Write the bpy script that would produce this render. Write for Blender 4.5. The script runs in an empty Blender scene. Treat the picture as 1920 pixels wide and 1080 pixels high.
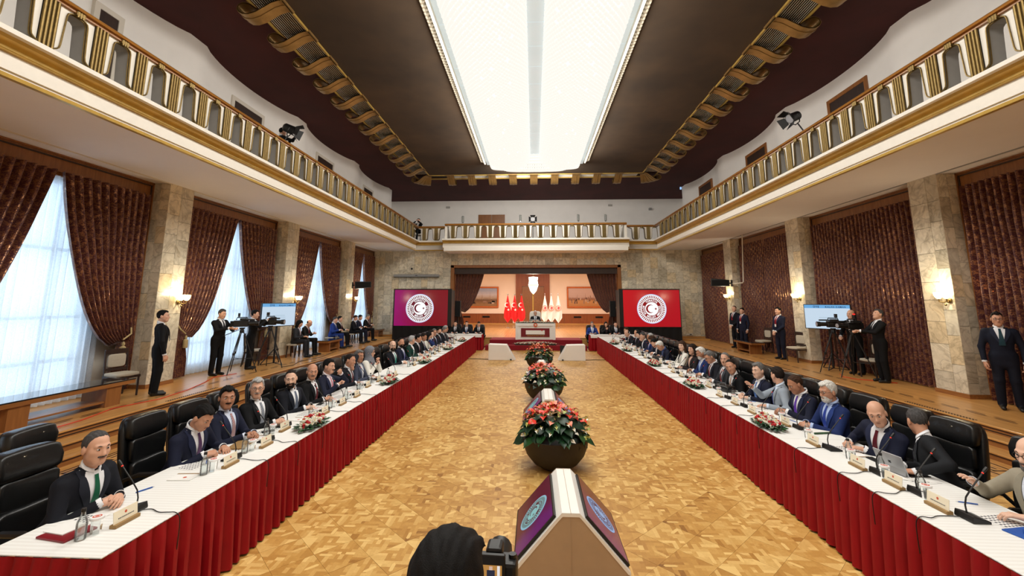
import bpy, math, random
import numpy as np
from mathutils import Vector, Matrix
random.seed(7)
R = math.radians
SC = bpy.context.scene
COL = SC.collection

# ------------------------------------------------------------------ camera
F_PX, CY_PX = 809.5, 436.5           # focal length and principal row of a 1920x1080 frame
YAW, PIT, ROL = R(2.876), R(8.944), R(0.0923)
CAM = np.array([-0.08, 0.0, 2.37])
_fw = np.array([-math.sin(YAW)*math.cos(PIT), math.cos(YAW)*math.cos(PIT), math.sin(PIT)])
_r0 = np.array([math.cos(YAW), math.sin(YAW), 0.0]); _u0 = np.cross(_r0, _fw)
_r = math.cos(ROL)*_r0 + math.sin(ROL)*_u0
_u = -math.sin(ROL)*_r0 + math.cos(ROL)*_u0
cd = bpy.data.cameras.new('camera'); cam = bpy.data.objects.new('camera', cd); COL.objects.link(cam)
cd.sensor_width = 36; cd.lens = 36*F_PX/1920; cd.shift_y = (CY_PX-540)/1920; cd.clip_start = .05; cd.clip_end = 200
cam.matrix_world = Matrix(((_r[0], _u[0], -_fw[0], CAM[0]), (_r[1], _u[1], -_fw[1], CAM[1]), (_r[2], _u[2], -_fw[2], CAM[2]), (0, 0, 0, 1)))
SC.camera = cam
def _ray(x, y): return _r*(x-960)/F_PX + _u*(CY_PX-y)/F_PX + _fw
def at_x(px, py, X): d = _ray(px, py); return CAM + d*(X-CAM[0])/d[0]
def at_y(px, py, Y): d = _ray(px, py); return CAM + d*(Y-CAM[1])/d[1]
def at_z(px, py, Z): d = _ray(px, py); return CAM + d*(Z-CAM[2])/d[2]

# ------------------------------------------------------------------ world, exposure, large lights
vs = SC.view_settings
vs.view_transform = 'Standard'; vs.look = 'None'; vs.gamma = 1; vs.use_curve_mapping = False; vs.exposure = 0.0
W = bpy.data.worlds.new('daylight'); SC.world = W; W.use_nodes = True
W.node_tree.nodes['Background'].inputs[0].default_value = (.70, .85, 1.0, 1)
W.node_tree.nodes['Background'].inputs[1].default_value = 3.0
def area_light(name, loc, sx, sy, power, col, rot=(0, 0, 0)):
    l = bpy.data.lights.new(name, 'AREA'); l.shape = 'RECTANGLE'; l.size = sx; l.size_y = sy; l.energy = power; l.color = col
    o = bpy.data.objects.new(name, l); o.location = loc; o.rotation_euler = rot; COL.objects.link(o); return o
def point_light(name, loc, power, col, rad=.06):
    l = bpy.data.lights.new(name, 'POINT'); l.energy = power; l.color = col; l.shadow_soft_size = rad
    o = bpy.data.objects.new(name, l); o.location = loc; COL.objects.link(o); return o
WARM = (1.0, .96, .90)
for sx in (-1, 1):                                   # the light of the two bead rows of the long chandelier
    area_light('chandelier_light', (sx*1.18, 8.7, 8.2), 1.7, 22.5, 410, WARM)
    area_light('chandelier_light', (sx*2.3, 8.7, 8.62), .5, 22.5, 420, WARM, (0, sx*R(-78), 0))   # and of their flanks
area_light('chandelier_light', (0, 20.6, 8.6), 3.6, .45, 300, WARM, (R(80), 0, 0))
area_light('stage_fill_light', (0, 29.5, 4.95), 9, 6, 720, (1, .90, .80))     # two unseen area lights added to brighten the stage room walls
area_light('stage_fill_light', (0, 25.7, 4.6), 8.5, .5, 120, (1, .90, .80))

# ------------------------------------------------------------------ colour and material helpers
def lin(c):
    c = [x/255 for x in c[:3]]
    return tuple(x/12.92 if x <= .04045 else ((x+.055)/1.055)**2.4 for x in c) + (1.0,)
class NT:
    def __init__(s, name):
        s.m = bpy.data.materials.new(name); s.m.use_nodes = True; s.t = s.m.node_tree; s.n = s.t.nodes; s.b = s.n['Principled BSDF']; s.out = s.n['Material Output']
    def add(s, typ, **kw):
        nd = s.n.new(typ); ins = kw.pop('ins', {})
        for k, v in kw.items(): setattr(nd, k, v)
        for k, v in ins.items():
            if hasattr(v, 'node'): s.t.links.new(v, nd.inputs[k])
            else: nd.inputs[k].default_value = v
        return nd
    def link(s, a, k): s.t.links.new(a, s.b.inputs[k])
    def coord(s, which='Object', scale=(1, 1, 1), rot=(0, 0, 0), rnd=False):
        c = s.add('ShaderNodeTexCoord').outputs[which]
        if rnd:
            oi = s.add('ShaderNodeObjectInfo').outputs['Random']
            mu = s.add('ShaderNodeMath', operation='MULTIPLY', ins={0: oi, 1: 37.0}).outputs[0]
            c = s.add('ShaderNodeVectorMath', operation='ADD', ins={0: c, 1: mu}).outputs[0]
        return s.add('ShaderNodeMapping', ins={'Vector': c, 'Scale': scale, 'Rotation': rot}).outputs[0]
    def noise(s, vec, scale, detail=4, rough=.55, dist=0):
        return s.add('ShaderNodeTexNoise', ins={'Vector': vec, 'Scale': scale, 'Detail': detail, 'Roughness': rough, 'Distortion': dist}).outputs['Fac']
    def ramp(s, fac, stops):
        r = s.add('ShaderNodeValToRGB', ins={'Fac': fac}); e = r.color_ramp.elements
        while len(e) < len(stops): e.new(.5)
        for el, (p, c) in zip(e, stops): el.position = p; el.color = c if len(c) == 4 else lin(c)
        return r.outputs['Color']
    def mix(s, fac, a, b, typ='MIX'):
        m = s.add('ShaderNodeMix', data_type='RGBA', blend_type=typ)
        for i, v in ((0, fac), (6, a), (7, b)):
            if hasattr(v, 'node'): s.t.links.new(v, m.inputs[i])
            else: m.inputs[i].default_value = v
        return m.outputs[2]
    def bump(s, h, strength=.2, dist=.01):
        s.link(s.add('ShaderNodeBump', ins={'Height': h, 'Strength': strength, 'Distance': dist}).outputs[0], 'Normal')
    def set(s, **kw):
        for k, v in kw.items(): s.b.inputs[k.replace('_', ' ')].default_value = v
        return s
def M(name, col, rough=.5, metal=0, var=.06, scale=9, bump=0, spec=.5, coat=0, sheen=0, emit=0):
    t = NT(name); v = t.coord()
    n = t.noise(v, scale, 3)
    c = lin(col); lo = tuple(x*(1-var) for x in c[:3])+(1,); hi = tuple(min(1, x*(1+var)) for x in c[:3])+(1,)
    t.link(t.ramp(n, [(.3, lo), (.7, hi)]), 'Base Color')
    t.set(Roughness=rough, Metallic=metal, Specular_IOR_Level=spec, Coat_Weight=coat, Sheen_Weight=sheen)
    if bump: t.bump(t.noise(v, scale*8, 2), bump, .004)
    if emit:
        t.set(Emission_Strength=emit, Emission_Color=c)
    return t.m
def wood(name, a, b, rough=.35, axis=1, scale=1.0, coat=0, dark=None):
    t = NT(name); sc = [14*scale]*3; sc[axis] = .9*scale
    v = t.coord('Object', tuple(sc), rnd=True)
    n = t.noise(v, 1.4, 6, .6, .6)
    st = [(.25, a), (.5, tuple((x+y)//2 for x, y in zip(a, b))), (.75, b)]
    if dark: st.insert(0, (.08, dark))
    t.link(t.ramp(n, st), 'Base Color'); t.set(Roughness=rough, Coat_Weight=coat, Coat_Roughness=.15); t.bump(n, .06, .004); return t.m
def emis(name, col, s, sample=True):
    t = NT(name); t.set(Base_Color=(0, 0, 0, 1), Roughness=.4, Emission_Color=lin(col), Emission_Strength=s)
    if not sample:
        try: t.m.cycles.emission_sampling = 'NONE'
        except Exception: pass
    return t.m

MT = {}
MT['plaster'] = M('plaster', (214, 206, 192), .85, var=.02, scale=3)
MT['plaster_up'] = M('plaster_upper', (240, 236, 230), .9, var=.03, scale=1.5)
MT['soffit'] = M('soffit', (230, 228, 230), .9, var=.02, scale=1)
MT['cream'] = M('cream_wall', (250, 230, 208), .9, var=.02, scale=1)
MT['ivory'] = M('ivory_paint', (229, 225, 214), .55, var=.02)
MT['reveal_shade'] = M('reveal_shade', (146, 143, 139), .8, var=.03)  # shade inside the balustrade openings, put into the colour of the reveals
MT['gold'] = M('gold_paint', (198, 164, 84), .34, .4, var=.12, scale=5)
MT['brass'] = M('brass', (122, 101, 58), .4, .72, var=.15, scale=20)
MT['bronze'] = M('bronze_scroll', (156, 122, 70), .38, .55, var=.12, scale=8)
MT['maroon'] = M('maroon_ceiling', (64, 21, 19), .95, var=.25, scale=.7)
MT['brown_ceil'] = M('brown_ceiling', (62, 46, 28), .95, var=.35, scale=.6)
MT['black'] = M('black_plastic', (14, 14, 15), .45, var=.1)
MT['matt_black'] = M('black_drape', (9, 9, 11), .95, var=.2)
MT['grille_black'] = M('grille_black', (6, 6, 6), .9)
MT['leather'] = M('black_leather', (17, 18, 19), .34, var=.25, scale=30, bump=.25, coat=.15)
MT['chrome'] = M('chrome', (190, 190, 195), .18, 1, var=.03)
MT['white_lac'] = M('white_lacquer', (240, 238, 232), .4, var=.01)
MT['beige_side'] = M('beige_panel', (176, 150, 120), .7, var=.03)
MT['pot'] = M('dark_brown_pot', (32, 25, 22), .6, var=.15, scale=14)
MT['soil'] = M('soil', (34, 24, 18), .95, var=.4, scale=30)
MT['leaf'] = M('leaf_green', (34, 78, 36), .4, var=.45, scale=22)
MT['leaf_dark'] = M('leaf_dark', (20, 52, 30), .42, var=.4, scale=22)
MT['flower_red'] = M('anthurium_red', (226, 62, 46), .35, var=.15, scale=20)
MT['flower_pink'] = M('anthurium_salmon', (236, 140, 112), .4, var=.12, scale=20)
MT['flower_white'] = M('flower_white', (244, 243, 232), .6, var=.04, scale=20)
MT['flower_green'] = M('flower_pale_green', (190, 204, 120), .5, var=.1)
MT['rose'] = M('rose_red', (176, 12, 24), .55, var=.3, scale=30)
MT['yellow'] = M('yellow_core', (206, 186, 70), .6)
MT['paper'] = M('paper', (240, 239, 236), .8, var=.015)
MT['ink'] = M('ink', (58, 58, 66), .8)
MT['kraft'] = M('kraft_spine', (150, 118, 72), .6)
MT['seal'] = M('seal_red', (206, 84, 52), .6)
MT['card'] = M('ivory_card', (240, 230, 204), .7, var=.02)
MT['navy_folder'] = M('blue_folder', (34, 86, 170), .45)
MT['red_folder'] = M('red_folder', (128, 16, 28), .45)
MT['silver'] = M('silver_tablet', (180, 182, 186), .35, .4)
MT['red_carpet'] = M('red_carpet', (132, 14, 30), .95, var=.12, scale=40, bump=.3)
MT['orange_cable'] = M('orange_cable', (208, 66, 30), .5)
MT['cap'] = M('black_cap', (16, 16, 18), .4)
MT['uphol'] = M('grey_upholstery', (186, 176, 158), .85, var=.05, scale=40)
MT['cord'] = M('gold_cord', (176, 156, 110), .7, var=.15, scale=60)
MT['grey_metal'] = M('grey_metal', (150, 150, 148), .5, .3)
MT['window_frame'] = M('window_frame', (120, 128, 136), .5, .3)
MT['brown_frame'] = M('brown_window_post', (92, 66, 48), .5)
MT['bottle_plastic'] = M('cup_white', (240, 240, 240), .5)

w_honey = ((150, 98, 40), (206, 150, 72))
MT['wood'] = wood('honey_wood', (172, 118, 60), (216, 164, 96), .34, 1, coat=.2)
MT['wood_x'] = wood('honey_wood_across', (172, 118, 60), (216, 164, 96), .34, 0, coat=.2)
MT['wood_v'] = wood('frame_wood', (124, 76, 36), (160, 104, 54), .38, 2, coat=.2)
MT['wood_fy'] = wood('frame_wood_long', (124, 76, 36), (164, 108, 56), .38, 1, coat=.2)
MT['wood_red'] = wood('door_wood', (126, 64, 28), (160, 90, 42), .4, 2)
MT['wood_dark'] = wood('dark_wood', (40, 26, 20), (62, 42, 32), .45, 2)
MT['rail_wood'] = wood('rail_wood', (130, 84, 34), (172, 116, 52), .3, 1, coat=.3)
MT['rail_wood_x'] = wood('rail_wood_across', (130, 84, 34), (172, 116, 52), .3, 0, coat=.3)
MT['inlay'] = M('dark_inlay', (58, 32, 22), .35, var=.2)
MT['stage_wood'] = wood('stage_wood', (168, 114, 60), (206, 152, 90), .3, 1, .6, coat=.3)

def parquet():
    t = NT('parquet'); at = t.add('ShaderNodeAttribute', attribute_name='tone')
    oi = t.add('ShaderNodeObjectInfo').outputs['Random']
    a = t.add('ShaderNodeMath', operation='MULTIPLY_ADD', ins={0: oi, 1: .16, 2: -.08}).outputs[0]
    a = t.add('ShaderNodeMath', operation='ADD', ins={0: at.outputs['Fac'], 1: a}).outputs[0]
    v = t.coord('Object', (1, 1, 1)); n = t.noise(v, 26, 5, .6, 1.2)
    big = t.noise(t.add('ShaderNodeNewGeometry').outputs['Position'], .55, 3)
    f = t.add('ShaderNodeMath', operation='MULTIPLY_ADD', ins={0: n, 1: .22, 2: a}).outputs[0]
    f = t.add('ShaderNodeMath', operation='MULTIPLY_ADD', ins={0: big, 1: .24, 2: f}).outputs[0]
    t.link(t.ramp(f, [(.30, (120, 74, 28)), (.52, (172, 122, 56)), (.72, (198, 150, 78)), (1.0, (232, 194, 122))]), 'Base Color')
    t.set(Roughness=.45, Coat_Weight=.12, Coat_Roughness=.3, Specular_IOR_Level=.35); t.bump(n, .03, .002); return t.m
MT['parquet'] = parquet()
MT['joint'] = M('parquet_joint', (70, 40, 16), .6)

def marble(name='marble', dim=1.0):
    t = NT(name); v = t.coord('Object', (1, 1, 1), rnd=True)
    g = t.add('ShaderNodeNewGeometry').outputs['Position']
    oi = t.add('ShaderNodeObjectInfo').outputs['Random']
    mu = t.add('ShaderNodeMath', operation='MULTIPLY', ins={0: oi, 1: 53.0}).outputs[0]
    p = t.add('ShaderNodeVectorMath', operation='ADD', ins={0: g, 1: mu}).outputs[0]
    n1 = t.noise(p, 2.6, 6, .62, 1.6); n2 = t.noise(p, 1.1, 3, .5, 3.0)
    c = t.ramp(n1, [(.22, (166, 158, 140)), (.42, (216, 209, 192)), (.58, (238, 232, 216)), (.8, (206, 190, 160))])
    vein = t.ramp(n2, [(.455, (0, 0, 0)), (.5, (255, 255, 255)), (.545, (0, 0, 0))])
    c = t.mix(t.add('ShaderNodeMath', operation='MULTIPLY', ins={0: vein, 1: .32}).outputs[0], c, lin((112, 96, 70)))
    tint = t.ramp(oi, [(0, (206, 202, 192)), (.25, (252, 247, 238)), (.5, (220, 218, 212)), (.75, (255, 250, 240)), (1, (244, 228, 200))])
    c = t.mix(1.0, c, tint, 'MULTIPLY')
    t.link(c, 'Base Color'); t.set(Roughness=.3, Specular_IOR_Level=.4); return t.m
MT['marble'] = marble()
MT['marble_joint'] = M('marble_joint', (84, 76, 60), .7)

def damask():
    t = NT('damask'); uv = t.add('ShaderNodeUVMap').outputs[0]
    v = t.add('ShaderNodeMapping', ins={'Vector': uv, 'Scale': (1, 1, 1)}).outputs[0]
    sx = t.add('ShaderNodeSeparateXYZ', ins={0: v})
    def wv(inp, f, ph=0):
        a = t.add('ShaderNodeMath', operation='MULTIPLY_ADD', ins={0: inp, 1: f, 2: ph}).outputs[0]
        return t.add('ShaderNodeMath', operation='SINE', ins={0: a}).outputs[0]
    a = wv(sx.outputs[0], 52); b = wv(sx.outputs[1], 30)
    pr = t.add('ShaderNodeMath', operation='MULTIPLY', ins={0: a, 1: b}).outputs[0]
    n = t.noise(v, 34, 3, .75, 1.5)
    s = t.add('ShaderNodeMath', operation='MULTIPLY_ADD', ins={0: pr, 1: .05, 2: n}).outputs[0]
    mask = t.ramp(s, [(.52, (0, 0, 0)), (.58, (255, 255, 255))])
    c = t.mix(mask, lin((66, 12, 19)), lin((186, 132, 92)))
    t.link(c, 'Base Color'); t.link(t.ramp(mask, [(0, (200, 200, 200)), (1, (95, 95, 95))]), 'Roughness')
    mm = t.add('ShaderNodeMath', operation='MULTIPLY', ins={0: mask, 1: .55}).outputs[0]; t.link(mm, 'Metallic')
    t.set(Sheen_Weight=.15); return t.m
MT['damask'] = damask()
def sheer():
    t = NT('sheer_curtain'); v = t.coord('Object', (1, 1, 1)); n = t.noise(v, 60, 2)
    c = t.ramp(n, [(.3, (226, 234, 242)), (.7, (250, 252, 255))])
    tr = t.add('ShaderNodeBsdfTranslucent', ins={'Color': c}); df = t.add('ShaderNodeBsdfDiffuse', ins={'Color': c}); tp = t.add('ShaderNodeBsdfTransparent')
    m1 = t.add('ShaderNodeMixShader', ins={0: .25, 1: tr.outputs[0], 2: df.outputs[0]})
    m2 = t.add('ShaderNodeMixShader', ins={0: .10, 1: m1.outputs[0], 2: tp.outputs[0]})
    t.t.links.new(m2.outputs[0], t.out.inputs[0]); return t.m
MT['sheer'] = sheer()
def glass(name, tint=(245, 250, 250), f=.12):
    t = NT(name); tp = t.add('ShaderNodeBsdfTransparent', ins={'Color': lin(tint)}); gl = t.add('ShaderNodeBsdfGlossy', ins={'Color': (1, 1, 1, 1), 'Roughness': .05})
    fr = t.add('ShaderNodeFresnel', ins={'IOR': 1.45}).outputs[0]; k = t.add('ShaderNodeMath', operation='MULTIPLY_ADD', ins={0: fr, 1: .8, 2: f}).outputs[0]
    mx = t.add('ShaderNodeMixShader', ins={0: k, 1: tp.outputs[0], 2: gl.outputs[0]}); t.t.links.new(mx.outputs[0], t.out.inputs[0]); return t.m
MT['glass'] = glass('clear_glass', (247, 250, 250), .06)
MT['pane'] = glass('window_pane', (235, 244, 250), .04)
def cloth_white():
    t = NT('white_tablecloth'); v = t.coord('Object'); sx = t.add('ShaderNodeSeparateXYZ', ins={0: v})
    a = t.add('ShaderNodeMath', operation='MULTIPLY', ins={0: sx.outputs[1], 1: 150.0}).outputs[0]
    s = t.add('ShaderNodeMath', operation='SINE', ins={0: a}).outputs[0]
    t.link(t.ramp(t.add('ShaderNodeMath', operation='MULTIPLY_ADD', ins={0: s, 1: .5, 2: .5}).outputs[0], [(.3, (233, 232, 228)), (.7, (241, 241, 238))]), 'Base Color')
    t.set(Roughness=.7); t.bump(s, .1, .001); return t.m
MT['cloth'] = cloth_white()
MT['skirt'] = M('red_satin', (146, 9, 22), .6, var=.1, scale=4, spec=.25)
MT['stone_top'] = M('black_marble_top', (26, 28, 34), .08, var=.6, scale=4, coat=.6)

# ------------------------------------------------------------------ mesh helpers
class MB:
    def __init__(s): s.v = []; s.f = []; s.m = []
    def add(s, v, f, mi=0):
        o = len(s.v); s.v += [tuple(map(float, p)) for p in v]; s.f += [tuple(i+o for i in q) for q in f]; s.m += [mi]*len(f) if isinstance(mi, int) else list(mi); return s
    def box(s, c, d, mi=0, rz=0, rot=None):
        x, y, z = (q/2 for q in d); P = [Vector(p) for p in [(-x, -y, -z), (x, -y, -z), (x, y, -z), (-x, y, -z), (-x, -y, z), (x, -y, z), (x, y, z), (-x, y, z)]]
        mt = rot if rot is not None else Matrix.Rotation(rz, 3, 'Z'); P = [mt @ p + Vector(c) for p in P]
        return s.add(P, [(0, 3, 2, 1), (4, 5, 6, 7), (0, 1, 5, 4), (1, 2, 6, 5), (2, 3, 7, 6), (3, 0, 4, 7)], mi)
    def box2(s, a, b, mi=0): return s.box([(p+q)/2 for p, q in zip(a, b)], [abs(q-p) for p, q in zip(a, b)], mi)
    def tube(s, pts, r, n=6, mi=0, cap=True, closed=False):
        pts = [Vector(p) for p in pts]; N = len(pts); rr = r if hasattr(r, '__len__') else [r]*N; V = []
        up = None
        for i, p in enumerate(pts):
            a = pts[(i+1) % N] if (i < N-1 or closed) else p; b = pts[i-1] if (i > 0 or closed) else p
            d = (a-b).normalized()
            if up is None: up = d.orthogonal().normalized()
            up = (up - d*up.dot(d)); up = up.normalized() if up.length > 1e-6 else d.orthogonal().normalized()
            w = d.cross(up)
            V += [p + (up*math.cos(2*math.pi*k/n)+w*math.sin(2*math.pi*k/n))*rr[i] for k in range(n)]
        F = []
        for i in range(N if closed else N-1):
            j = (i+1) % N
            F += [(i*n+k, i*n+(k+1) % n, j*n+(k+1) % n, j*n+k) for k in range(n)]
        if cap and not closed: F += [tuple(range(n))[::-1], tuple((N-1)*n+k for k in range(n))]
        return s.add(V, F, mi)
    def lathe(s, prof, c=(0, 0, 0), n=16, mi=0, cap=True, sx=1, sy=1):
        V = []; F = []
        for (r, z) in prof: V += [(c[0]+sx*r*math.cos(2*math.pi*k/n), c[1]+sy*r*math.sin(2*math.pi*k/n), c[2]+z) for k in range(n)]
        for i in range(len(prof)-1): F += [(i*n+k, i*n+(k+1) % n, (i+1)*n+(k+1) % n, (i+1)*n+k) for k in range(n)]
        if cap: F += [tuple(range(n))[::-1], tuple((len(prof)-1)*n+k for k in range(n))]
        return s.add(V, F, mi)
    def prism(s, poly, fn, t0, t1, mi=0):
        n = len(poly); V = [fn(a, b, t0) for a, b in poly]+[fn(a, b, t1) for a, b in poly]
        return s.add(V, [tuple(range(n))[::-1], tuple(range(n, 2*n))]+[(k, (k+1) % n, n+(k+1) % n, n+k) for k in range(n)], mi)
    def grid(s, P, mi=0, cu=False, cv=False):
        m, n = len(P), len(P[0]); V = [p for row in P for p in row]; F = []
        for i in range(m if cu else m-1):
            for j in range(n if cv else n-1): F.append((i*n+j, ((i+1) % m)*n+j, ((i+1) % m)*n+(j+1) % n, i*n+(j+1) % n))
        return s.add(V, F, mi)
    def ball(s, c, r, n=8, m=6, mi=0, sc=(1, 1, 1)):
        pr = [(math.sin(math.pi*i/m)*r, -math.cos(math.pi*i/m)*r) for i in range(m+1)]
        pr[0] = (1e-4, -r); pr[-1] = (1e-4, r)
        o = len(s.v); s.lathe(pr, (0, 0, 0), n, mi, True)
        for i in range(o, len(s.v)): x, y, z = s.v[i]; s.v[i] = (c[0]+x*sc[0], c[1]+y*sc[1], c[2]+z*sc[2])
        return s
    def mesh(s, name, mats, smooth=35):
        me = bpy.data.meshes.new(name); me.from_pydata(s.v, [], s.f)
        for m in (mats if isinstance(mats, (list, tuple)) else [mats]): me.materials.append(MT[m] if isinstance(m, str) else m)
        if any(s.m): me.polygons.foreach_set('material_index', s.m)
        if smooth:
            me.shade_smooth()
            if smooth < 180: me.set_sharp_from_angle(angle=R(smooth))
        me.update(); return me
    def build(s, name, mats, parent=None, smooth=35, loc=None, rz=0):
        return ob(name, s.mesh(name, mats, smooth), parent, loc, rz)
def ob(name, data, parent=None, loc=None, rz=0):
    o = bpy.data.objects.new(name, data); COL.objects.link(o)
    if parent is not None: o.parent = parent
    if loc is not None: o.location = loc
    if rz: o.rotation_euler = (0, 0, rz)
    return o
def tag(o, label, cat, group=None, kind=None):
    o['label'] = label; o['category'] = cat
    if group: o['group'] = group
    if kind: o['kind'] = kind
    return o
def thing(name, label, cat, loc=(0, 0, 0), rz=0, group=None, kind=None):
    o = ob(name, None, None, loc, rz); o.empty_display_size = .1; return tag(o, label, cat, group, kind)
def struct(o, label, cat='structure'): return tag(o, label, cat, None, 'structure')
def dup(root, loc=None, rz=None, label=None, group=None):
    r = root.copy(); COL.objects.link(r)
    if loc is not None: r.location = loc
    if rz is not None: r.rotation_euler = (0, 0, rz)
    if label: r['label'] = label
    if group: r['group'] = group
    for ch in root.children:
        c = ch.copy(); COL.objects.link(c); c.parent = r
        for g in ch.children:
            d = g.copy(); COL.objects.link(d); d.parent = c
    return r
def bevel(o, w=.01, seg=2):
    m = o.modifiers.new('bevel', 'BEVEL'); m.width = w; m.segments = seg; m.limit_method = 'ANGLE'; m.angle_limit = R(40); return o
def np_mesh(name, V, Fq, mats, mi=None, smooth=True):
    me = bpy.data.meshes.new(name); V = np.asarray(V, np.float32); Fq = np.asarray(Fq, np.int32)
    me.vertices.add(len(V)); me.vertices.foreach_set('co', V.ravel())
    me.loops.add(Fq.size); me.loops.foreach_set('vertex_index', Fq.ravel())
    k = Fq.shape[1]; me.polygons.add(len(Fq)); me.polygons.foreach_set('loop_start', np.arange(0, Fq.size, k, dtype=np.int32))
    for m in mats: me.materials.append(MT[m] if isinstance(m, str) else m)
    if mi is not None: me.polygons.foreach_set('material_index', np.asarray(mi, np.int32))
    if smooth: me.polygons.foreach_set('use_smooth', np.ones(len(Fq), bool))
    me.update(calc_edges=True); me.validate(); return me
def set_uv(me, fn):
    uv = me.uv_layers.new(name='UVMap'); co = [fn(v.co) if not isinstance(fn, list) else fn[v.index] for v in me.vertices]
    for l in me.loops: uv.data[l.index].uv = co[l.vertex_index]
# ================================================================== THE ROOM
SOF, CEIL = 5.22, 9.22
Y0, YF, YB = -5.0, 24.8, 29.1          # end wall behind the camera, stone wall of the hall, upper end wall
CUBE = MB().box((0, 0, 0), (1, 1, 1)).mesh('slab', 'marble', 0)
def piece(name, parent, c, d, mesh=None):
    o = ob(name, mesh or CUBE, parent, c); o.scale = d; return o

# ---- floor: a sub-floor with parquet tiles laid on the diagonal
fl = MB().box2((-9.9, Y0, -.2), (9.9, YF+.2, -.012)).build('floor', 'joint', smooth=0)
struct(fl, 'honey oak parquet floor of diagonal square tiles', 'floor')
TS = .3765; s2 = 2**-.5
def tile_polys(seed):
    rnd = random.Random(seed); h = TS/2-.0009
    # work in room axes (u,v) inside the diamond |u|+|v| <= c
    c = h*2**.5
    def clip(poly, nx, ny, d):
        out = []
        for i in range(len(poly)):
            a, b = poly[i], poly[(i+1) % len(poly)]; fa = a[0]*nx+a[1]*ny-d; fb = b[0]*nx+b[1]*ny-d
            if fa <= 0: out.append(a)
            if (fa < 0) != (fb < 0) and abs(fa-fb) > 1e-12: t = fa/(fa-fb); out.append((a[0]+(b[0]-a[0])*t, a[1]+(b[1]-a[1])*t))
        return out
    cuts = [-.3, -.150, -.108, -.058, -.021, .021, .058, .108, .150, .3]
    polys = []; used = set()
    n = len(cuts)-1
    for i in range(n):
        for j in range(n):
            if (i, j) in used: continue
            ii, jj = 1, 1
            if rnd.random() < .72:
                if (i+j) % 2 == 0 and i % 2 == 1 or rnd.random() < .4: jj = rnd.choice((2, 3, 4))
                else: ii = rnd.choice((2, 3, 4))
            while ii > 1 and (i+ii > n or any((i+q, j) in used for q in range(ii))): ii -= 1
            while jj > 1 and (j+jj > n or any((i, j+q) in used for q in range(jj))): jj -= 1
            for q in range(ii):
                for w in range(jj): used.add((i+q, j+w))
            p = [(cuts[i], cuts[j]), (cuts[i+ii], cuts[j]), (cuts[i+ii], cuts[j+jj]), (cuts[i], cuts[j+jj])]
            for nx, ny in ((1, 1), (1, -1), (-1, 1), (-1, -1)): p = clip(p, nx, ny, c)
            if len(p) > 2: polys.append((p, .36+.30*rnd.random()**1.3+(.16 if rnd.random() < .10 else 0)-(.12 if rnd.random() < .07 else 0), 0))
    for k in range(1):                                  # the pale pointed lozenges let in at the corners
        a = math.pi/2*rnd.randrange(4)+rnd.choice((0, math.pi/4)); ca, sa = math.cos(a), math.sin(a)
        o = c*.60 if abs(math.sin(2*a)) < .5 else c*.42
        hx = [(-.075, 0), (-.05, .018), (.045, .018), (.06, 0), (.045, -.018), (-.05, -.018)]
        polys.append(([(ca*(x+o)-sa*y, sa*(x+o)+ca*y) for x, y in hx], (.66+.14*rnd.random()), .0007))
    return polys, c
def tile_geo(seed):
    polys, c = tile_polys(seed); V = []; F = []; T = []
    for p, tone, z in polys:
        o = len(V); V += [(x, y, z) for x, y in p]; F.append(tuple(range(o, o+len(p)))); T.append(tone)
    o = len(V); cs = [(c, 0), (0, c), (-c, 0), (0, -c)]
    V += [(x, y, 0) for x, y in cs]+[(x, y, -.012) for x, y in cs]
    for k in range(4): F.append((o+k, o+4+k, o+4+(k+1) % 4, o+(k+1) % 4)); T.append(.3)
    return V, F, T
TG = [tile_geo(s) for s in range(14)]
def tone_mesh(name, V, F, T):
    me = bpy.data.meshes.new(name); me.from_pydata(V, [], F); me.materials.append(MT['parquet'])
    a = me.attributes.new('tone', 'FLOAT', 'FACE'); a.data.foreach_set('value', np.asarray(T, np.float32)); return me
TM = [tone_mesh('parquet_tile', *g) for g in TG]
tiles = []
for k in range(-90, 40):
    for m in range(-40, 90):
        a = -2.005+TS*(k+.5); b = 1.955+TS*(m+.5); x, y = (a+b)*s2, (b-a)*s2
        if abs(x) < 6.2 and -4.6 < y < 22.6: tiles.append((x, y))
vis = sorted([t for t in tiles if abs(t[0]) < 2.75 and t[1] > 3.7], key=lambda t: t[1])[:296]; vset = set(vis)
for x, y in vis:
    o = ob('parquet_tile', random.choice(TM), fl, (x, y, random.uniform(-.0005, .0005))); o.rotation_euler = (0, 0, random.choice((0, math.pi/2, math.pi, -math.pi/2)))
V = []; F = []; T = []
for x, y in tiles:
    if (x, y) in vset: continue
    v, f, t = random.choice(TG); o = len(V); q = random.randrange(4); dt = random.uniform(-.06, .06)
    cq, sq = ((1, 0), (0, 1), (-1, 0), (0, -1))[q]
    V += [(x+cq*a-sq*b, y+sq*a+cq*b, c) for a, b, c in v]; F += [tuple(i+o for i in p) for p in f]; T += [u+dt for u in t]
o = ob('parquet_tiles', tone_mesh('parquet_tiles', V, F, T), fl); o['kind'] = 'stuff'
for s in (-1, 1):                                        # border boards and dark key inlay along both platforms
    MB().box2((s*6.2, Y0, -.012), (s*6.9, YF, .001)).build('border_board', 'wood', fl, 0)
    b = MB(); y = Y0
    for off in (6.33, 6.66): b.box2((s*off, Y0, 0), (s*(off+.03), YF, .0028))
    k = 0
    while y < YF-.6:
        b.box2((s*6.40, y, .001), (s*6.62, y+.035, .0028)); b.box2((s*(6.585 if k % 2 else 6.40), y, 0), (s*(6.62 if k % 2 else 6.435), y+.30, .0028))
        b.box2((s*6.50, y+.09, 0), (s*6.53, y+.22, .0028)); y += .27; k += 1
    b.build('key_inlay', 'inlay', fl, 0)

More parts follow.
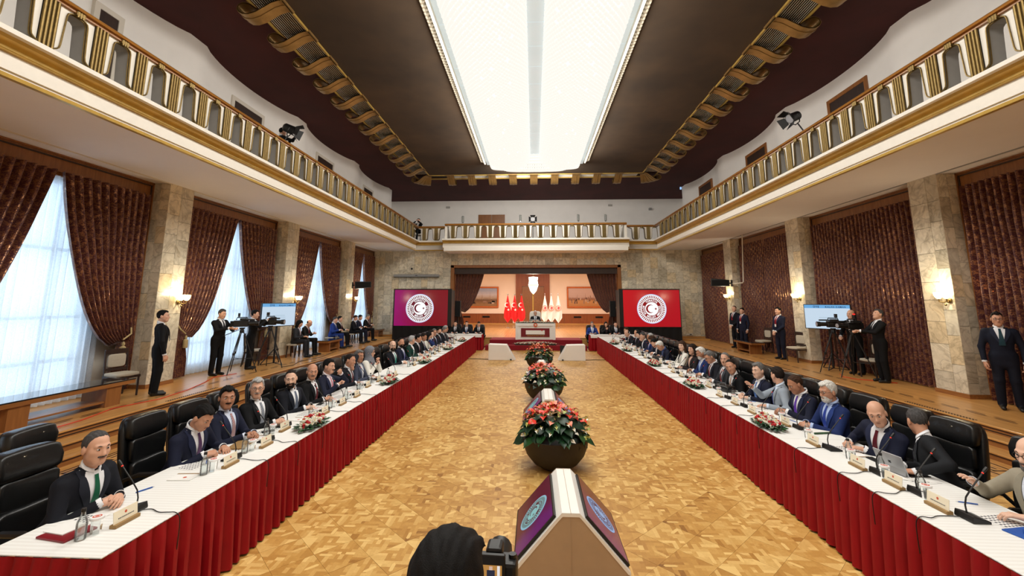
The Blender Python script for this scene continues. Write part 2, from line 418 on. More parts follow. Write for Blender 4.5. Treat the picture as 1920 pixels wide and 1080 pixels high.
# ---- side platforms with three shallow steps
for s, side in ((-1, 'left'), (1, 'right')):
    b = MB()
    for i, x in enumerate((6.86, 7.14, 7.42)): b.box2((s*x, Y0, .12*i-.01), (s*9.75, YF, .12*(i+1)-.016))
    pf = b.build('platform_'+side, 'wood_fy', smooth=0)
    struct(pf, 'low wooden side platform with three shallow steps along the %s windows' % side, 'platform')
    for i, x in enumerate((6.84, 7.12, 7.40)):
        bevel(MB().box2((s*x, Y0, .12*(i+1)-.03), (s*(x+.34 if i < 2 else 9.74), YF, .12*(i+1))).build('tread', 'wood', pf, 0), .008)
        MB().box2((s*(x+.012), Y0, .12*(i+1)-.05), (s*(x+.05), YF, .12*(i+1)-.03)).build('nosing', 'inlay', pf, 0)
    MB().box2((s*7.425, Y0, .262), (s*7.418, YF, .278)).build('cable_strip', 'black', pf, 0)
    b = MB(); y = Y0
    while y < YF-.5:
        b.box2((s*7.92, y, .36), (s*7.955, y+.34, .3612)); b.box2((s*8.0, y+.1, .36), (s*8.03, y+.44, .3612)); y += .5
    b.build('inlay_band', 'inlay', pf, 0)
    for yy in ([8.75, 14.1] if s < 0 else [8.2, 13.6]):
        for (x0, z0, sl) in ((7.405, .345, 0), (7.125, .225, 0)):
            b = MB()
            for q in range(26):
                for w in range(4): b.box((s*(x0+.03+.024*w), yy+q*.055+(w % 2)*.027+(.35 if z0 < .3 else 0), z0+.0155), (.014, .034, .0018))
            b.build('vent_grille', 'grille_black', pf, 0)

# ---- window walls, pillars, frames
PIL = [(4.72, 5.47), (9.9, 10.65), (15.1, 15.85), (20.3, 21.05)]
BAYS = [(-.5, 4.72), (5.47, 9.9), (10.65, 15.1), (15.85, 20.3), (21.05, 24.8)]
rnd = random.Random(3)
def slab_field(parent, u0, u1, z0, z1, place, wr, hr, skip=None):
    n = max(1, round((u1-u0)/((wr[0]+wr[1])/2))); ws = [rnd.uniform(*wr) for _ in range(n)]; k = (u1-u0)/sum(ws); u = u0
    for w in ws:
        w *= k; z = z0-rnd.uniform(0, hr[0]*.6)
        while z < z1-.02:
            h = rnd.uniform(*hr); a, b = max(z, z0), min(z+h, z1)
            if z1-b < .12: b = z1
            z = b
            if b-a < .04: continue
            if skip and skip(u, u+w, a, b): continue
            c, d = place(u+w/2, (a+b)/2, w-.007, b-a-.007, rnd.uniform(0, .005)); piece('marble_slab', parent, c, d)
        u += w
nwin = 0
for s, side in ((-1, 'left'), (1, 'right')):
    b = MB(); X0 = 9.62
    if s < 0:
        b.box2((s*X0, Y0, 4.75), (s*(X0+.3), YF, SOF+.4)); b.box2((s*X0, Y0, -.1), (s*(X0+.3), YF, .55))
        edges = [Y0]
        for a, c in BAYS:
            m = (a+c)/2; edges += [m-1.25, m+1.25]
        edges.append(YF)
        for i in range(0, len(edges), 2): b.box2((s*X0, edges[i], .55), (s*(X0+.3), edges[i+1], 4.75))
    else: b.box2((s*X0, Y0, -.1), (s*(X0+.3), YF, SOF+.4))
    wl = b.build('wall_'+side, 'plaster', smooth=0); struct(wl, 'long plastered %s wall behind the curtains and pillars' % side, 'wall')
    for i, (a, c) in enumerate(PIL):
        p = MB().box2((s*9.025, a+.025, .36), (s*9.62, c-.025, SOF)).build('pillar', 'marble_joint', smooth=0)
        od = ('nearest', 'second', 'third', 'fourth')[i]
        struct(p, '%s marble clad pillar from the camera on the %s side' % (od, side), 'pillar')
        if i == 0: slab_field(p, a, c, .44, SOF, lambda u, z, w, h, e: ((s*9.0125, u, z), (.025+e, w, h)), (.3, .42), (.7, 1.0)); 
        else:
            slab_field(p, a, c, .44, SOF, lambda u, z, w, h, e: ((s*9.0125, u, z), (.025+e, w, h)), (.26, .44), (.38, .66))
            slab_field(p, 9.0, 9.46, .44, SOF, lambda u, z, w, h, e: ((s*u, a+.0125, z), (w, .025+e, h)), (.2, .26), (.40, .7))
        MB().box2((s*8.98, a-.02, .36), (s*9.5, c+.02, .45)).build('plinth', 'wood_fy', p, 0)
    for i, (a, c) in enumerate(BAYS):
        nwin += 1; f = MB(); x = 9.44
        wf = bevel(MB().box2((s*x, a, SOF-.42), (s*(x+.16), c, SOF)).box2((s*x, a, .36), (s*(x+.16), a+.26, SOF-.42)).box2((s*x, c-.26, .36), (s*(x+.16), c, SOF-.42)).build('window_%d' % nwin, 'wood_v', smooth=0), .012)
        struct(wf, '%s wooden window surround from the camera on the %s side' % (('nearest', 'second', 'third', 'fourth', 'fifth')[i], side), 'window')
        for q, (o1, w1) in enumerate(((0, .03), (.05, .025), (.21, .05))):
            m = MB(); d1 = x-.02-.012*(q == 0)
            m.box2((s*d1, a+o1, .36), (s*x, a+o1+w1, SOF-o1*1.4)).box2((s*d1, c-o1-w1, .36), (s*x, c-o1, SOF-o1*1.4)).box2((s*d1, a+o1, SOF-o1*1.4-w1), (s*x, c-o1, SOF-o1*1.4)); m.build('moulding', 'wood_dark' if q == 1 else 'wood_v', wf, 0)
        if s < 0:
            m = (a+c)/2; g = MB()
            for yy in (m-1.25, m-.42, m+.42, m+1.19): g.box2((-9.70, yy, .55), (-9.64, yy+.06, 4.75))
            for zz in (.55, 1.15, 2.0, 3.35, 4.69): g.box2((-9.70, m-1.25, zz), (-9.64, m+1.25, zz+.06))
            g.build('window_bars', 'window_frame', wf, 0)
            MB().box2((-9.63, m+1.25, .4), (-9.56, m+1.32, 4.75)).box2((-9.63, m-1.32, .4), (-9.56, m-1.25, 4.75)).build('window_post', 'brown_frame', wf, 0)
            for yy in (m-1.19, m-.36, m+.48):
                for z0, z1 in ((.61, 1.15), (1.21, 2.0), (2.06, 3.35), (3.41, 4.69)): MB().add([(-9.67, yy, z0), (-9.67, yy+.77, z0), (-9.67, yy+.77, z1), (-9.67, yy, z1)], [(0, 1, 2, 3)]).build('pane', 'pane', wf, 0)
    tr = MB().box2((s*9.0, Y0, SOF-.02), (s*9.03, YF, SOF)).build('trim_%d' % (1 if s < 0 else 2), 'grey_metal' if s > 0 else 'plaster', smooth=0); struct(tr, 'thin edge strip along the %s soffit above the pillars' % side, 'trim')

# ---- end walls
w = MB().box2((-9.9, Y0-.2, -.1), (9.9, Y0, CEIL+.1)).build('wall_back', 'plaster', smooth=0); struct(w, 'plain wall closing the hall behind the viewer', 'wall')
OPX, OPZ = 4.86, 4.40
w = MB().box2((-9.7, YF+.02, 0), (-OPX, YF+.3, 5.6)).box2((OPX, YF+.02, 0), (9.7, YF+.3, 5.6)).box2((-OPX, YF+.02, OPZ), (OPX, YF+.3, 5.6)).build('wall_far', 'marble_joint', smooth=0)
struct(w, 'marble clad end wall around the stage opening', 'wall')
pl_far = lambda u, z, w_, h, e: ((u, YF+.005-e/2, z), (w_, .03+e, h))
sk = lambda a, b, c, d: -OPX < (a+b)/2 < OPX and (c+d)/2 < OPZ
slab_field(w, -9.5, -OPX, .1, SOF+.1, pl_far, (.34, .52), (.42, .72)); slab_field(w, OPX, 9.5, .1, SOF+.1, pl_far, (.34, .52), (.42, .72))
slab_field(w, -OPX, OPX, OPZ, SOF+.1, pl_far, (.34, .52), (.38, .5))
fr = bevel(MB().box2((-OPX, YF-.06, 0), (-OPX+.2, YF+.4, OPZ)).box2((OPX-.2, YF-.06, 0), (OPX, YF+.4, OPZ)).box2((-OPX, YF-.06, OPZ-.16), (OPX, YF+.4, OPZ)).build('door_1', 'wood_v', smooth=0), .015)
struct(fr, 'broad wooden frame around the stage opening', 'door frame')
MB().box2((-OPX+.2, YF+.1, OPZ-.5), (OPX-.2, YF+.4, OPZ-.16)).build('header_board', 'wood_dark', fr, 0)
bs = MB().box2((4.9, YF-.04, 0), (9.4, YF-.01, .46)).box2((-9.4, YF-.04, 0), (-4.9, YF-.01, .46)).build('baseboard_far', 'wood_x', smooth=0); struct(bs, 'wooden skirting at the foot of the far marble wall', 'baseboard')

# ---- stage room
st = MB().box2((-9.0, 23.35, 0), (9.0, 23.5, .44)).box2((-6.6, 23.36, .0), (6.6, 36.2, .43)).build('stage', 'wood_x', smooth=0); struct(st, 'raised wooden stage floor beyond the marble wall', 'stage')
sx_ = -6.6
while sx_ < 6.5: MB().box2((sx_, 23.33, .43), (sx_+.145, 36.2, .45)).build('stage_board', 'stage_wood', st, 0); sx_ += .15
sw = MB().box2((-6.7, 36, .4), (6.7, 36.2, 5.1)).build('wall_stage', 'cream', smooth=0); struct(sw, 'cream back wall of the stage room', 'wall')
bs = MB()
for k in range(22):
    x0 = -6.6+k*.6
    if x0+.6 < -1.5 or x0 > 1.2: MB().box2((x0, 35.93, .55), (x0+.592, 36, 1.30)).build('wainscot_panel', 'wood_red', sw, 0)
MB().box2((-6.6, 35.9, 1.28), (-1.5, 36, 1.33)).box2((1.2, 35.9, 1.28), (6.6, 36, 1.33)).build('dado_rail', 'wood_red', sw, 0)
MB().box2((-6.6, 35.9, .45), (6.6, 36, .56)).build('skirting', 'wood_x', sw, 0)
MB().box2((-1.56, 35.86, .45), (-1.06, 36, 4.95)).box2((.76, 35.86, .45), (1.22, 36, 4.95)).box2((-1.06, 35.86, 3.55), (.76, 36, 4.95)).build('door_panelling', 'wood_red', sw, 0)
for x in (-4.0, -1.95, 1.35, 3.45, 5.2, -5.6): 
    g = MB().box2((x-.3, 35.9, 1.0), (x+.3, 35.92, 1.13))
    for q in range(9): g.box2((x-.28+q*.064, 35.885, 1.01), (x-.25+q*.064, 35.9, 1.12))
    g.build('vent_grille', 'grille_black', sw, 0)
dr = ob('door_2', None); struct(dr, 'tall honey coloured double door in the stage back wall', 'door')
for s in (-1, 1):
    lf = bevel(MB().box2((-.15+s*.01, 35.88, .45), (-.15+s*.9, 35.95, 3.5)).build('door_leaf', 'wood_v', dr, 0), .01)
    for q in range(14): MB().box2((-.15+s*.2, 35.865, .75+q*.18), (-.15+s*.72, 35.885, .87+q*.18)).build('louvre', 'wood_v', lf, 0)
    MB().ball((-.15-s*.0+s*.06, 35.84, 1.5), .05, 8, 6).build('door_knob', 'brass', lf)
MB().box2((-.20, 35.84, .45), (-.10, 35.88, 3.55)).build('astragal', 'gold', dr, 0)
for s, nm in ((-1, 'stage_left'), (1, 'stage_right')):
    q = MB().box2((s*6.6, YF+.3, .4), (s*6.8, 36.2, 5.1)).build('wall_'+nm, 'cream', smooth=0); struct(q, 'cream %s side wall of the stage room' % nm[6:], 'wall')
q = MB().box2((-6.8, YF+.3, 5.0), (6.8, 36.2, 5.2)).build('ceiling_stage', 'plaster', smooth=0); struct(q, 'ceiling of the stage room', 'ceiling')
# carpeted steps in front of the stage
cs = bevel(MB().box2((-2.46, 21.45, 0), (2.46, 22.05, .235)).box2((-2.3, 22.04, 0), (2.3, 23.45, .452)).build('carpet_steps', 'red_carpet', smooth=0), .02)
struct(cs, 'red carpeted steps leading up to the stage', 'steps')

# ---- balcony: slab, mouldings
prof = [('soffit_slab', 'soffit', [(6.86, SOF), (9.7, SOF), (9.7, SOF+.45), (6.86, SOF+.45)]),
        ('gold_edge', 'gold', [(6.80, 5.19), (6.87, 5.19), (6.87, 5.255), (6.83, 5.255)]),
        ('fascia', 'ivory', [(6.83, 5.255), (6.95, 5.255), (6.95, 5.50), (6.80, 5.50), (6.80, 5.285), (6.83, 5.285)]),
        ('gold_cove', 'gold', [(6.80, 5.50), (6.95, 5.50), (6.95, 5.655), (6.63, 5.655), (6.66, 5.62), (6.74, 5.60), (6.775, 5.57), (6.775, 5.54), (6.75, 5.505)]),
        ('ledge', 'ivory', [(6.55, 5.655), (9.7, 5.655), (9.7, 5.75), (6.62, 5.75), (6.62, 5.73), (6.55, 5.72)])]
for s, side in ((-1, 'left'), (1, 'right')):
    root = ob('balcony_'+side, None); struct(root, 'long %s balcony slab with gold and ivory mouldings' % side, 'balcony')
    for nm, mt, poly in prof: MB().prism(poly, lambda a, b, t: (s*a, t, b), Y0, YF-.55 if nm != 'soffit_slab' else YF+.02).build(nm, mt, root, 30)
root = ob('balcony_far', None); struct(root, 'far balcony with projecting middle over the stage opening', 'balcony')
FX = 4.98
for nm, mt, poly in prof:
    if nm == 'soffit_slab': continue
    dp = lambda Yp: (lambda a, b, t: (t, Yp+(a-6.7), b))
    for x0, x1 in ((-6.9, -FX), (FX, 6.9)): MB().prism([(min(a, 7.6), b) for a, b in poly], dp(24.2), x0, x1).build(nm, mt, root, 30)
    MB().prism([(min(a, 8.0), b) for a, b in poly], dp(23.4), -FX-.12, FX+.12).build(nm, mt, root, 30)
MB().box2((-FX, 23.3+.3, 5.07), (FX, YF+.02, 5.3)).build('soffit_slab', 'soffit', root, 0)
MB().prism([(6.86, 5.05), (7.0, 5.05), (7.0, 5.3), (6.78, 5.3), (6.78, 5.09)], dp(23.4), -FX-.06, FX+.06).build('fascia', 'ivory', root, 0)
MB().box2((-10, 24.3, 5.25), (10, YB, 5.62)).build('balcony_floor', 'soffit', root, 0)

# ---- balcony railing: ivory panels with bell shaped openings, brass tubes, timber rail
PZ, PH, PP = 5.75, .75, .69
half = [(-.10, 0), (-.10, .04), (-.118, .062), (-.158, .085), (-.172, .14), (-.198, .60), (-.208, .645), (-.245, .68), (-.345, .69), (-.345, PH)]
tooth = half+[(-a, b) for a, b in half[::-1]]
_p = MB().prism(tooth, lambda a, b, t: (a, t, b), 0, .24); _p.m = [0, 0]+[1]*(len(_p.f)-2); PANEL = _p.mesh('balustrade_panel', ['ivory', 'reveal_shade'], 30)
bell = [(-.255, .03), (-.235, .045), (-.200, .066), (-.176, .095), (-.166, .15), (-.143, .60), (-.130, .645), (-.095, .672), (-.03, .68)]
bell = bell+[(-a, b) for a, b in bell[::-1]]
tb = MB()
for d in (-.012, .022): tb.tube([(a, d, b) for a, b in bell], .011, 6)
LOOP = tb.mesh('trim_loop', 'brass')
tb = MB().box((0, -.012, .712), (.12, .085, .06))
for q in (-.03, 0, .03): tb.tube([(q*1.2, -.045, .655), (q*1.2, -.045, PH)], .017, 6)
COLLAR = tb.mesh('collar', 'brass')
tb = MB()
for q in (-.078, -.026, .026, .078): tb.tube([(q, -.02, -.005), (q, -.02, PH-.02)], .021, 8)
tb.box((0, -.004, .36), (.2, .008, .72), 1); BUND = tb.mesh('tube_bundle', ['brass', 'grille_black'])
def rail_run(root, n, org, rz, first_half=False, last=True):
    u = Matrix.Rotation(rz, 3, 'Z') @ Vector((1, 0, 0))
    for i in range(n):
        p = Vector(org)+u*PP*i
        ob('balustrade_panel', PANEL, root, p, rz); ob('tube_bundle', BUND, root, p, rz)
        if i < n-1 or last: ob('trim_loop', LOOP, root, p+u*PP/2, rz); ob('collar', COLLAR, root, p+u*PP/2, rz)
for s, side in ((-1, 'left'), (1, 'right')):
    root = thing('balcony_railing', 'brass and ivory balustrade with bell shaped openings along the %s balcony' % side, 'railing', group='balustrades')
    n = 31; ys = 5.05-PP*4
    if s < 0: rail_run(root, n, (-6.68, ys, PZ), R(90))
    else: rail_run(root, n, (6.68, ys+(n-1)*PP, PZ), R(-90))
    yb = ys+(n-1)*PP
    MB().prism([(6.60, 6.50), (6.62, 6.55), (6.66, 6.585), (6.80, 6.585), (6.84, 6.55), (6.86, 6.50)], lambda a, b, t: (s*a, t, b), Y0, 24.08).build('handrail', 'rail_wood', root, 50)
    MB().box2((s*6.64, Y0, 6.46), (s*6.82, 24.08, 6.50)).build('under_rail', 'rail_wood', root, 0)
    if ys > Y0: MB().box2((s*6.68, Y0, PZ), (s*6.83, ys-.345, 6.46)).build('balustrade_panel', 'ivory', root, 0)
root = thing('balcony_railing', 'brass and ivory balustrade with bell shaped openings across the far balcony', 'railing', group='balustrades')
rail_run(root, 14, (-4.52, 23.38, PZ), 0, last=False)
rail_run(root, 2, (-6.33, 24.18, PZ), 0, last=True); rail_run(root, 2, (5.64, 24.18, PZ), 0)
for x0, x1, y in ((-FX, FX, 23.4), (-6.86, -FX, 24.2), (FX, 6.86, 24.2)):
    MB().prism([(-.1, 6.50), (-.08, 6.55), (-.04, 6.585), (.1, 6.585), (.14, 6.55), (.16, 6.50)], lambda a, b, t: (t, y+a, b), x0, x1).build('handrail', 'rail_wood_x', root, 50)
    MB().box2((x0, y-.03, 6.46), (x1, y+.12, 6.5)).build('under_rail', 'rail_wood_x', root, 0)
for s in (-1, 1): MB().box2((s*FX, 23.4, PZ), (s*(FX-.13), 24.3, 6.5)).build('balustrade_panel', 'ivory', root, 0)

# ---- upper walls with shallow concave bays
PILU = [(-.55, .1), (4.65, 5.3), (9.86, 10.43), (15.02, 15.65), (20.22, 20.85), (25.4, 26.0)]
nd = 2
for s, side in ((-1, 'left'), (1, 'right')):
    P = [(s*8.95, Y0)]
    for i, (a, c) in enumerate(PILU):
        P += [(s*8.95, a), (s*8.95, c)]
        if i < len(PILU)-1:
            y1 = PILU[i+1][0]
            for q in range(1, 16):
                t = q/16; P.append((s*(8.95+.40*(4*t*(1-t))**.8), c+(y1-c)*t))
    P += [(s*9.4, 26.03), (s*9.98, 27.5), (s*9.98, YB)]
    b = MB().grid([[(x, y, 5.4), (x, y, CEIL+.05)] for x, y in P]); 
    w = b.build('wall_upper_'+side, 'plaster_up', smooth=24); struct(w, 'pale upper %s wall with shallow concave bays above the balcony' % side, 'wall')
w = MB().box2((-10.1, YB, 5.4), (10.1, YB+.2, CEIL+.1)).build('wall_upper_far', 'plaster_up', smooth=0); struct(w, 'pale upper end wall above the stage', 'wall')
def upper_door(px0, py0, px1, py1, s, txt, mat):
    global nd
    A = at_x(px0, py0, s*9.32); B = at_x(px1, py1, s*9.32); y0, y1 = sorted((A[1], B[1])); zt = (A[2]+B[2])/2; nd += 1
    r = ob('door_%d' % nd, None); struct(r, txt, 'door')
    def wx(yy):
        for (a_, c_), (a1, c1) in zip(PILU[:-1], PILU[1:]):
            if c_ <= yy <= a1: q_ = (yy-c_)/(a1-c_); return 8.95+.40*(4*q_*(1-q_))**.8
        return 8.95
    X = s*(min(wx(y0), wx(y1))-.005)
    MB().box2((X-.03*s, y0, 5.6), (X+.35*s, y0+.12, zt-.12)).box2((X-.03*s, y1-.12, 5.6), (X+.35*s, y1, zt-.12)).box2((X-.03*s, y0, zt-.12), (X+.35*s, y1, zt)).build('door_frame', mat, r, 0)
    MB().box2((X-.012*s, y0+.12, 5.6), (X+.03*s, y1-.12, zt-.12)).build('door_leaf', 'wood_dark', r, 0)
for i, (a, b, c, d) in enumerate([(176, 0, 231, 36), (434, 177, 494, 219), (592, 284, 625, 307), (680, 346, 699, 358)]): upper_door(a, b, c, d, -1, '%s dark doorway from the camera above the left balcony rail' % ('nearest', 'second', 'third', 'fourth')[i], 'plaster')
for i, (a, b, c, d) in enumerate([(1553, 191, 1628, 141), (1399, 292, 1438, 268), (1312, 350, 1336, 335)]): upper_door(a, b, c, d, 1, '%s dark doorway from the camera above the right balcony rail' % ('nearest', 'second', 'third')[i], 'wood_v')
A = at_y(897, 403, YB); B = at_y(947, 403, YB)
r = ob('door_%d' % (nd+1), None); struct(r, 'brown double door in the upper end wall behind the far rail', 'door')
for k in range(2):
    xm = A[0]+(B[0]-A[0])*k/2; bevel(MB().box2((xm+.01, YB-.05, 5.6), (xm+(B[0]-A[0])/2-.01, YB, A[2])).build('door_leaf', 'wood_v', r, 0), .01)
    MB().box2((xm+.15, YB-.07, 6.1), (xm+(B[0]-A[0])/2-.15, YB-.05, A[2]-.2)).build('door_panel', 'wood_v', r, 0)
for i, (px, py) in enumerate(((868, 411), (976, 409), (1084, 408), (1135, 408))):
    c = at_y(px, py, YB-.08); t = thing('wall_tube_lamp', '%s frosted tube wall lamp on the upper end wall' % ('first from the left', 'second from the left', 'third from the left', 'rightmost')[i], 'wall lamp', tuple(c), group='tube lamps on the upper end wall')
    MB().lathe([(.06, -.22), (.075, -.2), (.075, .2), (.06, .22)], (0, 0, 0), 10).build('glass_tube', 'glass', t); MB().tube([(0, .02, -.2), (0, .02, .2)], .03, 6).build('lamp_core', 'white_lac', t); MB().box2((-.04, .0, -.25), (.04, .08, -.2)).build('bracket', 'chrome', t, 0)
for i, (px, py) in enumerate(((840, 389), (1144, 385))):
    c = at_y(px, py, YB-.03); t = thing('wall_vent', 'small grey vent cover on the upper end wall, %s one' % ('left', 'right')[i], 'vent', tuple(c))
    MB().box((0, 0, 0), (.26, .05, .13)).build('frame', 'grey_metal', t, 0)
    for q in range(4): MB().box((0, -.03, -.045+q*.03), (.22, .015, .012)).build('slat', 'plaster', t, 0)
c = at_y(1219, 392, YB-.1); t = thing('security_camera', 'small grey security camera on the upper end wall', 'camera', tuple(c)); MB().box((0, 0, 0), (.16, .2, .14)).build('housing', 'grey_metal', t, 0); MB().lathe([(.05, 0), (.05, .06)], (0, 0, 0), 10).build('lens', 'black', t).rotation_euler = (R(90), 0, 0)
c = at_x(1276, 350, 8.88); t = thing('exit_sign', 'small lit blue and white sign at the right end of the upper wall', 'sign', tuple(c)); MB().box((0, 0, 0), (.08, .06, .34)).build('sign_box', emis('sign_glow', (150, 190, 240), 1.2), t, 0); MB().box((-.045, 0, .05), (.01, .04, .1)).build('pictogram', 'white_lac', t, 0)

# ---- ceiling, scroll brackets, grille strips
ce = MB().box2((-10.3, Y0, CEIL), (10.3, YB+.2, CEIL+.2)).build('ceiling', 'maroon', smooth=0); struct(ce, 'dark maroon ceiling with a brown field framed by bronze scrolls', 'ceiling')
BX, BYF = 5.72, 22.5; FZ = CEIL-.10
MB().box2((-BX, Y0, FZ), (BX, BYF, CEIL)).build('brown_field', 'brown_ceil', ce, 0)
for s in (-1, 1): MB().box2((s*BX, Y0, FZ-.05), (s*(BX+.035), BYF+.035, FZ+.02)).build('border_bead', 'gold', ce, 0); MB().box2((s*(BX+.82), Y0, FZ-.02), (s*(BX+.85), BYF+.8, FZ+.05)).build('border_bead', 'gold', ce, 0)
MB().box2((-BX, BYF, FZ-.05), (BX, BYF+.035, FZ+.02)).build('border_bead', 'gold', ce, 0); MB().box2((-BX-.8, BYF+.8, FZ-.02), (BX+.8, BYF+.83, FZ+.05)).build('border_bead', 'gold', ce, 0)
for s in (-1, 1): MB().box2((s*(BX+.035), Y0, CEIL-.012), (s*(BX+.82), BYF, CEIL)).build('grille_backing', 'grille_black', ce, 0)
MB().box2((-BX, BYF+.035, CEIL-.012), (BX, BYF+.8, CEIL)).build('grille_backing', 'grille_black', ce, 0)
# teardrop scroll ribbon: profile in (outward, down)
path = [(0, 0), (.12, -.01), (.28, -.06), (.46, -.17), (.62, -.27), (.78, -.32), (.92, -.31), (1.02, -.25), (1.06, -.17), (1.03, -.09), (.95, -.045), (.85, -.05), (.76, -.09), (.68, -.15), (.60, -.20)]
sb = MB()
def ribbon(b, w0, w1, th, mi=0):
    P = [Vector((p[0], 0, p[1])) for p in path]; out = []; inn = []
    for i, p in enumerate(P):
        a = P[min(i+1, len(P)-1)]-P[max(i-1, 0)]; n = Vector((a.z, 0, -a.x)).normalized(); out.append(p+n*th); inn.append(p-n*.012)
    rows = []
    for q in range(len(P)): rows.append([(out[q].x, w0, out[q].z), (out[q].x, w1, out[q].z), (inn[q].x, w1, inn[q].z), (inn[q].x, w0, inn[q].z)])
    b.grid(rows, mi, cv=True)
for w0, w1, th in ((-.20, -.065, .02), (-.05, .05, .034), (.065, .20, .02), (-.2, .2, .008)): ribbon(sb, w0, w1, th)
sb.box((.0, 0, -.015), (.06, .46, .05))
SCROLL = sb.mesh('scroll_bracket', 'bronze', 50)
gb = MB()
for q in range(13): gb.box((.08+q*.058, 0, -.006), (.011, 1.12, .012))
GRILL = gb.mesh('grille_rods', 'ivory', 0)
ys = 8.78; 
for s in (-1, 1):
    for k in range(-3, 13):
        y = ys+1.145*k
        if y > BYF-.1: continue
        o = ob('scroll_bracket', SCROLL, ce, (s*BX, y, FZ-.01)); o.scale = (s, 1, 1)
        if y+.57 < BYF: o = ob('grille_rods', GRILL, ce, (s*BX, y+.57, FZ+.05)); o.scale = (s, 1, 1); o['kind'] = 'stuff'
    for a in (20, 38, 56, 74): o = ob('scroll_bracket', SCROLL, ce, (s*BX, BYF, FZ-.01), R(a) if s > 0 else R(180-a)); o.scale = (1.02, .62, 1)
for k in range(9):
    x = -4.6+1.14*k; ob('scroll_bracket', SCROLL, ce, (x, BYF, FZ-.01), R(90))
    o = ob('grille_rods', GRILL, ce, (x+.57 if k < 8 else x+.5, BYF, FZ+.05), R(90)); o['kind'] = 'stuff'

# ---- long crystal chandelier
ch = thing('chandelier', 'huge long crystal bead chandelier in two glowing rows under the ceiling', 'chandelier', (0, 8.0, FZ))
CY0, CY1 = Y0+1.5-8, 19.9-8
MT['bead'] = emis('crystal_bead', (255, 250, 240), .99, False)
MT['bead_core'] = emis('crystal_core', (255, 248, 236), 3.0, False)
MT['ch_panel'] = M('chandelier_panel', (206, 222, 228), .4, var=.05, scale=2, emit=.5); MT['ch_rail'] = M('chandelier_rail', (214, 208, 192), .4, var=.1)
pn = MB(); y = CY0
while y < CY1-.1: pn.box2((-2.35, y, -.12), (2.35, y+.99, -.06)); y += 1.0
pn.build('panel', 'ch_panel', ch, 0)
for s in (-1, 1):
    MB().box2((s*2.35, CY0, -.26), (s*2.42, CY1+.1, 0)).box2((s*2.50, CY0, -.12), (s*2.60, CY1+.1, 0)).build('side_rail', 'ch_rail', ch, 0)
    b = MB(); y = CY0
    while y < CY1:
        b.tube([(s*2.44, y, -.20), (s*2.52, y+.05, -.16), (s*2.5, y+.10, -.09)], .02, 5); b.ball((s*2.57, y+.05, -.14), .03, 6, 4); y += .14
    o = b.build('carved_trim', M('glass_carving', (200, 194, 178), .25, .1, var=.2, scale=30), ch); o['kind'] = 'stuff'
ICO = []
g_ = (1+5**.5)/2
for a in (-1, 1):
    for b_ in (-g_, g_): ICO += [(0, a, b_), (a, b_, 0), (b_, 0, a)]
ICO = np.array(ICO)/np.linalg.norm(ICO[0])
ICF = []
for i in range(12):
    for j in range(i+1, 12):
        for k in range(j+1, 12):
            if all(abs(np.linalg.norm(ICO[p]-ICO[q])-1.0515) < .01 for p, q in ((i, j), (j, k), (i, k))):
                n = np.cross(ICO[j]-ICO[i], ICO[k]-ICO[i]); ICF.append((i, j, k) if n@ICO[i] > 0 else (i, k, j))
ICF = np.array(ICF)
def beads(pts, r): 
    pts = np.asarray(pts); V = (pts[:, None, :]+ICO[None]*r).reshape(-1, 3); F = (ICF[None]+(np.arange(len(pts))*12)[:, None, None]).reshape(-1, 3); return V, F
rb = np.random.RandomState(5)
def row_z(x): return -.12-.52*math.sqrt(max(0, 1-((x-1.2)/.93)**2))
for s in (-1, 1):
    pts = []; core = []
    for j in range(int((CY1-.2-(-2.6))/.10)):
        y = -2.6+j*.10
        for i in range(23):
            t = math.pi*(i+.5*(j % 2))/22.5; x = 1.2-.95*math.cos(t); z = -.12-.55*math.sin(t)
            if rb.rand() < .02: continue
            pts.append((s*x, y+rb.uniform(-.01, .01), z+rb.uniform(-.012, .012)))
    V, F = beads(pts, .062); o = ob('bead_row', np_mesh('bead_row', V, F, ['bead']), ch); o['kind'] = 'stuff'
    ys_ = np.linspace(CY0, CY1-.15, 24)
    MB().grid([[(s*(1.2-.9*math.cos(math.pi*i/14)), y, -.12-.5*math.sin(math.pi*i/14)) for i in range(15)] for y in ys_]).build('glow_tube', 'bead_core', ch)
pts = []
for ring in range(9):                                     # rounded far end joining the two rows
    ph = math.pi/2*ring/8
    for i in range(60):
        a = math.pi*i/59; x = -math.cos(a)*(2.12-.10*ring*(ring > 4)); e = math.sin(a)**.55
        pts.append((x*(1-.18*(ring/8)**2), CY1-.25+e*.62*math.cos(ph*.9), -.14-.52*math.sin(ph)-.0*e))
for i in range(26):
    for j in range(7): pts.append((-1.0+2.0*i/25, CY1-.25-.11*j+(i % 2)*.05, -.66+.10*max(0, j-1)+.02*(i % 2)))
V, F = beads(pts, .06); o = ob('bead_end', np_mesh('bead_end', V, F, ['bead']), ch); o['kind'] = 'stuff'
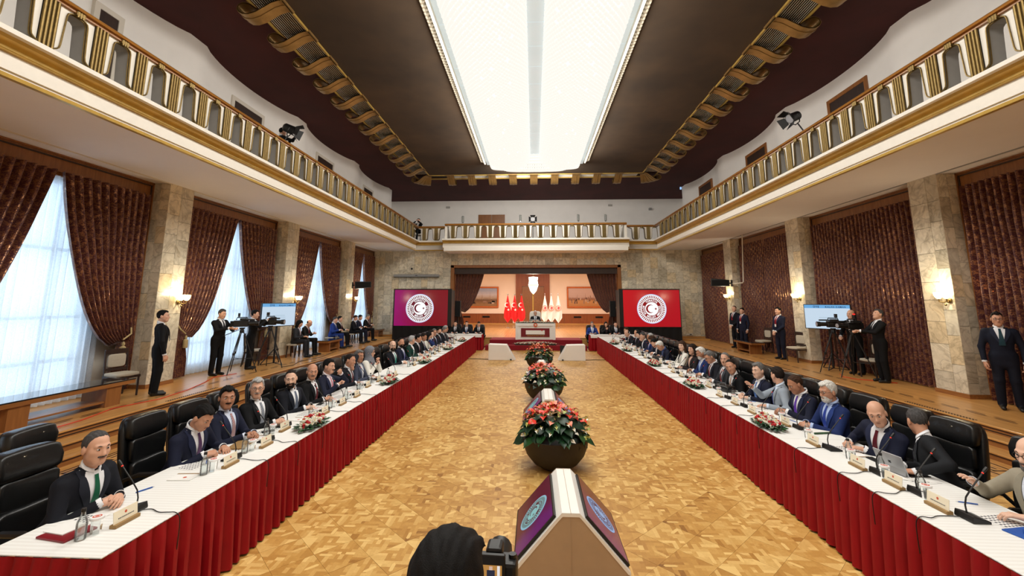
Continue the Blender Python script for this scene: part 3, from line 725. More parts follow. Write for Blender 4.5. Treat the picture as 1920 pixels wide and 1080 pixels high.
# ================================================================== CURTAINS
def tied_panel(name, jamb, inner, axis_pt, ztop, ztie, zbot, wt, wb, folds, amp, parent, tie=True):
    # jamb / inner: positions along the wall; axis_pt(u, off, z) -> world
    NU, NV = folds*8, 30; sg = 1 if inner > jamb else -1; WT = abs(inner-jamb); P = []; UV = []
    for j in range(NV+1):
        z = ztop+(zbot-ztop)*j/NV
        if not tie: w = WT; k = 1
        elif z >= ztie: t = (z-ztie)/(ztop-ztie); w = wt+(WT-wt)*t**.42
        else: w = wt+(wb-wt)*min(1, (ztie-z)/.7)
        row = []
        for i in range(NU+1):
            s_ = i/NU; k = max(.35, w/WT)
            off = amp*(.55+.45*k)*math.cos(2*math.pi*folds*s_+.35*math.sin(3*z+s_*5))+(.04*(1-k) if tie else 0)+.02*math.sin(7*s_+z)
            zz = z
            if tie and z > ztie: zz = z-.10*s_*(1-(z-ztie)/(ztop-ztie))*3*(1-w/WT)
            row.append(axis_pt(jamb+sg*w*s_, off, zz)); UV.append((s_*WT*1.3, z))
        P.append(row)
    b = MB().grid(P); me = b.mesh(name, 'damask', 180); set_uv(me, UV); o = ob(name, me, parent); return o
def tieback(root, p0, p1, p2, knot):
    MB().tube([p0, [(a+b)/2 for a, b in zip(p0, p1)], p1, p2], .018, 6).build('tieback_cord', 'cord', root)
    b = MB().lathe([(.012, 0), (.03, -.04), (.03, -.07), (.018, -.09), (.055, -.12), (.06, -.3), (.05, -.32)], knot, 10); b.build('tassel', 'cord', root)
ORD = ('nearest', 'second', 'third', 'fourth', 'fifth')
for s, side in ((-1, 'left'), (1, 'right')):
    for i, (a, c) in enumerate(BAYS):
        m = (a+c)/2; ap = lambda u, off, z: (s*(9.33-off), u, z)
        for q, (jb, nm) in enumerate(((a+.2, 'near'), (c-.2, 'far'))):
            root = thing('curtain', '%s maroon and gold damask curtain, %s half of the %s %s window' % ('tied back' if s < 0 else 'drawn', nm, ORD[i], side), 'curtain', group='damask window curtains')
            if s < 0:
                tied_panel('drape', jb, m+(.06 if q else -.06), ap, 4.88, 1.55, .40, .30, .46, 11, .075, root)
                tb_ = jb+(.0 if q == 0 else 0); g = 1 if q == 0 else -1
                tieback(root, (-9.4, jb-g*.03, 2.05), (-9.20, jb+g*.12, 1.62), (-9.20, jb+g*.30, 1.50), (-9.18, jb+g*.30, 1.46))
            else: tied_panel('drape', jb, m+(.01 if q else -.01), ap, 4.88, 1.5, .38, .3, .4, 14, .085, root, tie=False)
        if s < 0:
            P = []
            for j in range(9):
                z = 4.85+(.38-4.85)*j/8
                P.append([(-9.5+.045*math.sin(46*(m-1.42+2.84*k/150)+.5*math.sin(k*.13))*(1+.2*math.sin(k)), m-1.42+2.84*k/150, z) for k in range(151)])
            o = MB().grid(P).build('sheer_curtain', 'sheer', smooth=180); tag(o, 'thin white sheer curtain glowing with daylight in the %s left window' % ORD[i], 'curtain', 'sheer window curtains')
# stage curtains and pelmet
for s, side in ((-1, 'left'), (1, 'right')):
    root = thing('curtain', 'tied back damask stage curtain on the %s of the opening' % side, 'curtain', group='stage curtains')
    tied_panel('drape', s*4.66, s*2.95, lambda u, off, z: (u, 25.25-off, z), 4.0, 1.85, .48, .36, .55, 9, .06, root)
    tieback(root, (s*4.66, 25.2, 2.1), (s*4.5, 25.05, 1.9), (s*4.28, 25.06, 1.84), (s*4.32, 25.04, 1.82))
P = [[(-4.66+9.32*k/120, 25.02+.03*math.sin(k*1.3), z) for k in range(121)] for z in (4.24, 4.12, 4.0)]
me = MB().grid(P).mesh('pelmet', 'damask', 180); set_uv(me, lambda c: (c.x, c.z)); tag(ob('pelmet', me), 'gathered damask pelmet along the top of the stage opening', 'pelmet')

# ================================================================== LAMPS
MT['shade_glow'] = emis('sconce_glow', (255, 226, 160), 5.5, False)
MT['pend_glow'] = emis('pendant_glow', (255, 246, 226), 3.2, False)
def make_sconce():
    t = thing('wall_sconce', '', 'wall lamp')
    MB().lathe([(.05, 0), (.06, .02), (.03, .04)], (0, 0, 0), 12).build('backplate', 'brass', t).rotation_euler = (0, R(90), 0)
    for s in (-1, 1):
        MB().tube([(.02, 0, 0), (.09, s*.05, -.05), (.15, s*.09, -.03), (.15, s*.09, .03)], .012, 6).build('arm', 'brass', t)
        MB().lathe([(.025, .03), (.05, .05), (.075, .10), (.085, .16), (.075, .175)], (.15, s*.09, 0), 12).build('glass_shade', 'shade_glow', t)
    MB().ball((.1, 0, -.1), .025, 6, 5).build('drop', 'brass', t)
    return t
sc0 = make_sconce(); first = True
for s, side, L in ((-1, 'left', [(334, 560), (553, 560), (664, 560)]), (1, 'right', [(1780, 556), (1500, 556), (1368, 556)])):
    for i, (px, py) in enumerate(L):
        p = at_x(px, py, s*8.99); lab = 'brass two arm wall sconce with lit shades on the %s %s pillar in view' % (('nearest', 'middle', 'farthest')[i], side)
        loc = (s*8.99, p[1], p[2]-.08)
        if first: sc = sc0; sc.location = loc; sc.rotation_euler = (0, 0, 0 if s < 0 else math.pi); sc['label'] = lab; sc['group'] = 'pillar sconces'; first = False
        else: sc = dup(sc0, loc, 0 if s < 0 else math.pi, lab, 'pillar sconces')
        point_light('sconce_bulb', (s*8.74, p[1], p[2]+.12), 34, (1, .84, .58), .08)
# pendant in the stage room
p = at_y(1000, 535, 28); t = thing('pendant_lamp', 'glowing white crystal pendant lamp hanging over the stage', 'pendant lamp', (p[0], 28, p[2]))
MB().lathe([(.02, -.55), (.08, -.5), (.2, -.35), (.28, -.1), (.33, .0), (.30, .12), (.27, .3), (.30, .45), (.30, .52), (.05, .55)], (0, 0, 0), 20).build('crystal_shade', 'pend_glow', t, 60)
MB().tube([(0, 0, .5), (0, 0, 1.6)], .02, 6).build('stem', 'brass', t); MB().lathe([(.33, 0), (.35, .02), (.33, .04)], (0, 0, -.02), 20).build('band', 'brass', t); MB().ball((0, 0, -.62), .06, 8, 6).build('finial', 'brass', t)
point_light('pendant_bulb', (p[0], 27.4, p[2]-.1), 90, (1, .85, .66), .3)

# ================================================================== EMBLEM AND LETTERING
DG = bpy.context.evaluated_depsgraph_get()
_letters = {}
def letter(ch, bold=.02):
    if ch not in _letters:
        cu = bpy.data.curves.new('t', 'FONT'); cu.body = ch; cu.align_x = 'CENTER'; cu.size = 1; cu.offset = bold; cu.resolution_u = 2
        o = bpy.data.objects.new('t', cu); COL.objects.link(o); bpy.context.view_layer.update()
        me = bpy.data.meshes.new_from_object(o.evaluated_get(bpy.context.evaluated_depsgraph_get()))
        xs = [v.co.x for v in me.vertices] or [0]
        _letters[ch] = ([tuple(v.co) for v in me.vertices], [tuple(p.vertices) for p in me.polygons], max(xs)-min(xs))
        COL.objects.unlink(o); bpy.data.objects.remove(o); bpy.data.curves.remove(cu); bpy.data.meshes.remove(me)
    return _letters[ch]
def text_flat(b, txt, x, y, size, mi, z=0):
    V, F, _ = line(txt); b.add([(x+v[0]*size, y+v[1]*size, z) for v in V], F, mi)
_lines = {}
def line(txt):
    if txt not in _lines:
        V = []; F = []; X = 0
        for ch in txt:
            if ch == ' ': X += .35; continue
            v, f, w = letter(ch); o = len(V); V += [(p[0]+X+w/2, p[1], 0) for p in v]; F += [tuple(i+o for i in q) for q in f]; X += w+.09
        V = [(p[0]-X/2, p[1], 0) for p in V]; _lines[txt] = (V, F, X)
    return _lines[txt]
def ring(b, r0, r1, z, mi, n=64):
    V = []; 
    for k in range(n): a = 2*math.pi*k/n; V += [(r0*math.cos(a), r0*math.sin(a), z), (r1*math.cos(a), r1*math.sin(a), z)]
    b.add(V, [(2*k, 2*k+1, 2*((k+1) % n)+1, 2*((k+1) % n)) for k in range(n)], mi)
def disc(b, c, r, z, mi, n=48): b.add([(c[0]+r*math.cos(2*math.pi*k/n), c[1]+r*math.sin(2*math.pi*k/n), z) for k in range(n)], [tuple(range(n))], mi)
def star(b, c, r, z, mi, rot=0):
    V = [(c[0]+(r if k % 2 == 0 else r*.4)*math.cos(rot+math.pi*k/5), c[1]+(r if k % 2 == 0 else r*.4)*math.sin(rot+math.pi*k/5), z) for k in range(10)]
    b.add(V+[(c[0], c[1], z)], [(k, (k+1) % 10, 10) for k in range(10)], mi)
def crescent(b, c, r, z, mi, ri=.82, off=.27, n=40):
    # outer arc centred c radius r, inner circle radius r*ri shifted right by r*off
    O = []; I = []
    d = r*off; R2 = r*ri; xi = (d*d+r*r-R2*R2)/(2*d); a0 = math.acos(max(-1, min(1, xi/r))); b0 = math.acos(max(-1, min(1, (xi-d)/R2)))
    for k in range(n+1):
        a = a0+(2*math.pi-2*a0)*k/n; bb = b0+(2*math.pi-2*b0)*k/n
        O.append((c[0]+r*math.cos(a), c[1]+r*math.sin(a), z)); I.append((c[0]+d+R2*math.cos(bb), c[1]+R2*math.sin(bb), z))
    b.add(O+I, [(k, k+1, n+2+k, n+1+k) for k in range(n)], mi)
def emblem(b, e, text=True, W=0, D=1, L=2):
    # unit emblem, W white, D dark, L thin line colour; e = layer step
    disc(b, (0, 0), 1.0, e, L); disc(b, (0, 0), .975, 2*e, W); ring(b, .925, .945, 3*e, L)
    for k in range(44):
        a = 2*math.pi*k/44; ca, sa = math.cos(a), math.sin(a)
        q = [(.71, -.028), (.89, -.034), (.89, .034), (.71, .028)]; b.add([(x*ca-y*sa, x*sa+y*ca, 3*e) for x, y in q], [(0, 1, 2, 3)], D)
    ring(b, .45, .67, 3*e, D); disc(b, (0, 0), .45, 3*e, W)
    crescent(b, (-.10, 0), .29, 4*e, D); star(b, (.27, 0), .105, 4*e, D, math.pi)
    if text:
        def arc(t, a0, cw):
            a = a0
            for ch in t:
                if ch == ' ': a += (-1 if cw else 1)*.16; continue
                v, f, w = letter(ch, .035); sz = .175; st = (w+.08)*sz/.565
                m = a+(-1 if cw else 1)*st/2; th = m-math.pi/2 if cw else m+math.pi/2; r0 = .497 if cw else .623
                ct, s_ = math.cos(th), math.sin(th)
                b.add([(r0*math.cos(m)+(p[0]*ct-p[1]*s_)*sz, r0*math.sin(m)+(p[0]*s_+p[1]*ct)*sz, 4*e) for p in v], f, W); a += (-1 if cw else 1)*st
        def alen(t): return sum(.16 if c == ' ' else (letter(c, .035)[2]+.08)*.175/.565 for c in t)
        t = 'TÜRKİYE'; arc(t, math.pi/2+alen(t)/2, True)
        t = 'BÜYÜK MİLLET MECLİSİ'; arc(t, -math.pi/2-alen(t)/2, False)
MT['led_white'] = emis('led_white', (255, 255, 255), 1.05); MT['led_dark_a'] = emis('led_dark_a', (120, 14, 44), .7); MT['led_blue'] = emis('led_line', (150, 150, 214), .8)
def led_bg(name, stops, s, rot=0):
    t = NT(name); v = t.coord('Generated', rot=(0, 0, rot)); sx = t.add('ShaderNodeSeparateXYZ', ins={0: v})
    n = t.noise(v, 3, 3); f = t.add('ShaderNodeMath', operation='MULTIPLY_ADD', ins={0: n, 1: .35, 2: sx.outputs[0]}).outputs[0]
    c = t.ramp(f, stops); t.set(Base_Color=(.01, .01, .01, 1), Roughness=.14, Specular_IOR_Level=.35, Emission_Strength=s); t.link(c, 'Emission Color'); return t.m
MT['led_bg_a'] = led_bg('led_magenta_red', [(.15, (158, 14, 112)), (.6, (146, 14, 56)), (.85, (132, 16, 30))], .85)
MT['led_bg_b'] = led_bg('led_red', [(.1, (196, 14, 26)), (.9, (178, 16, 30))], .95)
MT['led_dark_b'] = emis('led_dark_b', (150, 10, 24), .8)
for side, x0, x1, bgm, dk, ec in (('left', -7.44, -4.60, 'led_bg_a', 'led_dark_a', (787, 578)), ('right', 4.52, 7.38, 'led_bg_b', 'led_dark_b', (1222, 579))):
    Y = 22.8; z0, z1 = 1.07, 2.93; root = thing('led_wall_screen', 'large LED wall, round white emblem on %s, %s of the stage' % ('magenta and dark red' if side == 'left' else 'bright red', side), 'screen', (0, Y, 0))
    fx0, fx1 = (x0-.07, x1+.2) if side == 'left' else (x0-.2, x1+.04)
    MB().box2((fx0, .01, z0-.03), (fx1, .16, z1+.06)).build('cabinet', 'black', root, 0)
    MB().add([(x0, 0, z0), (x1, 0, z0), (x1, 0, z1), (x0, 0, z1)], [(0, 1, 2, 3)]).build('display', bgm and MT[bgm], root, 0)
    P = [[(fx0+(fx1-fx0)*k/60, .03+.02*math.sin(k*.9)*(1-j*.3), z) for k in range(61)] for j, z in enumerate((z0-.03, .5, .01))]
    MB().grid(P).build('drape', 'matt_black', root, 180)
    MB().box2((fx0, .16, 0), (fx0+.06, .9, z1)).box2((fx1-.06, .16, 0), (fx1, .9, z1)).box2((fx0, .85, 0), (fx1, .9, .06)).build('support_frame', 'black', root, 0)
    P = [[(fx1 if side == 'right' else fx0, .16+.75*k/20, z) for k in range(21)] for z in (z0, .01)]
    MB().grid(P).build('side_drape', 'matt_black', root, 180)
    c = at_y(ec[0], ec[1], Y); b = MB(); emblem(b, .0035)
    o = b.build('emblem', ['led_white', dk, 'led_blue'], root, 0, loc=(c[0], -.0005, c[2])); o.scale = (.75, .75, .75); o.rotation_euler = (R(90), 0, 0)
a = at_y(739, 517, YF-.1); b = at_y(824, 517, YF-.1)
t = thing('projection_screen_case', 'long grey projection screen case on the left end of the far wall', 'screen case', ((a[0]+b[0])/2, YF-.12, a[2]))
bevel(MB().box((0, 0, 0), (b[0]-a[0], .14, .15)).build('casing', 'grey_metal', t, 0), .02); MB().box((0, -.06, -.08), (b[0]-a[0]-.06, .03, .03)).build('bottom_bar', 'black', t, 0); MB().box((.0, -.075, .01), (.12, .01, .03)).build('badge', 'black', t, 0)
p = at_y(772, 504, YF-.03); tag(bevel(MB().box((0, 0, 0), (.10, .05, .10)).build('wall_box', 'black', smooth=0, loc=tuple(p)), .008), 'small black square box on the marble above the screen case', 'wall box')
p = at_y(1293, 627, YF-.06); t = thing('floor_socket_box', 'small pale socket strip at the right foot of the far wall', 'socket', tuple(p)); bevel(MB().box((0, 0, 0), (.36, .06, .1)).build('box', 'plaster', t, 0), .01); MB().box((.05, -.035, 0), (.1, .01, .04)).build('socket', 'black', t, 0)

# line speakers on brackets
for s, side, (px, py) in ((-1, 'left', (681, 535)), (1, 'right', (1350, 531))):
    p = at_x(px, py, s*8.45); t = thing('wall_speaker', 'black angled loudspeaker on a bracket by the farthest %s pillar' % side, 'loudspeaker', tuple(p))
    q = MB().prism([(-.38, -.16), (.38, -.12), (.38, .16), (-.38, .2)], lambda a, b, tt: (a, tt, b), -.22, .22).build('cabinet', 'black', t, 0); q.rotation_euler = (0, s*R(4), R(20)*-s); bevel(q, .02)
    MB().box((0, -.235, .02), (.68, .01, .24)).build('speaker_grille', 'grille_black', t, 0, rz=R(20)*-s)
    MB().tube([(s*.3, 0, 0), (s*.55, .05, 0)], .03, 6).box((s*.56, .05, 0), (.04, .2, .3)).build('bracket', 'black', t, 0)
p0 = at_x(1392, 447, 8.97); p1 = at_x(1394, 530, 8.97)
tag(MB().tube([(8.97, p0[1], SOF), (8.97, p1[1], p1[2]+.05), (8.97, p1[1]+.05, p1[2]), (8.97, p1[1]+1.0, p1[2])], .025, 6).build('cable_conduit', 'plaster'), 'thin pale conduit running down the far right pillar to the speaker', 'conduit')
# slim black column speakers at the opening
for s, side, px in ((-1, 'left', 859), (1, 'right', 1148)):
    a = at_y(px, 564, 24.4); b = at_y(px, 594, 24.4); t = thing('column_speaker', 'slim black column loudspeaker in the %s corner of the stage opening' % side, 'loudspeaker', (a[0], 24.4, .45))
    bevel(MB().box2((-.16, -.12, b[2]-.45), (.16, .12, a[2]-.45)).build('cabinet', 'black', t, 0), .02); MB().box2((-.13, -.125, b[2]-.42), (.13, -.12, a[2]-.48)).build('speaker_grille', 'grille_black', t, 0)
    MB().tube([(0, 0, .02), (0, 0, b[2]-.44)], .03, 8).lathe([(.28, 0), (.28, .02), (.04, .05)], (0, 0, 0), 12).build('stand', 'black', t)

# ================================================================== STAGE THINGS
for side, (xa, xb) in (('left', (-5.85, -2.98)), ('right', (2.62, 5.5))):
    t = thing('framed_painting', 'wide gilt framed painting of %s on the stage wall' % ('a hazy townscape with boats' if side == 'left' else 'a crowd crossing sandy ground'), 'painting', (0, 35.9, 0)); z0, z1 = 1.80, 3.52; w = .13
    bevel(MB().box2((xa, -.06, z0), (xb, .06, z0+w)).box2((xa, -.06, z1-w), (xb, .06, z1)).box2((xa, -.06, z0+w), (xa+w, .06, z1-w)).box2((xb-w, -.06, z0+w), (xb, .06, z1-w)).build('gilt_frame', M('gilt_'+side, (196, 104, 44), .4, .3, var=.1), t, 0), .03)
    n = NT('painting_'+side); v = n.coord('Generated'); sz = n.add('ShaderNodeSeparateXYZ', ins={0: v}); no = n.noise(n.add('ShaderNodeMapping', ins={'Vector': v, 'Scale': (9, 1, 5)}).outputs[0], 1.6, 6, .6)
    f = n.add('ShaderNodeMath', operation='MULTIPLY_ADD', ins={0: no, 1: .22, 2: sz.outputs[2]}).outputs[0]
    n.link(n.ramp(f, [(.2, (150, 112, 70)), (.45, (110, 78, 52)), (.56, (172, 150, 128)), (.75, (196, 188, 190)), (1.1 if False else .98, (160, 168, 188))] if side == 'left' else [(.15, (184, 128, 74)), (.40, (196, 140, 84)), (.52, (140, 92, 70)), (.62, (196, 164, 150)), (.95, (206, 176, 164))]), 'Base Color'); n.set(Roughness=.6)
    MB().box2((xa+w, -.01, z0+w), (xb-w, .04, z1-w)).build('canvas', n.m, t, 0)
    b = MB(); rr = random.Random(4)
    for k in range(26 if side == 'right' else 9):
        x = xa+.25+(xb-xa-.5)*rr.random(); zb = z0+.3+.45*rr.random()*(1 if side == 'right' else .4); hh = rr.uniform(.12, .3)
        if side == 'right': b.add([(x-.05, -.012, zb), (x+.05, -.012, zb), (x+.03, -.012, zb+hh), (x-.03, -.012, zb+hh)], [(0, 1, 2, 3)], k % 3)
        else: b.add([(x-.18, -.012, zb), (x+.18, -.012, zb), (x+.12, -.012, zb+.12), (x-.12, -.012, zb+.12)], [(0, 1, 2, 3)], k % 3)
    for k in range(3): x = xa+.5+(xb-xa-.9)*(k+.5)/3; b.add([(x, -.012, z0+.75), (x+.035, -.012, z0+.75), (x+.02, -.012, z0+1.15+.1*k)], [(0, 1, 2)], 1)
    b.build('painted_figures', [M('paint_a', (86, 62, 48), .7), M('paint_b', (150, 116, 98), .7), M('paint_c', (196, 170, 150), .7)], t, 0)
# flags
MT['flag_red'] = M('flag_red', (222, 22, 28), .6, var=.08); MT['flag_white'] = M('flag_white', (246, 240, 236), .6, var=.03); MT['flag_ring'] = M('flag_ring', (214, 120, 76), .6)
for i, px in enumerate((952, 965, 978, 1022, 1034, 1047)):
    p = at_z(px, 615, .45); yb = 31.45; p = at_y(px, 600, yb); red = i < 3
    t = thing('flag', '%s %s flag on a pole behind the desk, %s of three' % ('red', 'crescent and star', ('leftmost', 'middle', 'rightmost')[i % 3]) if red else 'white flag with round red emblem behind the desk, %s of three' % ('leftmost', 'middle', 'rightmost')[i % 3], 'flag', (p[0], yb, .45), group='red flags' if red else 'white flags')
    MB().tube([(0, 0, .02), (0, 0, 2.36)], .018, 6).build('pole', 'chrome', t); MB().lathe([(.17, 0), (.17, .02), (.03, .05)], (0, 0, 0), 14).build('pole_base', 'chrome', t)
    b = MB()
    if red: disc(b, (0, 0), .07, 0, 0, 16); b.v = []; b.f = []; b.m = []; crescent(b, (0, 0), .06, 0, 0); b.build('crescent_finial', 'chrome', t, 0, loc=(0, 0, 2.40)).rotation_euler = (R(90), R(-90), 0)
    else: MB().ball((0, 0, 2.38), .03, 8, 6).lathe([(.02, 0), (.001, .12)], (0, 0, 2.38), 6).build('finial', 'chrome', t)
    g = 1 if red else 1
    P = []; NV = 22
    def fl_w(z): return .03+.25*min(1, (2.28-z)/1.15)**1.15 if z > .72 else .28*max(0, (z-.36)/.36)+.002
    for j in range(NV+1):
        z = 2.28+(.36-2.28)*j/NV; w = fl_w(z); P.append([(-w*.95+1.9*w*k/12, -.05-.05*math.cos(k/12*math.pi*3+j*.05)*min(1, w*4), z) for k in range(13)])
    MB().grid(P).build('cloth', 'flag_red' if red else 'flag_white', t, 180)
    b = MB()
    if red:
        star(b, (.05, 1.28), .10, -.13, 0, math.pi/2); crescent(b, (-.06, 1.62), .16, -.13, 0)
        V = [(x, z, y) for x, y, z in b.v]; b.v = V; o = b.build('crescent_and_star', 'flag_white', t, 0)
        for v in o.data.vertices: v.co = (v.co[0], -.13, v.co[2])
    else:
        disc(b, (0, 1.4), .19, -.13, 0, 24); disc(b, (0, 1.4), .15, -.134, 2, 24); disc(b, (0, 1.4), .11, -.138, 1, 24); crescent(b, (-.02, 1.4), .07, -.142, 2); star(b, (.05, 1.38), .03, -.142, 2)
        b.v = [(x, z, y) for x, y, z in b.v]; b.build('round_emblem', ['flag_ring', 'flag_red', 'flag_white'], t, 0)
# desk
DKX = -.01
t = thing('podium_desk', 'white lacquered chairman desk with red inset on the carpeted steps', 'desk', (DKX, 22.12, .452)); MT['desk_red'] = M('desk_red', (116, 10, 24), .5)
bevel(MB().box2((-1.0, 0, 0), (1.0, .75, .80)).build('body', 'white_lac', t, 0), .015); bevel(MB().box2((-1.0, -.03, .66), (1.0, .78, .80)).build('top', 'white_lac', t, 0), .015)
for x in (-.97, .97): MB().box((x*.955, -.02, .33), (.13, .05, .66)).build('side_post', 'white_lac', t, 0)
MB().box2((-.72, -.03, .14), (.70, 0, .56)).build('red_inset', 'desk_red', t, 0); MB().box2((-.48, -.05, .26), (.46, -.03, .46)).build('white_plaque', 'white_lac', t, 0)
b = MB()
for k in range(12): b.box2((-.44+k*.075, -.06, .28), (-.40+k*.075, -.05, .30+.10*((k*7) % 3)/2))
b.build('plaque_relief', 'white_lac', t, 0); MB().box2((.28, -.062, .44), (.36, -.05, .49)).build('small_flag', 'rose', t, 0)
b = MB(); text_flat(b, 'TÜRKİYE BÜYÜK MİLLET MECLİSİ', 0, .19, .05, 0); b.v = [(x, -.034, y) for x, y, z in b.v]; b.build('lettering', 'gold', t, 0)
b = MB(); ring(b, .05, .1, 0, 0, 20); disc(b, (0, 0), .05, 0, 1, 16); crescent(b, (0, 0), .04, .004, 2); b.v = [(x, -.04-z, .72+y) for x, y, z in b.v]; b.build('emblem', ['seal', 'card', 'rose'], t, 0)

def flower_heap(parent, cx, cy, z, lx, ly, h, n, seed, leaves=True, dome=True):
    rr = random.Random(seed); W_, Rr, Lf, Yc = MB(), MB(), MB(), MB()
    for k in range(n):
        a = rr.uniform(0, 2*math.pi); q = math.sqrt(rr.random()); x, y = q*lx*math.cos(a), q*ly*math.sin(a); zz = z+h*(math.sqrt(max(0, 1-q*q*.9)) if dome else .8)*rr.uniform(.75, 1.05); r = rr.uniform(.019, .029)
        if rr.random() < .27: Rr.lathe([(r*.4, -.02), (r*.9, -.008), (r*.85, .008), (r*.45, .014)], (cx+x, cy+y, zz), 6); Rr.ball((cx+x, cy+y, zz+.006), r*.45, 5, 4)
        else:
            pts = [(cx+x, cy+y, zz+.002)]; m = 9
            for p in range(m*2): aa = math.pi*p/m; rad = r*1.15 if p % 2 == 0 else r*.7; pts.append((cx+x+rad*math.cos(aa), cy+y+rad*math.sin(aa), zz+.008*(p % 2 == 0)))
            W_.add(pts, [(0, 1+p, 1+(p+1) % (2*m)) for p in range(2*m)]); Yc.ball((cx+x, cy+y, zz+.006), r*.3, 5, 3); W_.ball((cx+x, cy+y, zz-r*.35), r*.85, 6, 4, 0, (1, 1, .7))
    if leaves:
        for k in range(int(n*leaves)):
            a = rr.uniform(0, 2*math.pi); q = rr.uniform(.55, 1.12); x, y = q*lx*math.cos(a), q*ly*math.sin(a); zz = z+max(.012, h*(1-q*.85)*rr.uniform(.3, .9)); L = rr.uniform(.05, .09); da = a+rr.uniform(-.7, .7); d = Vector((math.cos(da), math.sin(da), rr.uniform(-.1, .5))).normalized()*L; w = d.cross(Vector((0, 0, 1))).normalized()*L*.28; o_ = Vector((cx+x, cy+y, zz))
            e = o_+d; e.z = max(e.z, z+.004); mpt = o_+d*.5; mpt.z = max(mpt.z, z+.004)+.008
            Lf.add([o_, mpt+w, e, mpt-w, mpt+Vector((0, 0, .01))], [(0, 1, 4), (1, 2, 4), (2, 3, 4), (3, 0, 4)], k % 2)
    o = W_.build('daisies', 'flower_white', parent, 0); o['kind'] = 'stuff'; o = Rr.build('roses', 'rose', parent, 60); o['kind'] = 'stuff'; o = Yc.build('daisy_centres', 'yellow', parent, 60); o['kind'] = 'stuff'
    if leaves: o = Lf.build('foliage', ['leaf', 'leaf_dark'], parent, 0); o['kind'] = 'stuff'
t = thing('flower_garland', 'white and red flower garland along the top of the white desk', 'flowers', (DKX, 22.40, 1.255)); MB().box2((-.95, -.26, 0), (.95, .02, .03)).build('tray', 'leaf_dark', t, 0); flower_heap(t, 0, -.12, .03, .97, .16, .07, 260, 1, leaves=.25)
t = thing('flower_garland', 'white and red flower bed on the red step at the foot of the desk', 'flowers', (DKX, 21.78, .235)); MB().box2((-1.0, -.18, 0), (1.0, .18, .03)).build('tray', 'leaf_dark', t, 0); flower_heap(t, 0, 0, .03, 1.05, .2, .13, 360, 2, leaves=.25)
t = thing('laptop', 'grey laptop standing on the white desk', 'laptop', (DKX-.05, 22.62, 1.254)); bevel(MB().box((0, .1, .01), (.36, .25, .02)).build('base', 'silver', t, 0), .004); q = bevel(MB().box((0, 0, .09), (.52, .012, .17)).build('lid', 'silver', t, 0), .004); q.rotation_euler = (R(14), 0, 0)
# white wedge boxes facing the chairman
for s, side in ((-1, 'left'), (1, 'right')):
    t = thing('monitor_wedge', 'plain white wedge box on the floor before the steps, %s one' % side, 'monitor box', (s*1.4 if s < 0 else 1.44, 17.95, 0), group='white wedge boxes')
    b = MB().prism([(-.53*s*-1, 0), (.56*s*-1, 0), (.20*s*-1+.0, .60), (-.53*s*-1, .62)], lambda a, bb, tt: (a, tt, bb), -.02, .5); bevel(b.build('housing', 'white_lac', t, 0), .012)
    MB().box((s*-.38, -.03, .03), (.06, .05, .05)).build('foot', 'black', t, 0); MB().add([(-.45, .51, .1), (.35, .51, .1), (.3, .51, .5), (-.45, .51, .55)], [(0, 1, 2, 3)]).build('screen', 'black', t, 0)
    tag(MB().tube([(s*1.9 if s < 0 else 1.95, 18.1, .01), (s*2.3, 18.2, .012), (s*2.9, 18.25, .01)], .012, 5).build('floor_cable', 'black'), 'black cable on the parquet from the %s white wedge box to the table' % side, 'cable')
# ================================================================== TABLES
TZ = .75
def skirt_run(b, pts, z0, z1, pitch=.125, amp=.042, seed=0):
    rr = random.Random(seed); P = [Vector((p[0], p[1], 0)) for p in pts]; L = sum((P[i+1]-P[i]).length for i in range(len(P)-1)); n = int(L/pitch)*6
    ph = 0; top = []; rows = [[] for _ in range(7)]
    for k in range(n+1):
        d = L*k/n; i = 0
        while i < len(P)-2 and d > (P[i+1]-P[i]).length+1e-9: d -= (P[i+1]-P[i]).length; i += 1
        t = (P[i+1]-P[i]).normalized(); nrm = Vector((t.y, -t.x, 0)); p = P[i]+t*d
        u = (k % 6)/6; w = (1, 1, .9, .55, -1, -1)[k % 6]
        if k % 6 == 0: ph = rr.uniform(.75, 1.25); sh = rr.uniform(-.012, .012)
        for j in range(7):
            z = z1+(z0-z1)*j/6; a = amp*(.35+.75*(j/6)**.7 if j else .18)*ph
            q = p+nrm*(w*a+.012*(j/6))+t*sh*(j/6); rows[j].append((q.x, q.y, z+(.01*rr.random() if j == 6 else 0)))
    b.grid(rows)
def table(name, x0, x1, y0, y1, label, sides, cloths=1, long_y=True):
    t = thing(name, label, 'table')
    n = cloths
    for k in range(n):
        if long_y: a = y0+(y1-y0)*k/n; c = y0+(y1-y0)*(k+1)/n; bb = MB().box2((x0, a+.002, TZ-.012), (x1, c-.002, TZ))
        else: bb = MB().box2((x0, y0, TZ-.012), (x1, y1, TZ))
        bevel(bb.build('tablecloth', 'cloth', t, 0), .005)
    MB().box2((x0+.07, y0+.07, TZ-.045), (x1-.07, y1-.07, TZ-.013)).build('table_top', 'wood', t, 0)
    m = max(2, int((y1-y0 if long_y else x1-x0)/1.8)+1)
    for k in range(m):
        for e in (.1, -.1):
            px, py = ((x0+.1 if e > 0 else x1-.1), y0+.12+(y1-y0-.24)*k/(m-1)) if long_y else (x0+.1+(x1-x0-.2)*k/(m-1), (y0+.1 if e > 0 else y1-.1))
            MB().tube([(px, py, 0), (px, py, TZ-.04)], .02, 6).build('leg', 'chrome', t)
    b = MB(); skirt_run(b, sides, .012, TZ-.008, seed=len(label)); b.build('skirt', 'skirt', t, 70)
    return t
TI, TO = 2.84, 3.66
TY0, TY1 = 2.90, 20.55
tabL = table('conference_table', -TO, -TI, TY0, TY1, 'long conference table with white cloth and red pleated skirt along the left side', [(-TO, TY0), (-TI, TY0), (-TI, TY1), (-TO, TY1)], 9)
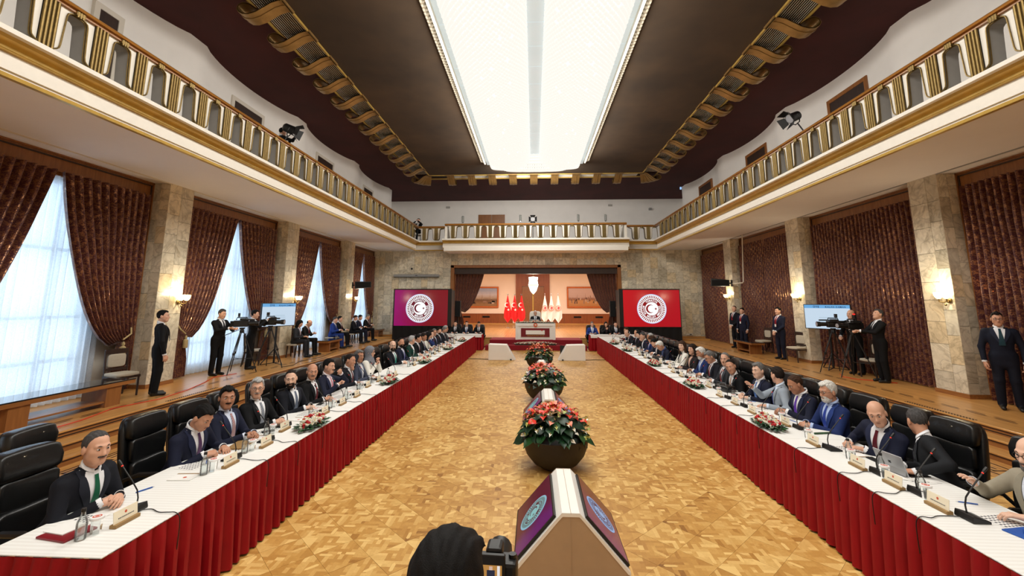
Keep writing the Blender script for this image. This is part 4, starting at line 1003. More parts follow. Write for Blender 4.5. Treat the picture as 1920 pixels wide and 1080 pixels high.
tabR = table('conference_table', TI, TO, 1.9, TY1, 'long conference table with white cloth and red pleated skirt along the right side', [(TO, TY1), (TI, TY1), (TI, 1.9), (TO, 1.9)], 10)
table('cross_table', -4.9, -2.62, 21.35, 21.95, 'short white topped table with red skirt across the left end by the steps', [(-4.9, 21.35), (-2.62, 21.35), (-2.62, 21.95)], 1, False)
table('cross_table', 2.62, 4.9, 21.35, 21.95, 'short white topped table with red skirt across the right end by the steps', [(2.62, 21.95), (2.62, 21.35), (4.9, 21.35)], 1, False)

for o_ in [o for o in bpy.data.objects if o.name.startswith('cross_table')]:
    xs = (-4.9, -2.62) if 'left' in o_['label'] else (2.62, 4.9); bevel(MB().box2((xs[0], 21.29, .62), (xs[1], 21.302, TZ)).build('cloth_drop', 'cloth', o_, 0), .003)
# ---- table furniture templates (local: +y points away from the seated person, across the table)
def flat(b, pts, mi=0): b.add(pts, [tuple(range(len(pts)))], mi)
def make_mic():
    t = thing('desk_microphone', '', 'microphone')
    b = MB().prism([(-.07, 0), (.06, 0), (.06, .015), (.05, .05), (-.07, .016)], lambda a, c, q: (q, a, c), -.075, .075); bevel(b.build('base', 'black', t, 0), .004)
    MB().box((0, -.02, .036), (.13, .004, .002)).build('button_strip', 'silver', t, 0).rotation_euler = (R(16), 0, 0)
    MB().tube([(0, .03, .045), (0, .034, .10), (0, .02, .155), (0, -.035, .225), (0, -.09, .285), (0, -.125, .325)], .0055, 6).build('gooseneck', 'black', t)
    MB().tube([(0, -.125, .325), (0, -.130, .331)], .0068, 8).build('light_ring', emis('mic_ring', (230, 40, 20), 1.5, False), t)
    MB().tube([(0, -.132, .333), (0, -.145, .347), (0, -.165, .368)], [.008, .0105, .009], 8).build('capsule', 'black', t); return t
def make_plate():
    t = thing('name_plate', '', 'name plate')
    bevel(MB().box((0, 0, .012), (.20, .05, .024)).build('wooden_base', 'kraft', t, 0), .003)
    q = MB().box((0, .004, .062), (.19, .004, .085)).build('card', 'card', t, 0); q.rotation_euler = (R(8), 0, 0)
    b = MB(); disc(b, (0, .078), .010, 0, 0, 12); rr = random.Random(2)
    x = -.06
    while x < .06: w = rr.uniform(.004, .008); flat(b, [(x, .046, 0), (x+w, .046, 0), (x+w, .054, 0), (x, .054, 0)], 1); x += w+.003
    b.v = [(-p[0], .0066, p[1]) for p in b.v]; b.build('print', ['seal', 'ink'], t, 0).rotation_euler = (R(8), 0, 0); return t
def make_bottle():
    t = thing('water_bottle', '', 'bottle')
    MB().lathe([(.001, .004), (.03, .002), (.032, .012), (.032, .10), (.029, .12), (.016, .15), (.0125, .165), (.0125, .185)], (0, 0, 0), 14, cap=False).build('glass_body', 'glass', t)
    MB().lathe([(.001, .006), (.0295, .006), (.0295, .09)], (0, 0, 0), 12).build('water', 'glass', t)
    MB().lathe([(.0145, .178), (.0145, .198), (.013, .2)], (0, 0, 0), 12).build('cap', 'cap', t); return t
def make_glass():
    t = thing('drinking_glass', '', 'glass')
    b = MB(); P = []
    for z, r in ((.0, .031), (.008, .033), (.105, .037)): P.append([((r+.0012*(k % 2))*math.cos(2*math.pi*k/24), (r+.0012*(k % 2))*math.sin(2*math.pi*k/24), z) for k in range(24)])
    b.grid(P, cv=True); b.add([p for p in P[1]], [tuple(range(24))]); b.build('tumbler', 'glass', t, 0)
    MB().lathe([(.0405, .098), (.0415, .112), (.038, .116)], (0, 0, 0), 20).build('paper_lid', 'bottle_plastic', t)
    b = MB(); disc(b, (0, 0), .027, .1165, 0, 20); ring(b, .013, .018, .117, 1, 16); b.build('lid_print', ['seal', 'bottle_plastic'], t, 0); return t
def make_chart():
    b = MB(); flat(b, [(-.15, -.105, .0015), (.15, -.105, .0015), (.15, .105, .0015), (-.15, .105, .0015)], 0)
    for i in range(9):
        for j in range(6):
            x, y = -.125+i*.03, -.08+j*.03; flat(b, [(x, y, .002), (x+.016, y, .002), (x+.016, y+.018, .002), (x, y+.018, .002)], 1)
    return b.mesh('seating_chart', ['paper', 'ink'], 0)
def make_pad():
    t = thing('notepad', '', 'notepad'); bevel(MB().box((0, 0, .004), (.15, .21, .008)).build('cover', 'paper', t, 0), .002); MB().box((-.066, 0, .0085), (.018, .21, .001)).build('spine', 'kraft', t, 0)
    b = MB(); disc(b, (.02, .02), .016, .0088, 0, 14); b.build('seal_print', 'seal', t, 0); return t
TPL = dict(mic=make_mic(), plate=make_plate(), bottle=make_bottle(), glass=make_glass(), pad=make_pad()); CHART = make_chart(); USED = set()
SHEET = MB().box((0, 0, .001), (.21, .297, .002)).mesh('paper_sheet', 'paper', 0)
def put(kind, loc, rz, label, group):
    if kind not in USED: USED.add(kind); o = TPL[kind]; o.location = loc; o.rotation_euler = (0, 0, rz); o['label'] = label; o['group'] = group; return o
    return dup(TPL[kind], loc, rz, label, group)
def smooth_path(P, n=4):
    P = [np.array(p, float) for p in P]; Q = [P[0]]+P+[P[-1]]; out = []
    for i in range(1, len(Q)-2):
        for k in range(n):
            t = k/n; a, b, c, d = Q[i-1], Q[i], Q[i+1], Q[i+2]; out.append(tuple(.5*((2*b)+(c-a)*t+(2*a-5*b+4*c-d)*t*t+(3*b-a-3*c+d)*t**3)))
    out.append(tuple(P[-1])); return out
def seat_setting(side, y, who, rr, extras=()):
    """everything on the table in front of the person called who; side -1 left, +1 right"""
    rz = R(-90) if side < 0 else R(90); far = side*3.18
    tz = TZ+.001
    FY = (5.8, 8.82, 11.67, 14.84, 17.75) if side < 0 else (6.13, 8.78, 11.55, 14.76, 17.05)
    yo = y+(-.22 if side < 0 else .11); u = -1 if side < 0 else 1
    dx = .13 if min(abs(q-(yo+u*.05)) for q in FY) < .52 else 0
    put('mic', (side*(3.20+dx), yo-u*.14, tz), rz, 'gooseneck microphone on the table before '+who, 'gooseneck microphones')
    put('plate', (side*(3.10+dx), yo+u*.02, tz), rz, 'ivory name plate on a wooden base before '+who, 'name plates')
    put('bottle', (side*(3.19+dx), yo+u*.26, tz), 0, 'clear water bottle with black cap before '+who, 'water bottles')
    put('glass', (side*(3.16+dx), yo+u*.185, tz), rr.uniform(0, 3), 'tumbler with white paper lid before '+who, 'lidded tumblers')
    cy = yo-u*.13; e = side*TI
    pts = [(side*3.15, cy, tz+.012), (side*3.08, cy+.03+rr.uniform(-.02, .02), tz+.006), (side*2.98, cy+rr.uniform(-.04, .05), tz+.006), (side*2.90, cy+rr.uniform(-.03, .03), tz+.008), (side*2.835, cy, tz+.005), (side*2.80, cy, tz-.05), (side*2.80, cy, tz-.25)]
    pts = smooth_path(pts)
    tag(MB().tube(pts, .0035, 5).build('microphone_cable', 'black'), 'thin black microphone cable over the table edge before '+who, 'cable', 'microphone cables')
    if 'nochart' not in extras:
        o = tag(ob('seating_chart', CHART, None, (side*(3.42+rr.uniform(-.05, .05)), yo-u*.02-u*rr.uniform(0, .1)-.1, tz), rz+rr.uniform(-.2, .2)), 'printed sheet with rows of small dark squares before '+who, 'paper', 'seating charts')
    if 'nopad' not in extras: put('pad', (side*3.32, yo+u*.36+rr.uniform(-.03, .03), tz), rz+rr.uniform(-.4, .1), 'white notepad with brown spine before '+who, 'notepads')
    if 'paper' in extras:
        for q in range(2): tag(ob('paper_sheet', SHEET, None, (side*(3.46-.03*q), yo-u*.2+.05*q, tz+.0022*(q+1)), rz+rr.uniform(-.5, .5)), '%s loose white sheet before %s' % (('lower', 'upper')[q], who), 'paper', 'loose sheets')

def flower_box(x, y, label, seed):
    t = thing('flower_arrangement', label, 'flowers', (x, y, TZ+.001), group='low flower arrangements'); MB().lathe([(.08, 0), (.11, .03), (.10, .05)], (0, 0, 0), 14, sy=2.0).build('dish', 'leaf_dark', t); flower_heap(t, 0, 0, .01, .115, .25, .15, 130, seed)
for s, side, ys_ in ((-1, 'left', (5.8, 8.82, 11.67, 14.84, 17.75)), (1, 'right', (6.13, 8.78, 11.55, 14.76, 17.05))):
    for i, y in enumerate(ys_): flower_box(s*2.965, y, 'low red and white flower arrangement, %s from the camera on the %s table' % (ORD[i], side), 20+i+10*s)

# ================================================================== EXECUTIVE CHAIR
def rbox(b, c, d, r, mi=0, nx=10, ny=4, nz=10, f=None):
    # rounded cushion: superellipsoid lattice
    V = []; n, m = 20, 12; e1, e2 = .35, .35
    sg = lambda v, e: math.copysign(abs(v)**e, v)
    for i in range(m+1):
        a = -math.pi/2+math.pi*i/m
        for k in range(n):
            p = 2*math.pi*k/n; x = sg(math.cos(a), e1)*sg(math.cos(p), e2)*d[0]/2; y = sg(math.cos(a), e1)*sg(math.sin(p), e2)*d[1]/2; z = sg(math.sin(a), e1)*d[2]/2
            q = (x, y, z); q = f(*q) if f else q; V.append((q[0]+c[0], q[1]+c[1], q[2]+c[2]))
    F = [(i*n+k, i*n+(k+1) % n, (i+1)*n+(k+1) % n, (i+1)*n+k) for i in range(m) for k in range(n)]
    b.add(V, F, mi)
def make_chair():
    t = thing('executive_chair', '', 'chair')              # faces +y
    b = MB(); rbox(b, (0, .02, .36), (.56, .54, .12), .04, f=lambda x, y, z: (x, y, z-.03*max(0, y/.27)**2)); b.build('seat', 'leather', t, 180)
    curve = lambda x, y, z: (x*(1-.10*max(0, z/.38)**2), y-.10*(z+.35)/.7+.10*(x/.28)**2*.4-.04*max(0, z)**2, z)
    bk = MB(); rbox(bk, (0, -.30, .78), (.58, .09, .74), .04, f=curve); back = bk.build('backrest', 'leather', t, 180)
    for zc, h in ((.61, .25), (.84, .24)):
        q = MB(); rbox(q, (0, -.25-(zc-.43)*.14, zc), (.48, .08, h), .03, f=lambda x, y, z: (x, y+.05*(x/.23)**2, z-.025*(1-(x/.23)**2))); q.build('cushion', 'leather', back, 180)
    q = MB(); rbox(q, (0, -.315, 1.05), (.53, .13, .22), .05, f=lambda x, y, z: (x*(1-.05*(z > 0)), y+.03*(x/.26)**2-.05*(z/.11 > .2)*.4, z)); q.build('headrest', 'leather', back, 180)
    for s in (-1, 1):
        a = MB().tube([(s*.29, -.26, .52), (s*.335, -.2, .60), (s*.34, -.05, .655), (s*.34, .12, .66), (s*.33, .20, .635), (s*.315, .22, .57), (s*.28, .12, .40)], [.016, .018, .024, .026, .024, .018, .016], 8).build('armrest', 'black', t)
    MB().tube([(0, 0, .10), (0, 0, .36)], .03, 8).build('gas_column', 'black', t)
    bs_ = MB()
    for k in range(5): a = 2*math.pi*k/5; bs_.tube([(0, 0, .12), (.16*math.cos(a), .16*math.sin(a), .11), (.31*math.cos(a), .31*math.sin(a), .075)], [.03, .024, .016], 6)
    base = bs_.build('star_base', 'black', t)
    for k in range(5): a = 2*math.pi*k/5; MB().ball((.31*math.cos(a), .31*math.sin(a), .034), .033, 8, 6).build('caster', 'black', base)
    t.scale = (.9, 1, 1); return t
CH0 = make_chair(); _chused = [False]
def chair(x, y, rz, label, group='black leather chairs'):
    if not _chused[0]: _chused[0] = True; CH0.location = (x, y, 0); CH0.rotation_euler = (0, 0, rz); CH0['label'] = label; CH0['group'] = group; return CH0
    return dup(CH0, (x, y, 0), rz, label, group)

# ---- upholstered side chair, bench, stool
def make_side_chair():
    t = thing('side_chair', '', 'chair')                   # faces +y
    q = MB(); rbox(q, (0, 0, .455), (.46, .46, .08), .03); q.build('seat', 'uphol', t, 180); MB().box((0, 0, .41), (.45, .45, .05)).build('seat_frame', 'wood_dark', t, 0)
    for sx in (-1, 1):
        MB().tube([(sx*.205, .20, 0), (sx*.205, .20, .41)], .02, 6).build('leg', 'wood_dark', t); MB().tube([(sx*.205, -.26, 0), (sx*.205, -.2, .42), (sx*.205, -.25, .95)], .02, 6).build('leg', 'wood_dark', t)
    MB().box((0, -.245, .92), (.43, .035, .10)).build('top_rail', 'wood_dark', t, 0); MB().box((0, -.215, .55), (.43, .03, .05)).build('lower_rail', 'wood_dark', t, 0); q = MB(); rbox(q, (0, -.222, .73), (.33, .06, .27), .03); q.build('back_pad', 'uphol', t, 180); return t
SC0 = make_side_chair(); _sc = [False]
def side_chair(x, y, rz, label):
    if not _sc[0]: _sc[0] = True; o = SC0; o.location = (x, y, .36); o.rotation_euler = (0, 0, rz); o['label'] = label; o['group'] = 'upholstered side chairs'; return o
    return dup(SC0, (x, y, .36), rz, label, 'upholstered side chairs')
def bench(x, y0, y1, label, depth=.5, h=.44):
    t = thing('bench_table', label, 'bench', (x, (y0+y1)/2, .36), group='marble topped benches'); L = y1-y0
    MB().box((0, 0, h-.045), (depth, L, .07)).build('frame', 'wood_fy', t, 0); bevel(MB().box((0, 0, h), (depth+.01, L+.01, .022)).build('stone_top', 'stone_top', t, 0), .004)
    for s in (-1, 1): MB().box((0, s*L*.33, (h-.08)/2), (depth-.06, .07 if L < 1.6 else .3, h-.08)).build('leg_panel', 'wood_v', t, 0)
    MB().box((0, 0, .1), (depth-.1, L*.66, .03)).build('shelf', 'wood_fy', t, 0); return t
def make_stool():
    t = thing('stool', '', 'stool'); q = MB(); rbox(q, (0, 0, .44), (.38, .38, .07), .03); q.build('seat', 'uphol', t, 180)
    for sx in (-1, 1):
        for sy in (-1, 1): MB().tube([(sx*.15, sy*.15, 0), (sx*.13, sy*.13, .42)], .022, 6).build('leg', 'wood_dark', t)
    return t
# ================================================================== PEOPLE
# Bodies are grown as one continuous surface: tapered limbs are blended in a distance field and skinned.
def surf(Fd, org, h):
    S = Fd < 0; n = S.astype(np.int8)
    cnt = n[:-1, :-1, :-1]+n[1:, :-1, :-1]+n[:-1, 1:, :-1]+n[:-1, :-1, 1:]+n[1:, 1:, :-1]+n[1:, :-1, 1:]+n[:-1, 1:, 1:]+n[1:, 1:, 1:]
    act = (cnt > 0) & (cnt < 8); ids = np.argwhere(act); idx = np.full(act.shape, -1, np.int32); idx[act] = np.arange(len(ids))
    acc = np.zeros((len(ids), 3)); num = np.zeros(len(ids)); C = [(a, b, c) for a in (0, 1) for b in (0, 1) for c in (0, 1)]
    for a in C:
        for ax in range(3):
            if a[ax]: continue
            b = list(a); b[ax] = 1; f0 = Fd[ids[:, 0]+a[0], ids[:, 1]+a[1], ids[:, 2]+a[2]]; f1 = Fd[ids[:, 0]+b[0], ids[:, 1]+b[1], ids[:, 2]+b[2]]
            m = (f0 < 0) != (f1 < 0); t = np.where(m, f0/np.where(m, f0-f1, 1), 0); p = np.tile(np.array(a, float), (len(ids), 1)); p[:, ax] += t; acc += p*m[:, None]; num += m
    V = np.asarray(org)+h*(ids+acc/num[:, None]); Fs = []
    for ax in range(3):
        A = np.moveaxis(S, ax, 0); I = np.moveaxis(idx, ax, 0)
        d = A[:-1, 1:-1, 1:-1] != A[1:, 1:-1, 1:-1]; e = np.argwhere(d); i, j, k = e[:, 0], e[:, 1]+1, e[:, 2]+1
        q = np.stack([I[i, j-1, k-1], I[i, j, k-1], I[i, j, k], I[i, j-1, k]], 1); ins = A[i, j, k]
        if ax == 1: ins = ~ins
        q = np.where(ins[:, None], q, q[:, ::-1]); Fs.append(q)
    return V, np.concatenate(Fs), ids
def smin(a, b, k): hh = np.maximum(k-np.abs(a-b), 0)/k; return np.minimum(a, b)-hh*hh*k*.25
def smax(a, b, k): return -smin(-a, -b, k)
def capd(P, a, b, ra, rb):
    a = np.asarray(a, float); ba = np.asarray(b, float)-a; pa = P-a; t = np.clip((pa@ba)/max(1e-9, ba@ba), 0, 1); return np.linalg.norm(pa-t[..., None]*ba, axis=-1)-(ra+(rb-ra)*t)
def elld(P, c, r): r = np.asarray(r, float); return (np.linalg.norm((P-np.asarray(c))/r, axis=-1)-1)*r.min()
def gridP(lo, hi, h):
    ax = [np.arange(l, u+h, h) for l, u in zip(lo, hi)]; return np.stack(np.meshgrid(*ax, indexing='ij'), -1)
def field_mesh(prims, h):
    """prims: (a, b, ra, rb, k, label, frame, scale)"""
    los, his = [], []
    for a, b, ra, rb, k, lab, fr, sc in prims:
        r = max(ra, rb)*max(sc)+.02; los.append(np.minimum(a, b)-r); his.append(np.maximum(a, b)+r)
    lo = np.min(los, 0)-2*h; hi = np.max(his, 0)+2*h; dims = np.ceil((hi-lo)/h).astype(int)+1
    D = np.full(dims, .5); L = np.zeros(dims, np.int8); Dm = np.full(dims, 9.0)
    for (a, b, ra, rb, k, lab, fr, sc), l0, h0 in zip(prims, los, his):
        i0 = np.maximum(0, ((l0-k-lo)/h).astype(int)); i1 = np.minimum(dims, ((h0+k-lo)/h).astype(int)+2); sl = tuple(slice(p, q) for p, q in zip(i0, i1))
        ax = [lo[d]+h*np.arange(i0[d], i1[d]) for d in range(3)]; P = np.stack(np.meshgrid(*ax, indexing='ij'), -1)
        if fr is not None: q = (P-a)@fr/np.asarray(sc); bb = (np.asarray(b)-a)@fr/np.asarray(sc); d = capd(q, (0, 0, 0), bb, ra, rb)*min(sc)**.5
        else: d = capd(P, a, b, ra, rb)
        m = d < Dm[sl]; L[sl] = np.where(m, lab, L[sl]); Dm[sl] = np.minimum(Dm[sl], d); D[sl] = smin(D[sl], d, k)
    V, F, ids = surf(D, lo, h); lab = L[ids[:, 0], ids[:, 1], ids[:, 2]]; return V, F, lab[F[:, 0]]

# ---- heads, hair, hands
_cache = {}
def head_geo(h, fem=False):
    key = ('head', h, fem)
    if key not in _cache:
        P = gridP((-.11, -.14, -.19), (.11, .14, .15), h); jw = .86 if fem else 1.0
        d = elld(P, (0, -.012, .035), (.076, .097, .088)); d = smin(d, elld(P, (0, .028, -.035), (.061*jw, .068, .085)), .03); d = smin(d, capd(P, (-.012*jw, .064, -.097), (.012*jw, .064, -.097), .024*jw, .024*jw), .035)
        for s in (-1, 1):
            d = smin(d, capd(P, (s*.04, .052, -.022), (s*.044, .03, -.055), .028, .026*jw), .025)
            d = smin(d, capd(P, (s*.012, .088, .024), (s*.042, .074, .026), .010, .010), .018)
            d = smax(d, -capd(P, (s*.026, .101, .006), (s*.037, .097, .005), .0135, .0125), .012)
            d = smin(d, capd(P, (s*.010, .098, -.036), (s*.011, .092, -.037), .0085, .0085), .008)
            d = smin(d, elld(P, (s*.079, -.010, -.008), (.011, .021, .032)), .008)
        d = smin(d, capd(P, (0, .088, .014), (0, .110, -.032), .0085, .0125), .014)
        d = smin(d, capd(P, (-.016, .0885, -.058), (.016, .0885, -.058), .0065, .0065), .009); d = smin(d, capd(P, (-.013, .0875, -.069), (.013, .0875, -.069), .0075, .0075), .009)
        d = smax(d, -capd(P, (-.022, .098, -.0635), (.022, .098, -.0635), .0045, .0045), .003)
        d = smin(d, capd(P, (0, -.022, -.06), (0, -.034, -.18), .052*(.9 if fem else 1), .056*(.9 if fem else 1)), .03)
        _cache[key] = surf(d, (-.11, -.14, -.19), h)[:2]
    return _cache[key]
HL = dict(short=([-.13, -.05, -.018, .006, .03, .055, .07, .2], [-.085, -.072, -.05, -.030, .030, .070, .078, .080]), recede=([-.13, -.05, -.018, .004, .02, .045, .06, .2], [-.085, -.072, -.05, -.025, .045, .080, .105, .3]), ring=([-.13, -.05, -.018, .004, .02, .04, .2], [-.085, -.072, -.05, -.03, .03, .2, .3]), bangs=([-.13, -.03, .0, .03, .06, .2], [-.10, -.10, -.06, -.02, .05, .055]))
def hair_geo(style, h=.0085):
    key = ('hair', style, h)
    if key not in _cache:
        lo = (-.15, -.18, -.34); P = gridP(lo, (.15, .15, .17), h); y = P[..., 1]; z = P[..., 2]; x = np.abs(P[..., 0])
        X_ = P[..., 0]; wob = .0022*np.sin(190*X_+60*z+30*y)*np.sin(55*y+20*z)+.0012*np.sin(300*X_*(1+y))
        if style == 'scarf':
            d = elld(P, (0, -.008, .035), (.094, .115, .108)); d = smin(d, capd(P, (0, -.01, -.08), (0, -.0, -.22), .085, .13), .05); d = smax(d, -elld(P, (0, .11, -.025), (.058, .085, .083)), .02); d = smax(d, -.3-z, .01)
        else:
            base = dict(short=(.0795, .1005, .101), thick=(.083, .105, .106), buzz=(.0775, .0985, .0905), recede=(.079, .100, .0945), ring=(.079, .1, .092), long=(.087, .107, .103), bangs=(.086, .107, .103)).get(style)
            d = elld(P, (0, -.014, .036), base)+wob*(.25 if style == 'buzz' else 1); hl = HL.get(style, HL['short'] if style in ('thick', 'buzz') else HL['bangs'] if style == 'long' else HL['short'])
            if style in ('short', 'thick'):                 # parted, swept up front
                d = smin(d, elld(P, (.012, .050, .094), (.052, .036, .026) if style == 'thick' else (.046, .030, .018))+wob, .03)
            hz_ = np.interp(y, *hl)
            if style in ('short', 'thick', 'buzz', 'recede'):
                fr = np.clip((y-.02)/.04, 0, 1); hz_ = hz_+fr*(.022*np.clip((x-.018)/.03, 0, 1)-.004*np.cos(X_*95)+.0035*np.sin(X_*330))
            hz_ = hz_+.004*np.sin(y*160+X_*40); d = smax(d, hz_-z, .010)
            d = smax(d, -elld(P*np.array([1., 1, 1]), (.082, -.008, -.014), (.024, .021, .034)), .006); d = smax(d, -elld(P, (-.082, -.008, -.014), (.024, .021, .034)), .006) if style not in ('long', 'bangs') else d
            if style == 'ring': d = smax(d, z-.050+.25*np.clip(y+.02, 0, 1), .012)
            if style in ('long', 'bangs'):
                L_ = -.20 if style == 'long' else -.15
                for s in (-1, 1): d = smin(d, capd(P, (s*.072, -.015, .02), (s*.085, .0, L_), .030, .030)+wob, .03)
                d = smin(d, capd(P, (0, -.07, .02), (0, -.07, L_), .06, .055)+wob, .04)
        _cache[key] = surf(d, lo, h)[:2]
    return _cache[key]
def beard_geo(style, h=.007):
    key = ('beard', style)
    if key not in _cache:
        lo = (-.1, -.06, -.16); P = gridP(lo, (.1, .13, .02), h); x = np.abs(P[..., 0]); y = P[..., 1]; z = P[..., 2]
        m = capd(P, (-.024, .090, -.052), (.024, .090, -.052), .0085, .0085); m = smin(m, capd(P, (-.004, .097, -.048), (.004, .097, -.048), .008, .008), .012)
        if style == 'beard':
            d = elld(P, (0, .026, -.042), (.066, .073, .092)); d = smin(d, capd(P, (-.014, .066, -.1), (.014, .066, -.1), .029, .029), .03); d = smax(d, z-(-.058+np.clip(x-.02, 0, 1)*1.1), .01); d = smax(d, .002-y, .01); d = smax(d, -capd(P, (-.018, .10, -.063), (.018, .10, -.063), .011, .011), .006); d = smin(d, m, .012)
        else: d = m
        _cache[key] = surf(d, lo, h)[:2]
    return _cache[key]
def hand_geo(kind, h):
    """right hand, wrist at origin, fingers +y, palm -z, thumb -x"""
    key = ('hand', kind, h)
    if key not in _cache:
        pr = []; cu = dict(flat=(8, 16, 12), rest=(22, 32, 22), fist=(62, 88, 60), point=(55, 80, 60))[kind]
        def c(a, b, ra, rb, k=.012): pr.append((np.array(a, float), np.array(b, float), ra, rb, k, 1, None, (1, 1, 1)))
        c((0, -.045, .0), (0, .012, 0), .026, .024, .02)
        for x0, x1, yy in ((-.016, -.027, .086), (-.005, -.009, .090), (.006, .010, .087), (.016, .027, .080)): c((x0, .01, 0), (x1, yy, 0), .0145, .0125, .014)
        for q, (x, yb, L, sp) in enumerate(((-.029, .088, .078, -.06), (-.0095, .093, .088, -.015), (.0105, .089, .082, .03), (.029, .080, .064, .09))):
            p = np.array((x, yb, 0.)); ang = 0; cc = cu if not (kind == 'point' and q == 0) else (5, 8, 5)
            for s_, fr in enumerate((.45, .31, .24)):
                ang += R(cc[s_]); d = np.array((math.sin(sp)*math.cos(ang), math.cos(ang), -math.sin(ang))); n_ = p+d*L*fr; c(p, n_, .0092-.0009*s_, .0085-.0009*s_, .006); p = n_
        t0 = np.array((-.022, .02, -.006)); t1 = np.array((-.048, .052, -.016)); t2 = np.array((-.054, .082, -.022)) if kind != 'fist' else np.array((-.026, .082, -.036)); t3 = t2+((0.004, .024, -.004) if kind != 'fist' else (.022, .01, -.006))
        c(t0, t1, .015, .0115, .012); c(t1, t2, .011, .0095, .006); c(t2, t3, .0095, .008, .005)
        V, F, _ = field_mesh(pr, h); _cache[key] = (V, F)
    return _cache[key]
# ---- clothing fronts computed once on the chest surface
TORSO = [((-.058, 0, -.0), (.058, 0, -.0), .114, .114, .05, (1, .92, .95)), ((0, .018, .06), (0, .022, .26), .168, .170, .06, (1, .72, 1)), ((-.065, .005, .36), (.065, .005, .36), .122, .122, .06, (1, .86, 1)), ((-.155, -.012, .445), (.155, -.012, .445), .060, .060, .05, (1, 1, .85)), ((0, -.03, .43), (0, -.025, .53), .088, .058, .05, (1, .9, 1))]
def torso_d(P):
    d = np.full(P.shape[:-1], .5)
    for a, b, ra, rb, k, sc in TORSO:
        a = np.asarray(a, float); q = (P-a)/np.asarray(sc); d = smin(d, capd(q, (0, 0, 0), (np.asarray(b)-a)/np.asarray(sc), ra, rb)*min(sc)**.5, k)
    return d
def chest(x, z):
    x = np.asarray(x, float); y = np.full(x.shape, .45)
    for _ in range(40): y = np.maximum(-.035, y-torso_d(np.stack([x, y, np.broadcast_to(z, x.shape)], -1))*.9)
    return y
def strip(cols, rows, fx, off):
    """cols: n columns, rows: list of z; fx(z)->(xl,xr)"""
    Z_ = np.asarray(rows); X = np.array([np.linspace(*fx(z), cols) for z in Z_]); Y = chest(X, Z_[:, None])+off
    return [[(X[i, j], Y[i, j], Z_[i]) for j in range(cols)] for i in range(len(Z_))]
VB, VT = .20, .515
zs_ = list(np.linspace(VT, VB, 12))
vw = lambda z: .004+.074*max(0, (z-VB)/(VT-VB))**.9
SHIRT = MB().grid(strip(7, zs_, lambda z: (-vw(z), vw(z)), .006)).mesh('shirt_front', 'paper', 180)
tz_ = list(np.linspace(.495, VB-.0, 12))
TIE = MB().grid(strip(5, tz_, lambda z: (-(.017 if z > .47 else .016+.10*(.47-z)), (.017 if z > .47 else .016+.10*(.47-z))), .013)).mesh('tie', 'paper', 180)
LAPELS = []
for s in (-1, 1):
    lb = MB(); lw = lambda z: .012+.055*min(1, max(0, (z-VB)/(VT-VB))*1.6)*(1 if z < .44 else max(.35, 1-(z-.44)*9))
    lb.grid(strip(4, zs_, lambda z: (s*vw(z), s*(vw(z)+lw(z))), .011)); LAPELS.append(lb.mesh('lapel', 'paper', 180))
cb = MB(); rows = []
for z, r, t in ((.49, .072, .012), (.545, .064, .006), (.558, .066, .006), (.535, .075, .014)):
    rows.append([(r*.95*math.sin(a), -.026+r*math.cos(a)*.96+t*.6, z-.022*math.cos(a)) for a in np.linspace(.28, 2*math.pi-.28, 20)])
COLLAR_S = cb.grid(rows).mesh('shirt_collar', 'paper', 180)
CUFF = MB().lathe([(.037, -.028), (.0365, .002), (.033, .004), (.030, -.01)], (0, 0, 0), 12, cap=False).mesh('shirt_cuff', 'paper', 60)
def slot(o, *mats):
    for i, m in enumerate(mats): o.material_slots[i].link = 'OBJECT'; o.material_slots[i].material = m
    return o
_cm = {}
def CMAT(col, rough=.75, kind='cloth'):
    key = (col, kind)
    if key not in _cm:
        _cm[key] = M('%s_%d_%d_%d' % ((kind,)+col), col, rough if kind != 'skin' else .5, var=.05 if kind == 'cloth' else .35 if kind == 'hair' else .07, scale=70 if kind == 'hair' else 14, bump=.15 if kind == 'cloth' else .5 if kind == 'hair' else 0, sheen=0, spec=.2 if kind in ('cloth', 'hair') else .4)
        if kind == 'skin': _cm[key].node_tree.nodes['Principled BSDF'].inputs['Subsurface Weight'].default_value = .0
    return _cm[key]
def striped(name, c1, c2):
    t = NT(name); v = t.coord('Object'); sx = t.add('ShaderNodeSeparateXYZ', ins={0: v}); a = t.add('ShaderNodeMath', operation='MULTIPLY_ADD', ins={0: sx.outputs[0], 1: 260.0, 2: 0.0}).outputs[0]; a = t.add('ShaderNodeMath', operation='MULTIPLY_ADD', ins={0: sx.outputs[2], 1: 300.0, 2: a}).outputs[0]
    s = t.add('ShaderNodeMath', operation='SINE', ins={0: a}).outputs[0]; t.link(t.ramp(s, [(.35, c1), (.5, c2)]), 'Base Color'); t.set(Roughness=.5); return t.m
SKIN = [(214, 166, 140), (198, 146, 118), (226, 184, 160), (178, 126, 98)]
HAIR = dict(black=(16, 14, 14), dark=(34, 25, 20), brown=(62, 42, 30), grey=(110, 108, 106), silver=(168, 168, 168), white=(216, 214, 208), salt=(74, 72, 72))
def ik(s, w, l1, l2, pole):
    s, w = np.array(s, float), np.array(w, float); d = w-s; L = np.linalg.norm(d); Lm = (l1+l2)*.995
    if L > Lm: w = s+d/L*Lm; d = w-s; L = Lm
    n = d/L; a = (l1*l1-l2*l2+L*L)/(2*L); hh = math.sqrt(max(0, l1*l1-a*a)); p = np.array(pole, float); p -= n*(p@n); p /= np.linalg.norm(p); return s+n*a+p*hh, w
def eul(yaw, pitch, roll): return np.array(Matrix.Rotation(R(yaw), 3, 'Z') @ Matrix.Rotation(R(pitch), 3, 'X') @ Matrix.Rotation(R(roll), 3, 'Y'))
PEOPLE = []
